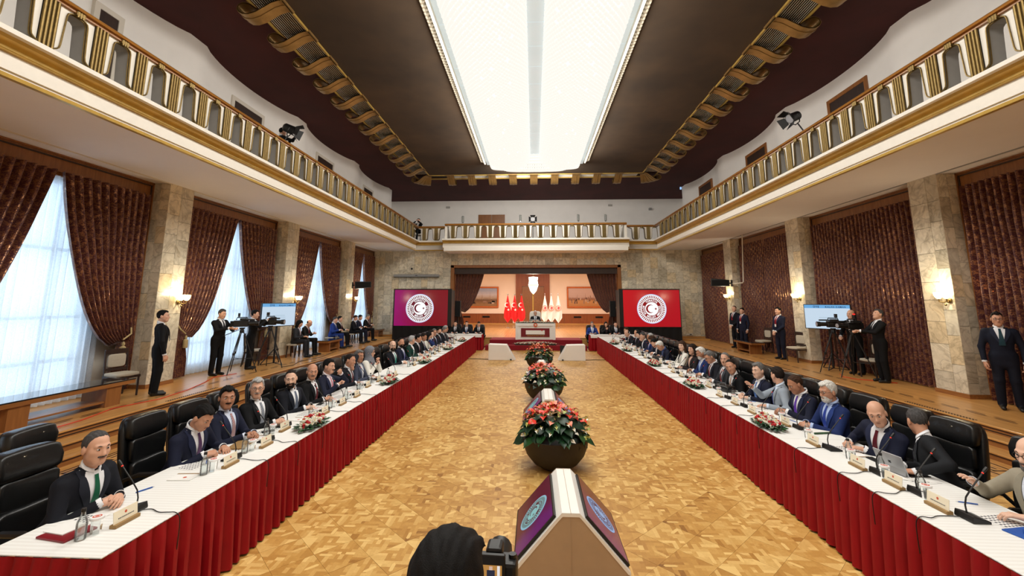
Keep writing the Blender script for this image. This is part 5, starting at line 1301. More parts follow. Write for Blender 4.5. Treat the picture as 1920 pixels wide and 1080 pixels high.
def person(x, y, z, rz, label, suit=(22, 24, 32), hair=('short', 'black'), skin=0, shirt=(236, 238, 242), tie=(40, 40, 60), head=(0, 0, 0), lean=10, side=0, twist=0, wr=((-.13, .36, .792), (.13, .36, .792)), hk=('rest', 'rest'), stand=False, near=1, fem=False, glasses=False, beard=None, trousers=None, scale=1.0, group=None, lanyard=None, shoes=True, hrot=(0, 0), hz=.555, legs='sit', size=1.0):
    hb = (.0135, .018, .0255)[near]; hh = (.0062, .0088, .013)[near]; hn = (.0048, .0062, .0085)[near]
    HZ = hz if not stand else .93; Pp = np.array((0, 0, HZ)); Tm = eul(twist, -lean, side); tf = lambda p: Pp+Tm@np.asarray(p, float)
    wid = .90 if fem else 1.0
    pr = []
    for a, b, ra, rb, k, sc in TORSO:
        if stand and sc[1] == .72: ra, rb = .146, .160
        pr.append((tf(np.array(a)*(wid, 1, 1)), tf(np.array(b)*(wid, 1, 1)), ra*(.95 if fem else 1), rb*(.95 if fem else 1), k, 0, Tm, sc))
    if stand: pr.append((tf((-.06, 0, -.12)), tf((.06, 0, -.12)), .112, .112, .06, 0, Tm, (1, .9, 1)))
    WF = []
    for i, s in enumerate((-1, 1)):
        sh = tf((s*.178*wid, -.012, .43)); el, w = ik(sh, wr[i], .285, .255, Tm@np.array((s*.75, -.35, -.8)))
        pr += [(sh, el, .064, .049, .035, 0, None, (1, 1, 1)), (el, w, .049, .037, .02, 0, None, (1, 1, 1))]; WF.append((el, w))
        for q in (0,):
            if stand or legs == 'stand': hp = np.array((s*.09, 0, HZ)); kn = np.array((s*.10, .02, .50)); an = np.array((s*.11, -.01, .09))
            else: hp = np.array((s*.09, .03, HZ)); kn = np.array((s*.115, .43, HZ+.02)); an = np.array((s*.115, .47, .09))
            pr += [(hp, kn, .088 if not stand else .094, .062 if not stand else .074, .03, 2, None, (1, 1, 1)), (kn, an, .060 if not stand else .073, .044 if not stand else .060, .025, 2, None, (1, 1, 1)), (an+(0, -.02, -.05), an+(0, .17, -.058), .042, .034, .02, 3, None, (1, 1, 1))]
    V, F, lab = field_mesh(pr, hb)
    # head
    nb = tf((0, -.022, .51)); Hm = Tm@eul(0, lean*.75 if lean > 0 else lean*.5, -side*.6)@eul(*head); hc = nb+Hm@np.array((0, .032, .155)); 
    Vh, Fh = head_geo(hh, fem); VV = [V, Vh@Hm.T+hc]; FF = [F, Fh+len(V)]; LL = [lab, np.ones(len(Fh), int)]; n = len(V)+len(Vh)
    cuffs = []
    for i, s in enumerate((-1, 1)):
        el, w = WF[i]; fy = (w-el)/np.linalg.norm(w-el); up = np.array((0, 0, 1.)); 
        if hk[i] is None: continue
        if not stand and w[2] < .9: fy2 = np.array((fy[0], fy[1], fy[2]*.15)); fy2 /= np.linalg.norm(fy2)
        else: fy2 = fy
        if stand and hk[i] == 'down': up = np.array((s*1., .25, 0.))
        zx = np.cross(fy2, up); zx /= np.linalg.norm(zx); zz = np.cross(zx, fy2); Mh = np.stack([zx, fy2, zz], 1)
        Mh = Mh@np.array(Matrix.Rotation(R(hrot[i]), 3, 'Y')); kd = 'rest' if hk[i] == 'down' else hk[i]
        Vq, Fq = hand_geo(kd, hn); Vq = Vq.copy()
        if s < 0: Vq[:, 0] *= -1; Fq = Fq[:, ::-1]
        VV.append(Vq@Mh.T+w+fy2*.02); FF.append(Fq+n); LL.append(np.ones(len(Fq), int)); n += len(Vq)
        zc = fy; xc = np.cross(zc, (0.3, .2, 1)); xc /= np.linalg.norm(xc); yc = np.cross(zc, xc); cuffs.append((np.stack([xc, yc, zc], 1), w+fy*.025))
    tr = trousers or tuple(int(c*.85) for c in suit)
    sk = CMAT(SKIN[skin], .5, 'skin'); me = np_mesh('person', np.concatenate(VV), np.concatenate(FF), [CMAT(suit), sk, CMAT(tr), MT['black']], np.concatenate(LL))
    root = ob('person', me, None, (x, y, z), rz); root.scale = (size,)*3; tag(root, label, 'person', group)
    def child(nm, mesh, Mx, t, *mats):
        o = ob(nm, mesh, root); o.matrix_local = Matrix([list(Mx[i])+[t[i]] for i in range(3)]+[[0, 0, 0, 1]])
        if mats: slot(o, *mats)
        return o
    sx = np.diag((wid, 1, 1)); T3 = Tm@sx
    child('shirt_front', SHIRT, T3, Pp, CMAT(shirt, .7)); [child('lapel', q, T3, Pp, CMAT(tuple(min(255, int(c*1.3)+5) if max(suit) < 120 else int(c*.9) for c in suit))) for q in LAPELS]
    if not fem or tie: child('shirt_collar', COLLAR_S, T3, Pp, CMAT(shirt, .7))
    if tie: child('tie', TIE, T3, Pp, tie if not isinstance(tie, tuple) else CMAT(tie, .5))
    if not fem:
        for Mc, t in cuffs: child('shirt_cuff', CUFF, Mc, t, CMAT(shirt, .7))
    if hair:
        key = ('hm', hair[0], near)
        if key not in _cache: Vx, Fx = hair_geo(hair[0], .0058 if near < 1 else .007 if near < 2 else .0105); _cache[key] = np_mesh('hair', Vx, Fx, ['black'])
        col = HAIR[hair[1]] if isinstance(hair[1], str) else hair[1]
        child('headscarf' if hair[0] == 'scarf' else 'hair', _cache[key], Hm, hc, CMAT(col, .72, 'hair'))
    if beard:
        key = ('bm', beard[0])
        if key not in _cache: Vx, Fx = beard_geo(beard[0]); _cache[key] = np_mesh(beard[0], Vx, Fx, ['black'])
        child(beard[0], _cache[key], Hm, hc, CMAT(HAIR[beard[1]], .6, 'hair'))
    if near < 2:
        if 'em' not in _cache:
            _cache['em'] = []; _cache['bm_'] = []
            for s in (-1, 1):
                b = MB().ball((s*.031, .0815, .005), .0115, 10, 8, 0, (1.15, 1, .72)); b.ball((s*.031, .0905, .005), .0062, 8, 6, 1, (1, .6, 1)); _cache['em'].append(b.mesh('eye', ['paper', 'black'], 180))
                b = MB().tube([(s*.014, .0955, .026), (s*.03, .0935, .031), (s*.046, .080, .027)], [.003, .0042, .002], 5); _cache['bm_'].append(b.mesh('eyebrow', ['black'], 180))
            b = MB().tube([(-.021, .0985, -.0635), (0, .1005, -.062), (.021, .0985, -.0635)], .0022, 5); _cache['mm_'] = b.mesh('lips', ['black'], 180)
        bc = HAIR[hair[1]] if hair and isinstance(hair[1], str) and hair[0] != 'scarf' else (50, 40, 36)
        for q in range(2):
            child('eye', _cache['em'][q], Hm, hc, CMAT((196, 186, 178), .3), CMAT((30, 20, 16), .2)); child('eyebrow', _cache['bm_'][q], Hm, hc, CMAT(tuple(int(c*.7) for c in bc), .7, 'hair'))
        child('lips', _cache['mm_'], Hm, hc, CMAT((150, 92, 80), .5))
    if glasses:
        if 'gm' not in _cache:
            b = MB()
            for s in (-1, 1):
                b.tube([(s*.032+.021*math.cos(a), .1045, .003+.016*math.sin(a)) for a in np.linspace(0, 2*math.pi, 13)[:-1]], .0021, 5, closed=True); b.tube([(s*.053, .103, .006), (s*.078, .05, .008), (s*.084, -.01, .002)], .002, 5)
            b.tube([(-.011, .105, .006), (.011, .105, .006)], .002, 5); _cache['gm'] = b.mesh('glasses', ['black'], 180)
        child('glasses', _cache['gm'], Hm, hc)
    if lanyard:
        if 'ln' not in _cache:
            b = MB()
            for s in (-1, 1): b.grid(strip(2, list(np.linspace(.50, .23, 8)), lambda zv: (s*(.008+.055*max(0, (zv-.23)/.27)), s*(.016+.062*max(0, (zv-.23)/.27))), .016))
            c_ = float(chest(np.array([0.0]), .18)[0])+.02; _cache['ln'] = b.mesh('lanyard', ['rose'], 180); _cache['bd'] = MB().box((0, c_, .185), (.06, .004, .085)).mesh('badge', ['paper'], 0)
        child('lanyard', _cache['ln'], T3, Pp, CMAT(lanyard)); child('badge', _cache['bd'], T3, Pp)
    PEOPLE.append(root); return root
# ================================================================== WHO SITS WHERE
NAVY, BLACK, DARK, CHAR, BLUE, ROYAL, GREEN, LGREY, WHITE, BEIGE = (26, 30, 50), (15, 16, 19), (22, 24, 32), (46, 48, 53), (28, 44, 92), (34, 60, 136), (18, 56, 48), (150, 160, 172), (234, 231, 222), (158, 150, 132)
ST_RED = striped('tie_red_stripes', (120, 22, 36), (226, 214, 214)); ST_GREY = striped('tie_grey_stripes', (66, 74, 90), (190, 196, 204)); ST_BLK = striped('tie_black_stripes', (30, 28, 34), (170, 60, 56))
CLASP = dict(wr=((-.075, .545, .797), (.085, .53, .80)), hk=('rest', 'fist'), hrot=(-38, 40))
WRITE = dict(wr=((-.16, .53, .792), (.12, .52, .795)), hk=('rest', 'fist'), hrot=(0, 25))
TOG = dict(wr=((-.08, .52, .793), (.09, .51, .793)), hk=('rest', 'rest'), hrot=(-10, 10))
UP = dict(wr=((-.10, .46, 1.02), (.13, .50, .86)), hk=('fist', 'fist'), hrot=(60, -30))
MOUTH = dict(wr=((-.05, .34, 1.06), (.14, .48, .80)), hk=('fist', 'rest'), hrot=(80, 0))
CHIN = dict(wr=((-.14, .50, .792), (.05, .36, .985)), hk=('rest', 'fist'), hrot=(0, -80))
READ = dict(wr=((-.10, .52, .83), (.13, .50, .80)), hk=('rest', 'rest'), hrot=(-25, 15))
OPEN = dict(wr=((-.16, .53, .792), (.18, .58, .95)), hk=('rest', 'flat'), hrot=(0, -50))
# y, who, label, look
LEFT = [
 (3.57, 'the man in the green tie', 'moustached man with receding grey hair, dark suit and green tie, hands clasped', dict(suit=DARK, tie=(22, 92, 66), hair=('recede', 'salt'), beard=('moustache', 'salt'), head=(-14, 2, 0), lean=23, **CLASP)),
 (4.69, 'the writing man in purple tie', 'black haired man in navy suit and purple tie looking down and writing', dict(suit=NAVY, tie=(84, 56, 92), hair=('short', 'black'), head=(-6, -26, 0), lean=22, side=4, **WRITE)),
 (5.27, 'the man in red striped tie', 'man with black moustache, full black hair and red striped tie', dict(suit=NAVY, shirt=(206, 216, 236), tie=ST_RED, hair=('thick', 'black'), beard=('moustache', 'black'), head=(-42, 2, 0), lean=10, **CLASP)),
 (5.86, 'the silver haired man with glasses', 'silver haired man with glasses, moustache and grey striped tie', dict(suit=BLACK, tie=ST_GREY, hair=('thick', 'silver'), beard=('moustache', 'silver'), glasses=True, head=(-46, 2, 0), lean=10, twist=-8, **CLASP)),
 (6.66, 'the man in slate grey tie', 'dark haired man with stubble beard and slate grey tie turning to camera', dict(suit=DARK, tie=(96, 106, 124), hair=('recede', 'dark'), beard=('beard', 'dark'), head=(-52, -4, 6), lean=14, twist=-10, **TOG)),
 (7.24, 'the bald man in burgundy tie', 'bald man with grey moustache, black suit and burgundy tie', dict(suit=BLACK, tie=(92, 20, 32), hair=('ring', 'grey'), beard=('moustache', 'grey'), head=(-50, 0, 0), lean=13, **TOG)),
 (7.80, 'the man in the pink tie', 'black haired moustached man in navy suit and pink tie raising both fists', dict(suit=NAVY, shirt=(232, 226, 232), tie=(214, 142, 158), hair=('short', 'black'), beard=('moustache', 'black'), head=(-6, 0, 0), lean=12, **UP)),
 (8.64, 'the man sipping from a glass', 'short haired man in profile holding a glass to his mouth', dict(suit=DARK, tie=(96, 22, 34), hair=('buzz', 'dark'), head=(-6, -4, 0), lean=14, skin=1, **MOUTH)),
 (9.22, 'the grey man in grey suit', 'grey haired man in a grey blue suit half hidden behind the sipping man', dict(suit=(64, 70, 88), tie=None, shirt=(206, 208, 214), hair=('short', 'grey'), head=(-30, 0, 0), lean=10, **TOG)),
 (9.89, 'the woman in the grey headscarf', 'woman in a white jacket and grey headscarf with glasses', dict(suit=WHITE, shirt=(24, 24, 26), tie=None, fem=True, hair=('scarf', (124, 126, 134)), glasses=True, head=(8, 0, 0), lean=6, wr=((-.06, .40, .95), (.06, .38, .88)), hk=('fist', 'fist'), hrot=(50, -40))),
 (11.41, 'the bald bearded man in teal tie', 'bald bearded man with glasses and a teal tie', dict(suit=DARK, tie=(40, 142, 128), hair=('ring', 'black'), beard=('beard', 'dark'), glasses=True, head=(-46, 0, 0), lean=12, twist=-10, **CLASP)),
 (12.20, 'the man in the lilac tie', 'dark haired bearded man in navy suit and lilac blue tie', dict(suit=NAVY, tie=(120, 122, 184), hair=('recede', 'black'), beard=('beard', 'black'), head=(-40, 0, 0), lean=8, **TOG)),
 (13.04, 'the man in the green jacket', 'grey haired man in a dark green jacket looking towards the stage', dict(suit=GREEN, tie=None, hair=('short', 'silver'), head=(50, 0, 0), lean=14, **TOG)),
 (13.70, 'the man in the maroon tie', 'black haired man with maroon tie next to the green jacket', dict(suit=BLACK, tie=(104, 32, 52), hair=('short', 'black'), head=(12, -6, 0), lean=14, **TOG)),
 (14.31, 'the man before the cream jacket', 'dark haired man in dark suit just before the woman in cream', dict(suit=DARK, tie=(50, 62, 110), hair=('short', 'dark'), head=(-6, -10, 0), lean=15, **READ)),
 (14.91, 'the woman in the cream jacket', 'dark haired woman in a cream jacket looking down at the left table', dict(suit=WHITE, shirt=(40, 36, 40), tie=None, fem=True, hair=('bangs', 'black'), head=(20, -18, 0), lean=14, **READ)),
 (15.52, 'the blue suited man, left row', 'man with swept hair in a bright navy blue suit, left row', dict(suit=BLUE, tie=(56, 74, 156), hair=('thick', 'dark'), head=(-4, -6, 0), lean=10, **CHIN)),
 (16.18, 'the man with grey hair and glasses', 'grey haired man with glasses and blue tie near the left screen', dict(suit=DARK, tie=(46, 70, 150), hair=('short', 'grey'), glasses=True, head=(-42, 0, 0), lean=10, **TOG)),
 (16.92, 'the second last man, left row', 'dark bearded man in dark suit second last in the left row', dict(suit=DARK, tie=(36, 60, 120), hair=('short', 'dark'), beard=('beard', 'dark'), head=(-24, -4, 0), lean=10, **TOG)),
 (17.62, 'the last man, left row', 'grey haired bearded man in profile at the far end of the left row', dict(suit=DARK, tie=(60, 60, 70), hair=('short', 'grey'), beard=('beard', 'grey'), head=(0, -12, 0), lean=14, **TOG)),
 (18.28, 'the hidden man, left row end', 'man with grey hair mostly hidden at the very end of the left row', dict(suit=CHAR, tie=(50, 50, 60), hair=('short', 'silver'), head=(10, -2, 0), lean=8, **TOG))]
RIGHT = [
 (3.74, 'the man in the beige jacket', 'bald man with glasses in a beige grey jacket at the right edge', dict(suit=BEIGE, tie=(40, 44, 66), shirt=(214, 220, 232), hair=('ring', 'grey'), beard=('beard', 'grey'), glasses=True, head=(6, -6, 0), lean=10, wr=((-.13, .48, .80), (.26, .50, .86)), hk=('rest', 'flat'), hrot=(0, -20))),
 (4.60, 'the man leaning to his neighbour', 'grey haired man in dark suit leaning over, seen from behind', dict(suit=(26, 28, 32), tie=(60, 60, 70), hair=('recede', 'salt'), head=(-74, -8, 0), lean=16, side=24, twist=-26, **TOG)),
 (5.29, 'the bald man in dark red tie', 'bald clean shaven man in navy suit and dark red tie bending to listen', dict(suit=NAVY, tie=(92, 24, 36), hair=None, head=(34, -10, 10), lean=22, side=-10, twist=10, **WRITE)),
 (6.08, 'the white bearded man with glasses', 'white haired man with white beard and glasses in royal blue suit', dict(suit=BLUE, shirt=(176, 196, 236), tie=(38, 62, 150), hair=('thick', 'white'), beard=('beard', 'white'), glasses=True, head=(8, -6, 0), lean=10, **CLASP)),
 (6.69, 'the man in the violet tie', 'man with cropped brown hair and violet tie reading a paper', dict(suit=NAVY, tie=(96, 56, 168), hair=('recede', 'brown'), head=(0, -22, 0), lean=12, **READ)),
 (7.24, 'the man in the light grey suit', 'dark haired man in a light grey suit turned away and gesturing', dict(suit=LGREY, shirt=(206, 222, 240), tie=(34, 52, 128), hair=('short', 'dark'), head=(-58, 0, 0), lean=12, twist=-20, **OPEN)),
 (7.81, 'the grey curly man writing', 'man with curly grey hair in navy suit and blue tie writing', dict(suit=NAVY, tie=(70, 108, 170), hair=('thick', 'grey'), head=(18, 0, 0), lean=14, **WRITE)),
 (8.62, 'the man leaning in to camera', 'dark haired man leaning forward and smiling towards the camera', dict(suit=BLACK, tie=(190, 160, 140), hair=('recede', 'dark'), head=(46, -2, 10), lean=27, side=-6, skin=1, **WRITE)),
 (9.22, 'the man in black striped tie', 'balding man in charcoal suit and black striped tie facing the camera', dict(suit=CHAR, tie=ST_BLK, hair=('recede', 'grey'), head=(44, 0, 0), lean=10, **TOG)),
 (9.77, 'the reading man in dark red tie', 'grey haired man with glasses and dark red tie reading papers', dict(suit=DARK, tie=(120, 26, 38), hair=('short', 'grey'), glasses=True, head=(4, -22, 0), lean=12, **READ)),
 (10.33, 'the white haired man in blue', 'white haired bearded man in blue suit and pale blue tie', dict(suit=BLUE, tie=(108, 148, 200), hair=('thick', 'white'), beard=('beard', 'white'), head=(6, -12, 0), lean=12, **READ)),
 (10.99, 'the woman in the black blouse', 'woman with shoulder length dark hair in a black blouse', dict(suit=(36, 30, 32), shirt=(206, 166, 146), tie=None, fem=True, hair=('bangs', 'dark'), head=(26, 4, 0), lean=12, **TOG)),
 (11.78, 'the woman in the white jacket', 'brown haired woman in a white jacket over a black top', dict(suit=WHITE, shirt=(22, 22, 26), tie=None, fem=True, hair=('long', 'brown'), head=(40, 2, 0), lean=10, **CLASP)),
 (12.86, 'the bowed white haired man', 'white haired man in navy suit bowing low over his papers', dict(suit=NAVY, tie=None, shirt=(70, 90, 140), hair=('thick', 'white'), head=(10, -30, 0), lean=30, **READ)),
 (13.51, 'the bowed black haired man', 'black haired man in light shirt bowing beside the white haired man', dict(suit=DARK, tie=None, hair=('short', 'black'), head=(8, -26, 0), lean=28, **READ)),
 (14.12, 'the brown haired woman in navy', 'brown haired woman in navy looking down at her papers', dict(suit=NAVY, shirt=(60, 60, 80), tie=None, fem=True, hair=('bangs', 'brown'), head=(6, -22, 0), lean=20, **READ)),
 (14.73, 'the silver cropped man', 'man with cropped silver hair in blue suit looking at the stage', dict(suit=BLUE, tie=(60, 70, 120), hair=('buzz', 'silver'), head=(-6, -4, 0), lean=12, **TOG)),
 (15.33, 'the man resting his chin', 'dark greying man in navy resting his chin on his hand', dict(suit=NAVY, tie=None, hair=('short', 'salt'), head=(20, -8, 0), lean=22, **CHIN)),
 (15.99, 'the black haired chin holder', 'black haired woman in black with her hand at her mouth', dict(suit=BLACK, shirt=(90, 60, 120), tie=None, fem=True, hair=('bangs', 'black'), head=(16, -8, 0), lean=18, **CHIN)),
 (16.60, 'the balding man near the screen', 'balding man in dark suit before the right screen', dict(suit=DARK, tie=(60, 40, 60), hair=('recede', 'dark'), head=(20, -6, 0), lean=12, **CHIN)),
 (17.39, 'the bowed bald man', 'bald man in dark suit with bowed head near the right row end', dict(suit=DARK, tie=None, hair=('ring', 'dark'), head=(10, -30, 0), lean=28, **READ)),
 (18.23, 'the last man, right row', 'brown haired man with pale blue tie at the far end of the right row', dict(suit=DARK, tie=(150, 176, 220), hair=('short', 'brown'), head=(10, -14, 0), lean=14, **TOG))]
rr = random.Random(11)
HX = 3.86
for side, rows in ((-1, LEFT), (1, RIGHT)):
    sd = 'left' if side < 0 else 'right'; rz = R(-90) if side < 0 else R(90)
    for i, (y, who, lab, kw) in enumerate(rows):
        nr = 0 if y < 7.3 else (1 if y < 12.2 else 2)
        kw = dict(kw); kw['wr'] = tuple((q[0], q[1]-.15, q[2]+(.05 if q[2] > .84 else 0)) for q in kw.get('wr', TOG['wr']))
        kw.setdefault('skin', (0, 1, 2, 0, 3, 1)[(i*5+(side > 0)*2) % 6])
        person(side*HX, y, 0, rz, lab+('' if 'row' in lab or 'table' in lab or len(lab.split()) > 13 else ', %s row' % sd), near=nr, group=None, **kw)
        cy = y+.04
        if side > 0 and 4.2 < y < 5.6: cy = y+.34 if y < 5 else y+.2
        chair(side*3.97, cy, rz+R(rr.uniform(-6, 6)), 'high backed black leather chair under '+who)
        seat_setting(side, y, who, rr, ('paper',) if i % 3 == 1 else (('nopad',) if (i % 4 == 2 or (side, i) in ((-1, 11), (1, 0), (1, 3), (1, 7), (1, 13), (-1, 0))) else ()))
chair(-4.62, 4.20, R(-82), 'empty black leather chair behind the man in the green tie')
chair(4.05, 4.26, R(88), 'empty black leather chair between the beige jacket and the leaning man'); seat_setting(1, 4.17, 'the empty chair, right table', rr, ('nopad', 'nochart'))
chair(-3.97, 10.62, R(-90), 'empty black leather chair after the woman in the grey headscarf')
for i, y in enumerate((12.32,)): chair(3.97, y, R(90), 'empty black leather chair behind the woman in the white jacket')

# people at the two short cross tables, facing the camera
for i, (px, lab, kw) in enumerate(((854, 'dark haired man at the left cross table, leftmost of three', dict(suit=BLACK, tie=(40, 40, 52), hair=('short', 'black'))), (875, 'dark haired man at the left cross table, middle of three', dict(suit=DARK, tie=(70, 92, 140), hair=('short', 'dark'))), (898, 'dark haired man at the left cross table, nearest the steps', dict(suit=BLACK, tie=(36, 36, 46), hair=('short', 'dark'), head=(0, -16, 0))),
        (1110, 'grey haired man in a royal blue suit at the right cross table', dict(suit=ROYAL, tie=(150, 170, 210), hair=('short', 'grey'))), (1136, 'dark haired woman at the right cross table, hand at her mouth', dict(suit=BLACK, tie=None, shirt=(60, 40, 44), fem=True, hair=('bangs', 'dark'), **CHIN)), (1154, 'dark haired man in black at the right cross table beside the woman', dict(suit=BLACK, tie=(70, 80, 110), hair=('short', 'dark'))))):
    x = float(at_y(px, 607, 22.2)[0]); person(x, 22.28, 0, R(180), lab, near=2, lean=8, **{k: v for k, v in kw.items() if k != 'lean'})
    chair(x, 22.40, R(180), 'black leather chair at the cross table under the '+' '.join(lab.split()[:6]) if i not in (0, 1, 2) else 'black leather chair at the left cross table, %s of three' % ('leftmost', 'middle', 'rightmost')[i])
    s = -1 if x < 0 else 1
    put('mic', (x+.1, 21.75, TZ+.001), R(180), 'gooseneck microphone on cross table before '+' '.join(lab.split()[:3])+(' at left, %s' % ('leftmost', 'middle', 'rightmost')[i] if i < 3 else ' on the right'), 'gooseneck microphones')
# chairman
person(DKX-.0, 23.02, .452, R(180), 'white haired man in black suit sitting behind the white desk', suit=BLACK, tie=(40, 40, 48), hair=('short', 'white'), glasses=True, near=1, lean=6, hz=.62, wr=((-.14, .42, .90), (.14, .42, .90)))
t = thing('chairman_chair', 'cream high backed chair behind the white desk', 'chair', (DKX, 23.15, .452), R(180))
q = MB(); rbox(q, (0, 0, .48), (.6, .55, .12), .04); q.build('seat', 'ivory', t, 180); q = MB(); rbox(q, (0, -.3, .92), (.62, .12, .9), .04); q.build('backrest', 'ivory', t, 180)
for s in (-1, 1):
    for u in (-1, 1): MB().tube([(s*.25, u*.22, 0), (s*.25, u*.22, .44)], .025, 6).build('leg', 'gold', t)
# ================================================================== PLANTERS AND FLOOR MONITORS
def leaf_mesh(name, mat, L, W, cup=.25, heart=True):
    b = MB(); n = 6; C = []; 
    for i in range(n+1):
        t = i/n; w = W*(math.sin(math.pi*min(1, t*1.02+.10))**.8 if heart else math.sin(math.pi*t)); z = L*(.10*t-.34*t*t); C.append([(-w, L*t-(.12*L if i == 0 and heart else 0), z+cup*w), (0, L*t, z), (w, L*t-(.12*L if i == 0 and heart else 0), z+cup*w)])
    b.grid(C); return b.mesh(name, mat, 180)
LEAVES = [leaf_mesh('leaf', 'leaf', .17, .060), leaf_mesh('leaf', 'leaf_dark', .20, .068), leaf_mesh('leaf', 'leaf_dark', .15, .055)]
def spathe(name, mat, L, W):
    b = MB(); n = 7; C = []
    for i in range(n+1):
        t = i/n; w = W*math.sin(math.pi*min(1, t*.96+.12))**.75; z = .03*math.sin(t*3); C.append([(-w, L*(t-.25)-(.16*L if i == 0 else 0), z+.3*w), (0, L*(t-.25), z), (w, L*(t-.25)-(.16*L if i == 0 else 0), z+.3*w)])
    b.grid(C); b.tube([(0, 0, .0), (0, .02, .03), (0, .03, .06)], [.006, .006, .003], 5, 1); return b.mesh(name, [mat, 'yellow'], 180)
SP_R = [spathe('anthurium_bloom', 'flower_red', .105, .048), spathe('anthurium_bloom', 'flower_red', .12, .052), spathe('anthurium_bloom', 'flower_pink', .11, .048)]; SP_W = [spathe('white_bloom', 'flower_white', .075, .022), spathe('white_bloom', 'flower_green', .07, .026)]
def planter(x, y, label, seed, nl, nr, nw, sc=1.0):
    t = thing('flower_planter', label, 'planter', (x, y, 0), group='bowl planters on the centre line'); q = random.Random(seed)
    MB().lathe([(.17, 0), (.22, .01), (.33, .08), (.42, .19), (.465, .31), (.480, .42), (.485, .435), (.462, .435), (.455, .40)], (0, 0, 0), 36, cap=True).build('bowl', 'pot', t, 60)
    MB().lathe([(.001, .385), (.455, .385), (.455, .38)], (0, 0, 0), 24).build('soil', 'soil', t)
    def put_(mesh, nm, th, ph, rad, zc, tilt, s):
        d = Vector((math.cos(th)*math.cos(ph), math.sin(th)*math.cos(ph), math.sin(ph))); p = Vector((d.x*rad, d.y*rad, zc+d.z*rad*.82))
        o = ob(nm, mesh, t, p); yv = Vector((math.cos(th+tilt), math.sin(th+tilt), -.35+ph*.25)).normalized(); zv = (d-yv*d.dot(yv)).normalized(); xv = yv.cross(zv)
        o.matrix_local = Matrix(((xv.x*s, yv.x*s, zv.x*s, p.x), (xv.y*s, yv.y*s, zv.y*s, p.y), (xv.z*s, yv.z*s, zv.z*s, p.z), (0, 0, 0, 1)))
    for k in range(nl): put_(q.choice(LEAVES), 'leaf', q.uniform(0, 2*math.pi), q.uniform(-.05, 1.2), q.uniform(.27, .47), .41, q.uniform(-.7, .7), q.uniform(.8, 1.2))
    for k in range(nr): put_(q.choice(SP_R), 'anthurium_bloom', q.uniform(0, 2*math.pi), q.uniform(.55, 1.5), q.uniform(.45, .52), .43, q.uniform(-.5, .5), q.uniform(.85, 1.15))
    for k in range(nw): put_(q.choice(SP_W), 'white_bloom', q.uniform(0, 2*math.pi), q.uniform(.08, .6), q.uniform(.46, .53), .43, q.uniform(-.6, .6), q.uniform(.8, 1.2))
planter(.22, 6.72, 'brown bowl planter with red anthuriums nearest the camera', 1, 190, 52, 46)
planter(.16, 10.95, 'brown bowl planter with red anthuriums in the middle of the row', 2, 130, 44, 44)
planter(.10, 15.75, 'brown bowl planter with red anthuriums farthest, before the white wedge boxes', 3, 100, 44, 30)
MT['wedge_bg'] = led_bg('wedge_purple', [(.2, (96, 12, 52)), (.8, (104, 16, 60)), (1.1, (120, 30, 130))], .5); MT['wedge_bg2'] = led_bg('wedge_violet', [(.1, (120, 26, 120)), (.5, (116, 24, 92)), (1.0, (96, 16, 44))], .55)
MT['wedge_w'] = emis('wedge_white', (140, 206, 206), .75); MT['wedge_w2'] = emis('wedge_white2', (150, 184, 226), .8); MT['wedge_d'] = emis('wedge_dark', (96, 12, 48), .5)
def floor_monitor(y0, y1, cx, label):
    t = thing('floor_monitor', label, 'monitor', (cx, (y0+y1)/2, 0), group='tent shaped floor monitors'); h = (y1-y0)/2
    P = [(-.49, 0), (.49, 0), (.49, .13), (.115, .535), (.075, .575), (-.075, .575), (-.115, .535), (-.49, .13)]
    Q = [(a*.97, b*.985 if b > .1 else b) for a, b in P]
    MB().prism(P, lambda a, b, tt: (a, tt, b), -h+.012, h-.012).build('shell', 'white_lac', t, 0)
    for s in (-1, 1):
        MB().prism([(a, b) for a, b in Q], lambda a, b, tt: (a, tt, b), s*(h-.012), s*h).build('end_panel', 'beige_side', t, 0)
        for c_ in range(len(P)): pass
        rim = MB()
        for c_ in range(2, len(P)-1):
            a, b = P[c_], P[c_+1]; a2, b2 = [(u*.955, v*.96 if v > .3 else v*.93) for u, v in (a, b)]; rim.add([(a[0], s*(h+.006), a[1]), (b[0], s*(h+.006), b[1]), (b2[0], s*(h+.006), b2[1]), (a2[0], s*(h+.006), a2[1])], [(0, 1, 2, 3)])
        rim.build('rim', 'white_lac', t, 0)
    MB().box2((-.002, -h-.004, .02), (.002, h+.004, .577)).build('seam', 'beige_side', t, 0)
    for s in (-1, 1):
        top = Vector((s*.125, 0, .528)); bot = Vector((s*.475, 0, .150)); d = (top-bot); L = d.length; up = d.normalized(); nrm = Vector((s*abs(up.z), 0, abs(up.x))).normalized(); c = (top+bot)/2+nrm*.012; xv = up.cross(nrm)
        Mx = Matrix(((xv.x, up.x, nrm.x, c.x), (xv.y, up.y, nrm.y, c.y), (xv.z, up.z, nrm.z, c.z), (0, 0, 0, 1)))
        o = MB().box((0, 0, 0), (2*h-.1, L, .024)).build('screen', 'black', t, 0); o.matrix_local = Mx
        a, b = h-.065, L/2-.015
        e = MB().add([(-a, -b, 0), (a, -b, 0), (a, b, 0), (-a, b, 0)], [(0, 1, 2, 3)]).build('display', 'wedge_bg' if s < 0 else 'wedge_bg2', o, 0); e.location = (0, 0, .013)
        b_ = MB(); emblem(b_, .006); e = b_.build('emblem', ['wedge_w' if s < 0 else 'wedge_w2', 'wedge_d', 'wedge_w2'], o, 0); e.location = (0, 0, .0132); e.scale = (.185,)*3
a2 = at_z(1027, 761, .57); b2 = at_z(1022, 741, .57); a3 = at_z(1016, 690, .57)
floor_monitor(4.03, 5.04, .225, 'white tent shaped monitor with purple emblem screens nearest the camera')
floor_monitor(8.35, 9.36, .19, 'white tent shaped monitor with purple emblem screens between first and second planters')
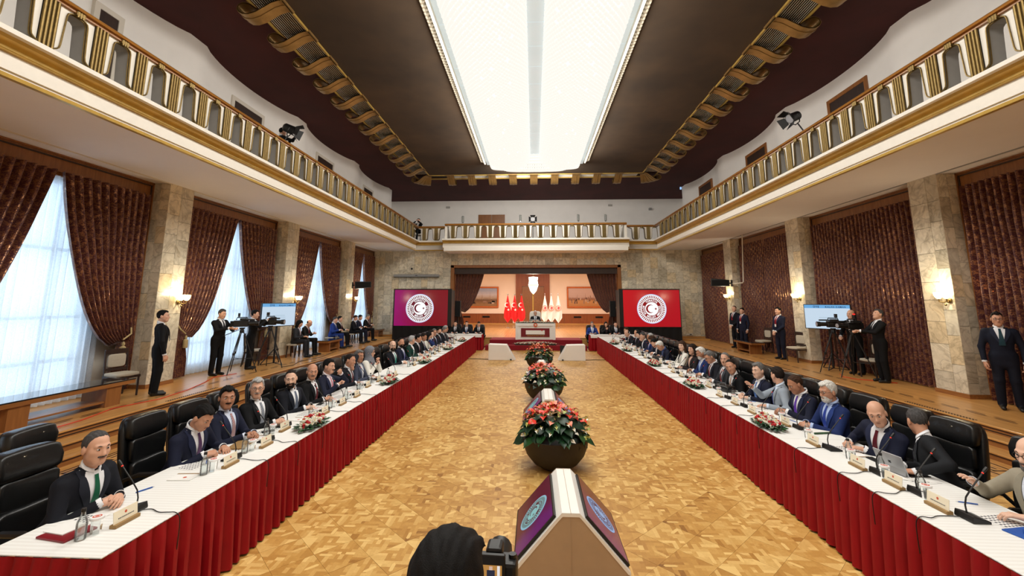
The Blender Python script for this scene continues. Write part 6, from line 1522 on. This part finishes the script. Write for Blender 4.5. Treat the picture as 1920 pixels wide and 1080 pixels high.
floor_monitor(12.8, 13.8, .14, 'white tent shaped monitor with emblem screens between second and third planters')

# ================================================================== SIDE PLATFORMS: people, benches, cameras
PZF = .361
side_chair(-8.85, 9.12, R(-105), 'upholstered wooden chair behind the standing guard by the left pillar')
bench(-8.43, 6.35, 8.72, 'long dark marble topped bench at the nearest left window', .55)
bench(-8.36, 16.95, 18.2, 'marble topped bench table between the seated people on the left'); bench(-8.75, 23.5, 24.5, 'short marble topped bench at the far left corner')
bench(8.42, 17.3, 18.8, 'marble topped bench table by the right curtain')
side_chair(8.97, 18.0, R(100), 'upholstered chair behind the right bench'); side_chair(8.75, 15.45, R(108), 'upholstered chair beside the man with red lanyard'); side_chair(8.97, 12.4, R(105), 'upholstered chair behind the right camera tripod')
side_chair(-8.95, 13.6, R(-60), 'dark wooden chair in the window behind the left cameraman')
DOWN = dict(wr=((-.25, .06, .84), (.25, .06, .84)), hk=('down', 'down'))
person(-8.22, 9.26, PZF, R(-40), 'standing guard in black suit with red lanyard by the nearest left pillar', suit=BLACK, tie=(26, 26, 30), hair=('short', 'black'), stand=True, near=0, head=(-22, 2, 0), lean=0, lanyard=(150, 20, 30), size=1.04, **DOWN)
person(-8.75, 11.75, PZF, R(-100), 'man in dark suit standing half behind the curtain holding a controller', suit=BLACK, tie=(30, 30, 36), hair=('short', 'salt'), stand=True, near=1, head=(0, -8, 0), lean=2, wr=((-.12, .40, 1.20), (.12, .42, 1.22)), hk=('fist', 'fist'), hrot=(20, -20), size=1.03)
person(-8.55, 12.85, PZF, R(-70), 'cameraman in dark suit behind the left camera tripod', suit=BLACK, tie=None, hair=('thick', 'black'), stand=True, near=1, head=(0, -4, 0), lean=4, wr=((-.10, .42, 1.42), (.12, .40, 1.40)), hk=('fist', 'fist'), size=1.0)
person(8.88, 8.98, PZF, R(140), 'tall man with glasses in dark navy suit standing at the right edge', suit=(20, 24, 38), tie=(26, 56, 66), hair=('short', 'black'), glasses=True, stand=True, near=0, head=(0, -2, 0), lean=0, size=1.05, skin=1, **DOWN)
FOLD = dict(wr=((-.06, .20, .93), (.06, .20, .93)), hk=('rest', 'rest'), hrot=(-30, 30))
person(8.72, 19.75, PZF, R(110), 'older standing guard in dark suit on the right, left of the pair', suit=DARK, tie=(120, 24, 34), hair=('recede', 'dark'), stand=True, near=2, lean=0, head=(20, 0, 0), size=1.05, **FOLD)
person(8.78, 19.15, PZF, R(115), 'younger standing guard with badge on the right, right of the pair', suit=NAVY, tie=(130, 24, 34), hair=('short', 'dark'), stand=True, near=2, lean=0, lanyard=(150, 20, 30), size=1.0, **DOWN)
person(8.62, 16.1, PZF, R(105), 'standing moustached guard with red lanyard before the right curtain', suit=NAVY, tie=(130, 24, 34), hair=('short', 'black'), beard=('moustache', 'black'), stand=True, near=1, lean=0, lanyard=(150, 20, 30), size=1.04, **FOLD)
person(8.95, 12.95, PZF, R(110), 'cameraman in dark suit hidden behind the right video cameras', suit=BLACK, tie=None, hair=('ring', 'dark'), stand=True, near=1, lean=4, wr=((-.12, .42, 1.30), (.16, .30, 1.0)), hk=('fist', 'fist'), size=1.03)
person(8.72, 11.75, PZF, R(80), 'grey haired man with earpiece looking up and holding a camera control', suit=BLACK, tie=(26, 26, 30), hair=('short', 'salt'), stand=True, near=1, lean=0, head=(10, 16, 0), wr=((-.10, .42, 1.20), (.12, .40, 1.18)), hk=('fist', 'fist'), size=1.05)
ST0 = make_stool(); first = True
for i, (px, py, lab, kw) in enumerate(((567, 617, 'seated woman in grey jacket with papers on the left platform', dict(suit=CHAR, fem=True, tie=None, hair=('bangs', 'black'), head=(0, -18, 0), lean=10, lanyard=(150, 20, 30), wr=((-.10, .34, .72), (.10, .34, .72)))), (581, 619, 'seated bald man with glasses looking at his phone, left platform', dict(suit=BLACK, tie=(90, 20, 30), hair=('ring', 'black'), glasses=True, lanyard=(150, 20, 30), head=(0, -30, 0), lean=12, wr=((-.10, .36, .80), (.10, .36, .80)), hk=('fist', 'fist'))), (634, 607, 'seated man in bright blue suit before the third left pillar', dict(suit=ROYAL, tie=(60, 60, 90), hair=('short', 'salt'), head=(-10, -12, 0), lean=10, wr=((-.10, .34, .76), (.10, .34, .76)))), (645, 602, 'seated dark haired man in black with maroon tie beside the blue suit', dict(suit=BLACK, tie=(110, 24, 40), hair=('short', 'black'), head=(10, -4, 0), lean=6, wr=((-.10, .36, .74), (.10, .36, .74)))), (671, 603, 'seated dark haired man with papers, nearest of three by the far left window', dict(suit=DARK, tie=(40, 50, 80), hair=('short', 'dark'), head=(0, -14, 0), lean=10, wr=((-.10, .36, .74), (.10, .36, .74)))), (680, 597, 'seated man with headset, middle of three by the far left window', dict(suit=NAVY, tie=(140, 30, 40), hair=('short', 'black'), lanyard=(170, 30, 40), head=(0, -14, 0), lean=10, wr=((-.10, .36, .74), (.10, .36, .74)))), (693, 600, 'seated grey haired man with phone, farthest of three by the far left window', dict(suit=BLACK, tie=(110, 30, 40), hair=('short', 'grey'), glasses=True, head=(0, -18, 0), lean=12, wr=((-.10, .36, .78), (.10, .36, .78)))))):
    y = float(at_x(px, py, -8.45)[1]); y = {0: y, 1: y+.05}.get(i, y)
    person(-8.72, y, PZF, R(-84), lab, near=2, hz=.54, **kw); lb_ = 'upholstered wooden stool under the '+' '.join(lab.split()[:8]); loc = (-8.74, y, .36)
    if first: first = False; ST0.location = loc; ST0['label'] = lb_; ST0['group'] = 'stools'
    else: dup(ST0, loc, 0, lb_, 'stools')
# balcony people
p = at_x(526, 246, -7.35); person(-7.35, float(p[1]), 5.75, R(-40), 'man with headphones operating the spotlight on the left balcony', suit=BLACK, tie=None, hair=('thick', 'black'), stand=True, near=2, size=float((p[2]-5.75)/1.60), wr=((-.10, .40, 1.45), (.12, .40, 1.45)), hk=('fist', 'fist'), lean=6)
p = at_y(786, 414, 24.75); person(float(p[0]), 24.75, 5.75, R(170), 'photographer at the far left corner of the balcony rail', suit=BLACK, tie=None, hair=('short', 'black'), near=2, hz=float(p[2]-5.75-.66), wr=((-.05, .28, float(p[2]-5.75)-.05), (.07, .28, float(p[2]-5.75)-.07)), hk=('fist', 'fist'), lean=6)
t = thing('stool', 'upholstered stool under the photographer at the far balcony corner', 'stool', (float(p[0]), 24.75, 5.75), group='stools')
q = MB(); rbox(q, (0, 0, .40), (.36, .36, .07), .03); q.build('seat', 'uphol', t, 180)
for sx in (-1, 1):
    for sy in (-1, 1): MB().tube([(sx*.13, sy*.13, 0), (sx*.12, sy*.12, .38)], .02, 6).build('leg', 'wood_dark', t)
def make_spot():
    t = thing('stage_spotlight', '', 'spotlight')                # aims +y
    MB().lathe([(.08, -.2), (.12, -.16), (.13, .1), (.14, .12)], (0, 0, 0), 14).build('lamp_housing', 'black', t).rotation_euler = (R(-90), 0, 0)
    MB().lathe([(.001, .121), (.12, .122)], (0, 0, 0), 14).build('lens', 'silver', t).rotation_euler = (R(-90), 0, 0)
    for a in (0, 90, 180, 270):
        q = MB().add([(-.11, .12, .12), (.11, .12, .12), (.15, .27, .22), (-.15, .27, .22), (-.11, .125, .126), (.11, .125, .126), (.15, .275, .226), (-.15, .275, .226)], [(0, 1, 2, 3), (7, 6, 5, 4), (0, 3, 7, 4), (1, 5, 6, 2), (2, 6, 7, 3), (0, 4, 5, 1)]).build('barn_door', 'black', t, 0); q.rotation_euler = (0, R(a), 0)
    MB().tube([(-.16, 0, 0), (-.17, 0, -.1), (-.08, 0, -.2), (.08, 0, -.2), (.17, 0, -.1), (.16, 0, 0)], .014, 6).build('yoke', 'black', t); MB().tube([(0, 0, -.2), (0, 0, -1.3)], .018, 6).build('stem', 'black', t); return t
SP0 = make_spot()
p = at_x(545, 243, -7.0); SP0.location = tuple(p); SP0.rotation_euler = (R(-20), 0, R(-70)); SP0['label'] = 'black spotlight with barn doors on the left balcony rail'; SP0['group'] = 'stage spotlights'
q = dup(SP0, tuple(at_x(1487, 220, 7.0)), 0, 'black spotlight with barn doors on the right balcony rail', 'stage spotlights'); q.rotation_euler = (R(-25), R(10), R(95))
q = dup(SP0, tuple(at_y(999, 411, 23.75)), 0, 'black spotlight with barn doors behind the far balcony rail', 'stage spotlights'); q.rotation_euler = (R(-10), R(0), R(180))

def tv(x, y, z, rz, label, sc=1.0):
    t = thing('information_display', label, 'display', (x, y, PZF), rz, group='information displays')    # screen faces -y in local space
    cz = z-PZF; w, h = 1.18*sc, .70*sc
    bevel(MB().box((0, .02, cz), (w+.04, .05, h+.04)).build('housing', 'black', t, 0), .008)
    MB().add([(-w/2, -.007, cz-h/2), (w/2, -.007, cz-h/2), (w/2, -.007, cz+h/2), (-w/2, -.007, cz+h/2)], [(0, 1, 2, 3)]).build('display', 'tv_bg', t, 0)
    b = MB().box2((-w/2, -.009, cz+h*.36), (w/2, -.0072, cz+h/2)); b.build('header_band', 'tv_band', t, 0)
    b = MB(); text_flat(b, 'ÜYE', -w*.22, cz+h*.385, .075*sc, 0); text_flat(b, 'KALAN ZAMAN', w*.20, cz+h*.385, .065*sc, 0); b.v = [(p[0], -.0095, p[1]) for p in b.v]; b.build('lettering', 'tv_ink', t, 0)
    b = MB()
    for k in range(3):
        x0 = -w*.18+k*.02; b.box2((x0, -.009, cz-.03-k*.06), (x0+w*.36, -.0076, cz-.018-k*.06))
    b.build('faint_lines', 'tv_line', t, 0)
    MB().tube([(0, .06, .05), (0, .06, cz)], .03, 8).build('pole', 'black', t)
    for a in (30, 150, 270): MB().tube([(0, .06, .5), (.38*math.cos(R(a)), .06+.38*math.sin(R(a)), .03)], .016, 6).tube([(0, .06, .06), (.38*math.cos(R(a)), .06+.38*math.sin(R(a)), .03)], .012, 6).build('stand_leg', 'black', t)
MT['tv_bg'] = emis('tv_pale_blue', (206, 226, 244), .9); MT['tv_band'] = emis('tv_band', (110, 176, 230), .9); MT['tv_ink'] = emis('tv_ink', (40, 70, 130), .4); MT['tv_line'] = emis('tv_line', (170, 198, 214), .8)
p = at_x(523, 590, -8.25); tv(-8.25, float(p[1]), float(p[2]), R(68), 'large display on a tripod stand beside the left cameraman', 1.0)
p = at_x(1551, 594, 8.70); tv(8.70, float(p[1]), float(p[2]), R(-52), 'large display on a tripod stand by the second right pillar', 1.0)

def make_tripod_cam():
    t = thing('video_camera', '', 'video camera')                # lens +y, pan head at z=1.25
    for a in (90, 210, 330):
        c_, s_ = math.cos(R(a)), math.sin(R(a)); lg = MB()
        for o_ in (-.018, .018): lg.tube([(c_*.05-s_*o_, s_*.05+c_*o_, 1.12), (c_*.26-s_*o_, s_*.26+c_*o_, .55)], .010, 6)
        lg.tube([(c_*.25, s_*.25, .58), (c_*.44, s_*.44, .02)], .013, 6); lg.box((c_*.26, s_*.26, .55), (.05, .05, .06)); lg.build('tripod_leg', 'black', t)
        MB().tube([(0, 0, .40), (c_*.31, s_*.31, .40)], .008, 5).build('spreader', 'black', t)
    MB().lathe([(.05, 0), (.06, .05), (.045, .1), (.07, .12), (.07, .15)], (0, 0, 1.10), 12).build('fluid_head', 'black', t)
    MB().tube([(.05, -.05, 1.2), (.12, -.4, 1.05), (.12, -.5, 1.03)], .01, 6).build('pan_bar', 'black', t)
    bevel(MB().box((0, -.04, 1.36), (.13, .36, .18)).build('camera_body', 'black', t, 0), .015)
    MB().tube([(0, .13, 1.36), (0, .30, 1.36), (0, .31, 1.36), (0, .40, 1.36)], [.055, .06, .07, .075], 12).build('lens', 'black', t); MB().tube([(0, .401, 1.36), (0, .403, 1.36)], .055, 12).build('front_glass', 'silver', t)
    MB().tube([(0, -.16, 1.46), (0, -.14, 1.53), (0, .10, 1.53), (0, .12, 1.46)], .014, 6).build('handle', 'black', t); MB().box((-.11, .0, 1.47), (.1, .16, .07)).build('viewfinder', 'black', t, 0); MB().tube([(.09, -.02, 1.47), (.09, .30, 1.47)], .018, 8).build('microphone', 'black', t)
    MB().box((0, -.25, 1.36), (.10, .09, .15)).build('battery', 'grille_black', t, 0); MB().box((.0, -.1, 1.60), (.09, .05, .10)).box((.0, -.1, 1.54), (.015, .015, .06)).build('monitor_light', 'black', t, 0); return t
VC0 = make_tripod_cam(); VC0.location = (-8.30, 12.05, PZF); VC0.rotation_euler = (0, 0, R(-60)); VC0['label'] = 'broadcast video camera on a tripod before the second left window'; VC0['group'] = 'tripod video cameras'
dup(VC0, (-8.05, 12.98, PZF), R(-85), 'video camera in front of the left cameraman beside the display', 'tripod video cameras')
dup(VC0, (8.45, 13.05, PZF), R(80), 'broadcast video camera on a tripod nearest the right display', 'tripod video cameras'); vc = dup(VC0, (8.45, 12.3, PZF), R(95), 'broadcast video camera with red light before the man with earpiece', 'tripod video cameras'); MB().box((0, -.1, 1.665), (.05, .03, .03)).build('tally_light', emis('tally_red', (255, 40, 30), 2.0, False), vc, 0)
for s, pts, lab in ((-1, [(7.62, 6.4), (7.70, 7.3), (7.95, 8.1), (7.75, 8.9), (7.9, 9.8), (8.2, 10.7), (8.5, 11.4), (8.3, 12.0)], 'orange cable lying along the left platform edge'), (1, [(8.9, 11.6), (8.6, 11.9), (8.3, 12.1), (8.2, 12.5), (8.4, 12.9)], 'orange cable on the right platform under the tripods')):
    tag(MB().tube([(s*a, b_, .372) for a, b_ in pts], .009, 6).build('extension_cable', 'orange_cable'), lab, 'cable')
tag(MB().tube([(-7.75, 13.2, .372), (-7.6, 13.6, .372), (-7.85, 14.4, .372), (-7.7, 15.6, .372), (-7.9, 17.0, .372)], .009, 6).build('extension_cable', 'black'), 'black cable lying along the left platform beside the display', 'cable')
for i, (x, y) in enumerate(((-8.32, 17.3), (-8.36, 18.2))):
    t = thing('paper_cup', 'clear plastic cup on the left bench, %s one' % ('near', 'far')[i], 'cup', (x, y, .815)); MB().lathe([(.03, 0), (.04, .10)], (0, 0, 0), 12, cap=False).build('wall', 'glass', t); MB().lathe([(.001, .004), (.03, .004)], (0, 0, 0), 12, cap=False).build('bottom', 'glass', t)

# ---- special things on the tables
def lay(nm, c, d, mat, label, cat, rz=0, parts=()):
    t = thing(nm, label, cat, (c[0], c[1], TZ+.001), rz); bevel(MB().box((0, 0, d[2]/2), d).build('body' if not parts else parts[0], mat, t, 0), min(.003, d[2]*.3)); return t
t = lay('document_folder', (-3.36, 3.16), (.20, .26, .014), 'red_folder', 'dark red folder under papers beside the man in the green tie', 'folder', R(80), ('cover',)); MB().box((.03, .06, .018), (.16, .18, .006)).build('papers', 'paper', t, 0)
t = lay('document_folder', (-3.38, 12.05), (.20, .26, .02), 'red_folder', 'small red folder before the man in the lilac tie', 'folder', R(4), ('cover',)); MB().box((0, 0, .022), (.17, .23, .004)).build('papers', 'paper', t, 0)
t = lay('document_folder', (-3.38, 5.02), (.20, .28, .018), 'kraft', 'brown notebook before the man in red striped tie', 'notebook', R(10), ('cover',)); MB().box((.0, 0, .01), (.206, .27, .008)).build('pages', 'paper', t, 0)
t = lay('document_folder', (3.44, 5.98), (.22, .30, .025), 'paper', 'thick white folder with green edge before the white bearded man', 'folder', R(10), ('cover',)); MB().box((0, -.15, .012), (.22, .01, .02)).build('green_edge', 'leaf', t, 0)
t = lay('document_folder', (3.42, 3.42), (.26, .34, .01), 'navy_folder', 'bright blue plastic folder before the man in the beige jacket', 'folder', R(12), ('cover',)); MB().box((.03, 0, .03), (.22, .16, .03)).build('organiser', 'navy_folder', t, 0)
t = thing('tablet_computer', 'silver tablet with keyboard standing before the leaning man', 'tablet', (3.38, 4.62, TZ+.004), R(98)); bevel(MB().box((0, -.10, .004), (.29, .20, .008)).build('keyboard', 'black', t, 0), .002)
q = bevel(MB().box((0, .02, .098), (.29, .009, .20)).build('tablet_back', 'silver', t, 0), .003); q.rotation_euler = (R(-18), 0, 0); b = MB().box((0, .055, .05), (.28, .003, .10)).build('kickstand', 'silver', t, 0); b.rotation_euler = (R(12), 0, 0)
b = MB()
for u in (-.011, .002):
    for v in (0, .013): b.box((u+.005, .0265-.0, .105+v), (.010, .001, .010))
b.build('logo', 'black', t, 0).rotation_euler = (R(-18), 0, 0)
for x, y, who in ((-3.40, 5.55, 'near the first left flower arrangement'), (-3.40, 9.5, 'before the grey haired man on the left'), (-3.46, 7.0, 'before the man in slate grey tie'), (3.42, 4.95, 'before the man leaning to his neighbour'), (3.44, 8.12, 'beside the curly grey man')):
    t = lay('mobile_phone', (x, y), (.075, .15, .009), 'black', 'black mobile phone lying face up '+who, 'phone', rr.uniform(-1, 1)); MB().box((0, 0, .0096), (.068, .14, .0008)).build('screen', 'grille_black', t, 0)
for x, y, who in ((3.40, 8.42, 'before the man leaning in to camera'), (3.34, 12.5, 'before the bowed white haired man')):
    t = thing('handbag', 'soft black bag lying on the right table '+who, 'bag', (x, y, TZ+.001), .3); q = MB(); rbox(q, (0, 0, .055), (.22, .34, .11), .04); q.build('bag_body', 'leather', t, 180); MB().tube([(-.05, -.1, .1), (-.02, -.05, .135), (.0, .05, .135), (-.05, .1, .1)], .008, 6).build('strap', 'leather', t)
for x, y, rz, who in ((-3.40, 4.52, .6, 'in the hand of the writing man'), (-3.44, 3.86, -.4, 'on the papers before the green tie'), (3.44, 6.42, .2, 'by the white folder on the right'), (3.46, 7.58, .9, 'before the curly grey man'), (3.42, 3.98, 1.2, 'by the beige jacketed man')):
    t = thing('pen', 'blue ballpoint pen '+who, 'pen', (x, y, TZ+.007), rz); MB().tube([(0, -.065, 0), (0, .055, 0)], .005, 6).build('barrel', 'navy_folder', t); MB().tube([(0, .055, 0), (0, .07, 0)], [.004, .001], 6).build('tip', 'silver', t)

# ---- photographer in the foreground
tp = at_y(828, 972, 1.12); zc = float(tp[2])-.150; sz = zc/1.60
person(float(tp[0])-.0, 1.02, 0, R(-4), 'photographer in black seen from behind at the bottom of the picture', suit=BLACK, tie=None, shirt=(240, 240, 240), hair=('short', 'black'), stand=True, near=0, lean=6, head=(-8, -10, 0), size=sz, wr=((.06, .34, 1.34), (.20, .30, 1.24)), hk=('fist', 'fist'))
c = at_y(924, 1078, 1.42); t = thing('photo_camera', 'black photo camera held up by the photographer, its rear screen lit', 'camera', tuple(c), R(-3))
bevel(MB().box((0, .04, -.02), (.14, .07, .10)).build('camera_body', 'black', t, 0), .012); bevel(MB().box((-.005, 0, .02), (.085, .014, .075)).build('screen_housing', 'black', t, 0), .004); MB().tube([(0, .07, -.02), (0, .18, -.02)], .04, 14).build('lens', 'black', t); bevel(MB().box((0, .045, .045), (.05, .06, .04)).build('viewfinder_hump', 'black', t, 0), .01); MB().lathe([(.012, 0), (.012, .01)], (.055, .04, .03), 10).build('dial', 'black', t)
MB().add([(-.038, -.0078, -.008), (.028, -.0078, -.008), (.028, -.0078, .030), (-.038, -.0078, .030)], [(0, 1, 2, 3)]).build('rear_screen', emis('rear_lcd', (196, 140, 70), .8), t, 0)
b = MB().box((-.005, -.0082, .008), (.024, .0004, .018), 0); b.box((-.005, -.0084, .022), (.010, .0004, .010), 1); b.box((.018, -.0082, .012), (.008, .0004, .034), 2); b.build('screen_image', [emis('lcd_dark', (40, 46, 70), .6), emis('lcd_skin', (226, 190, 170), .8), emis('lcd_white', (240, 236, 236), .9)], t, 0)
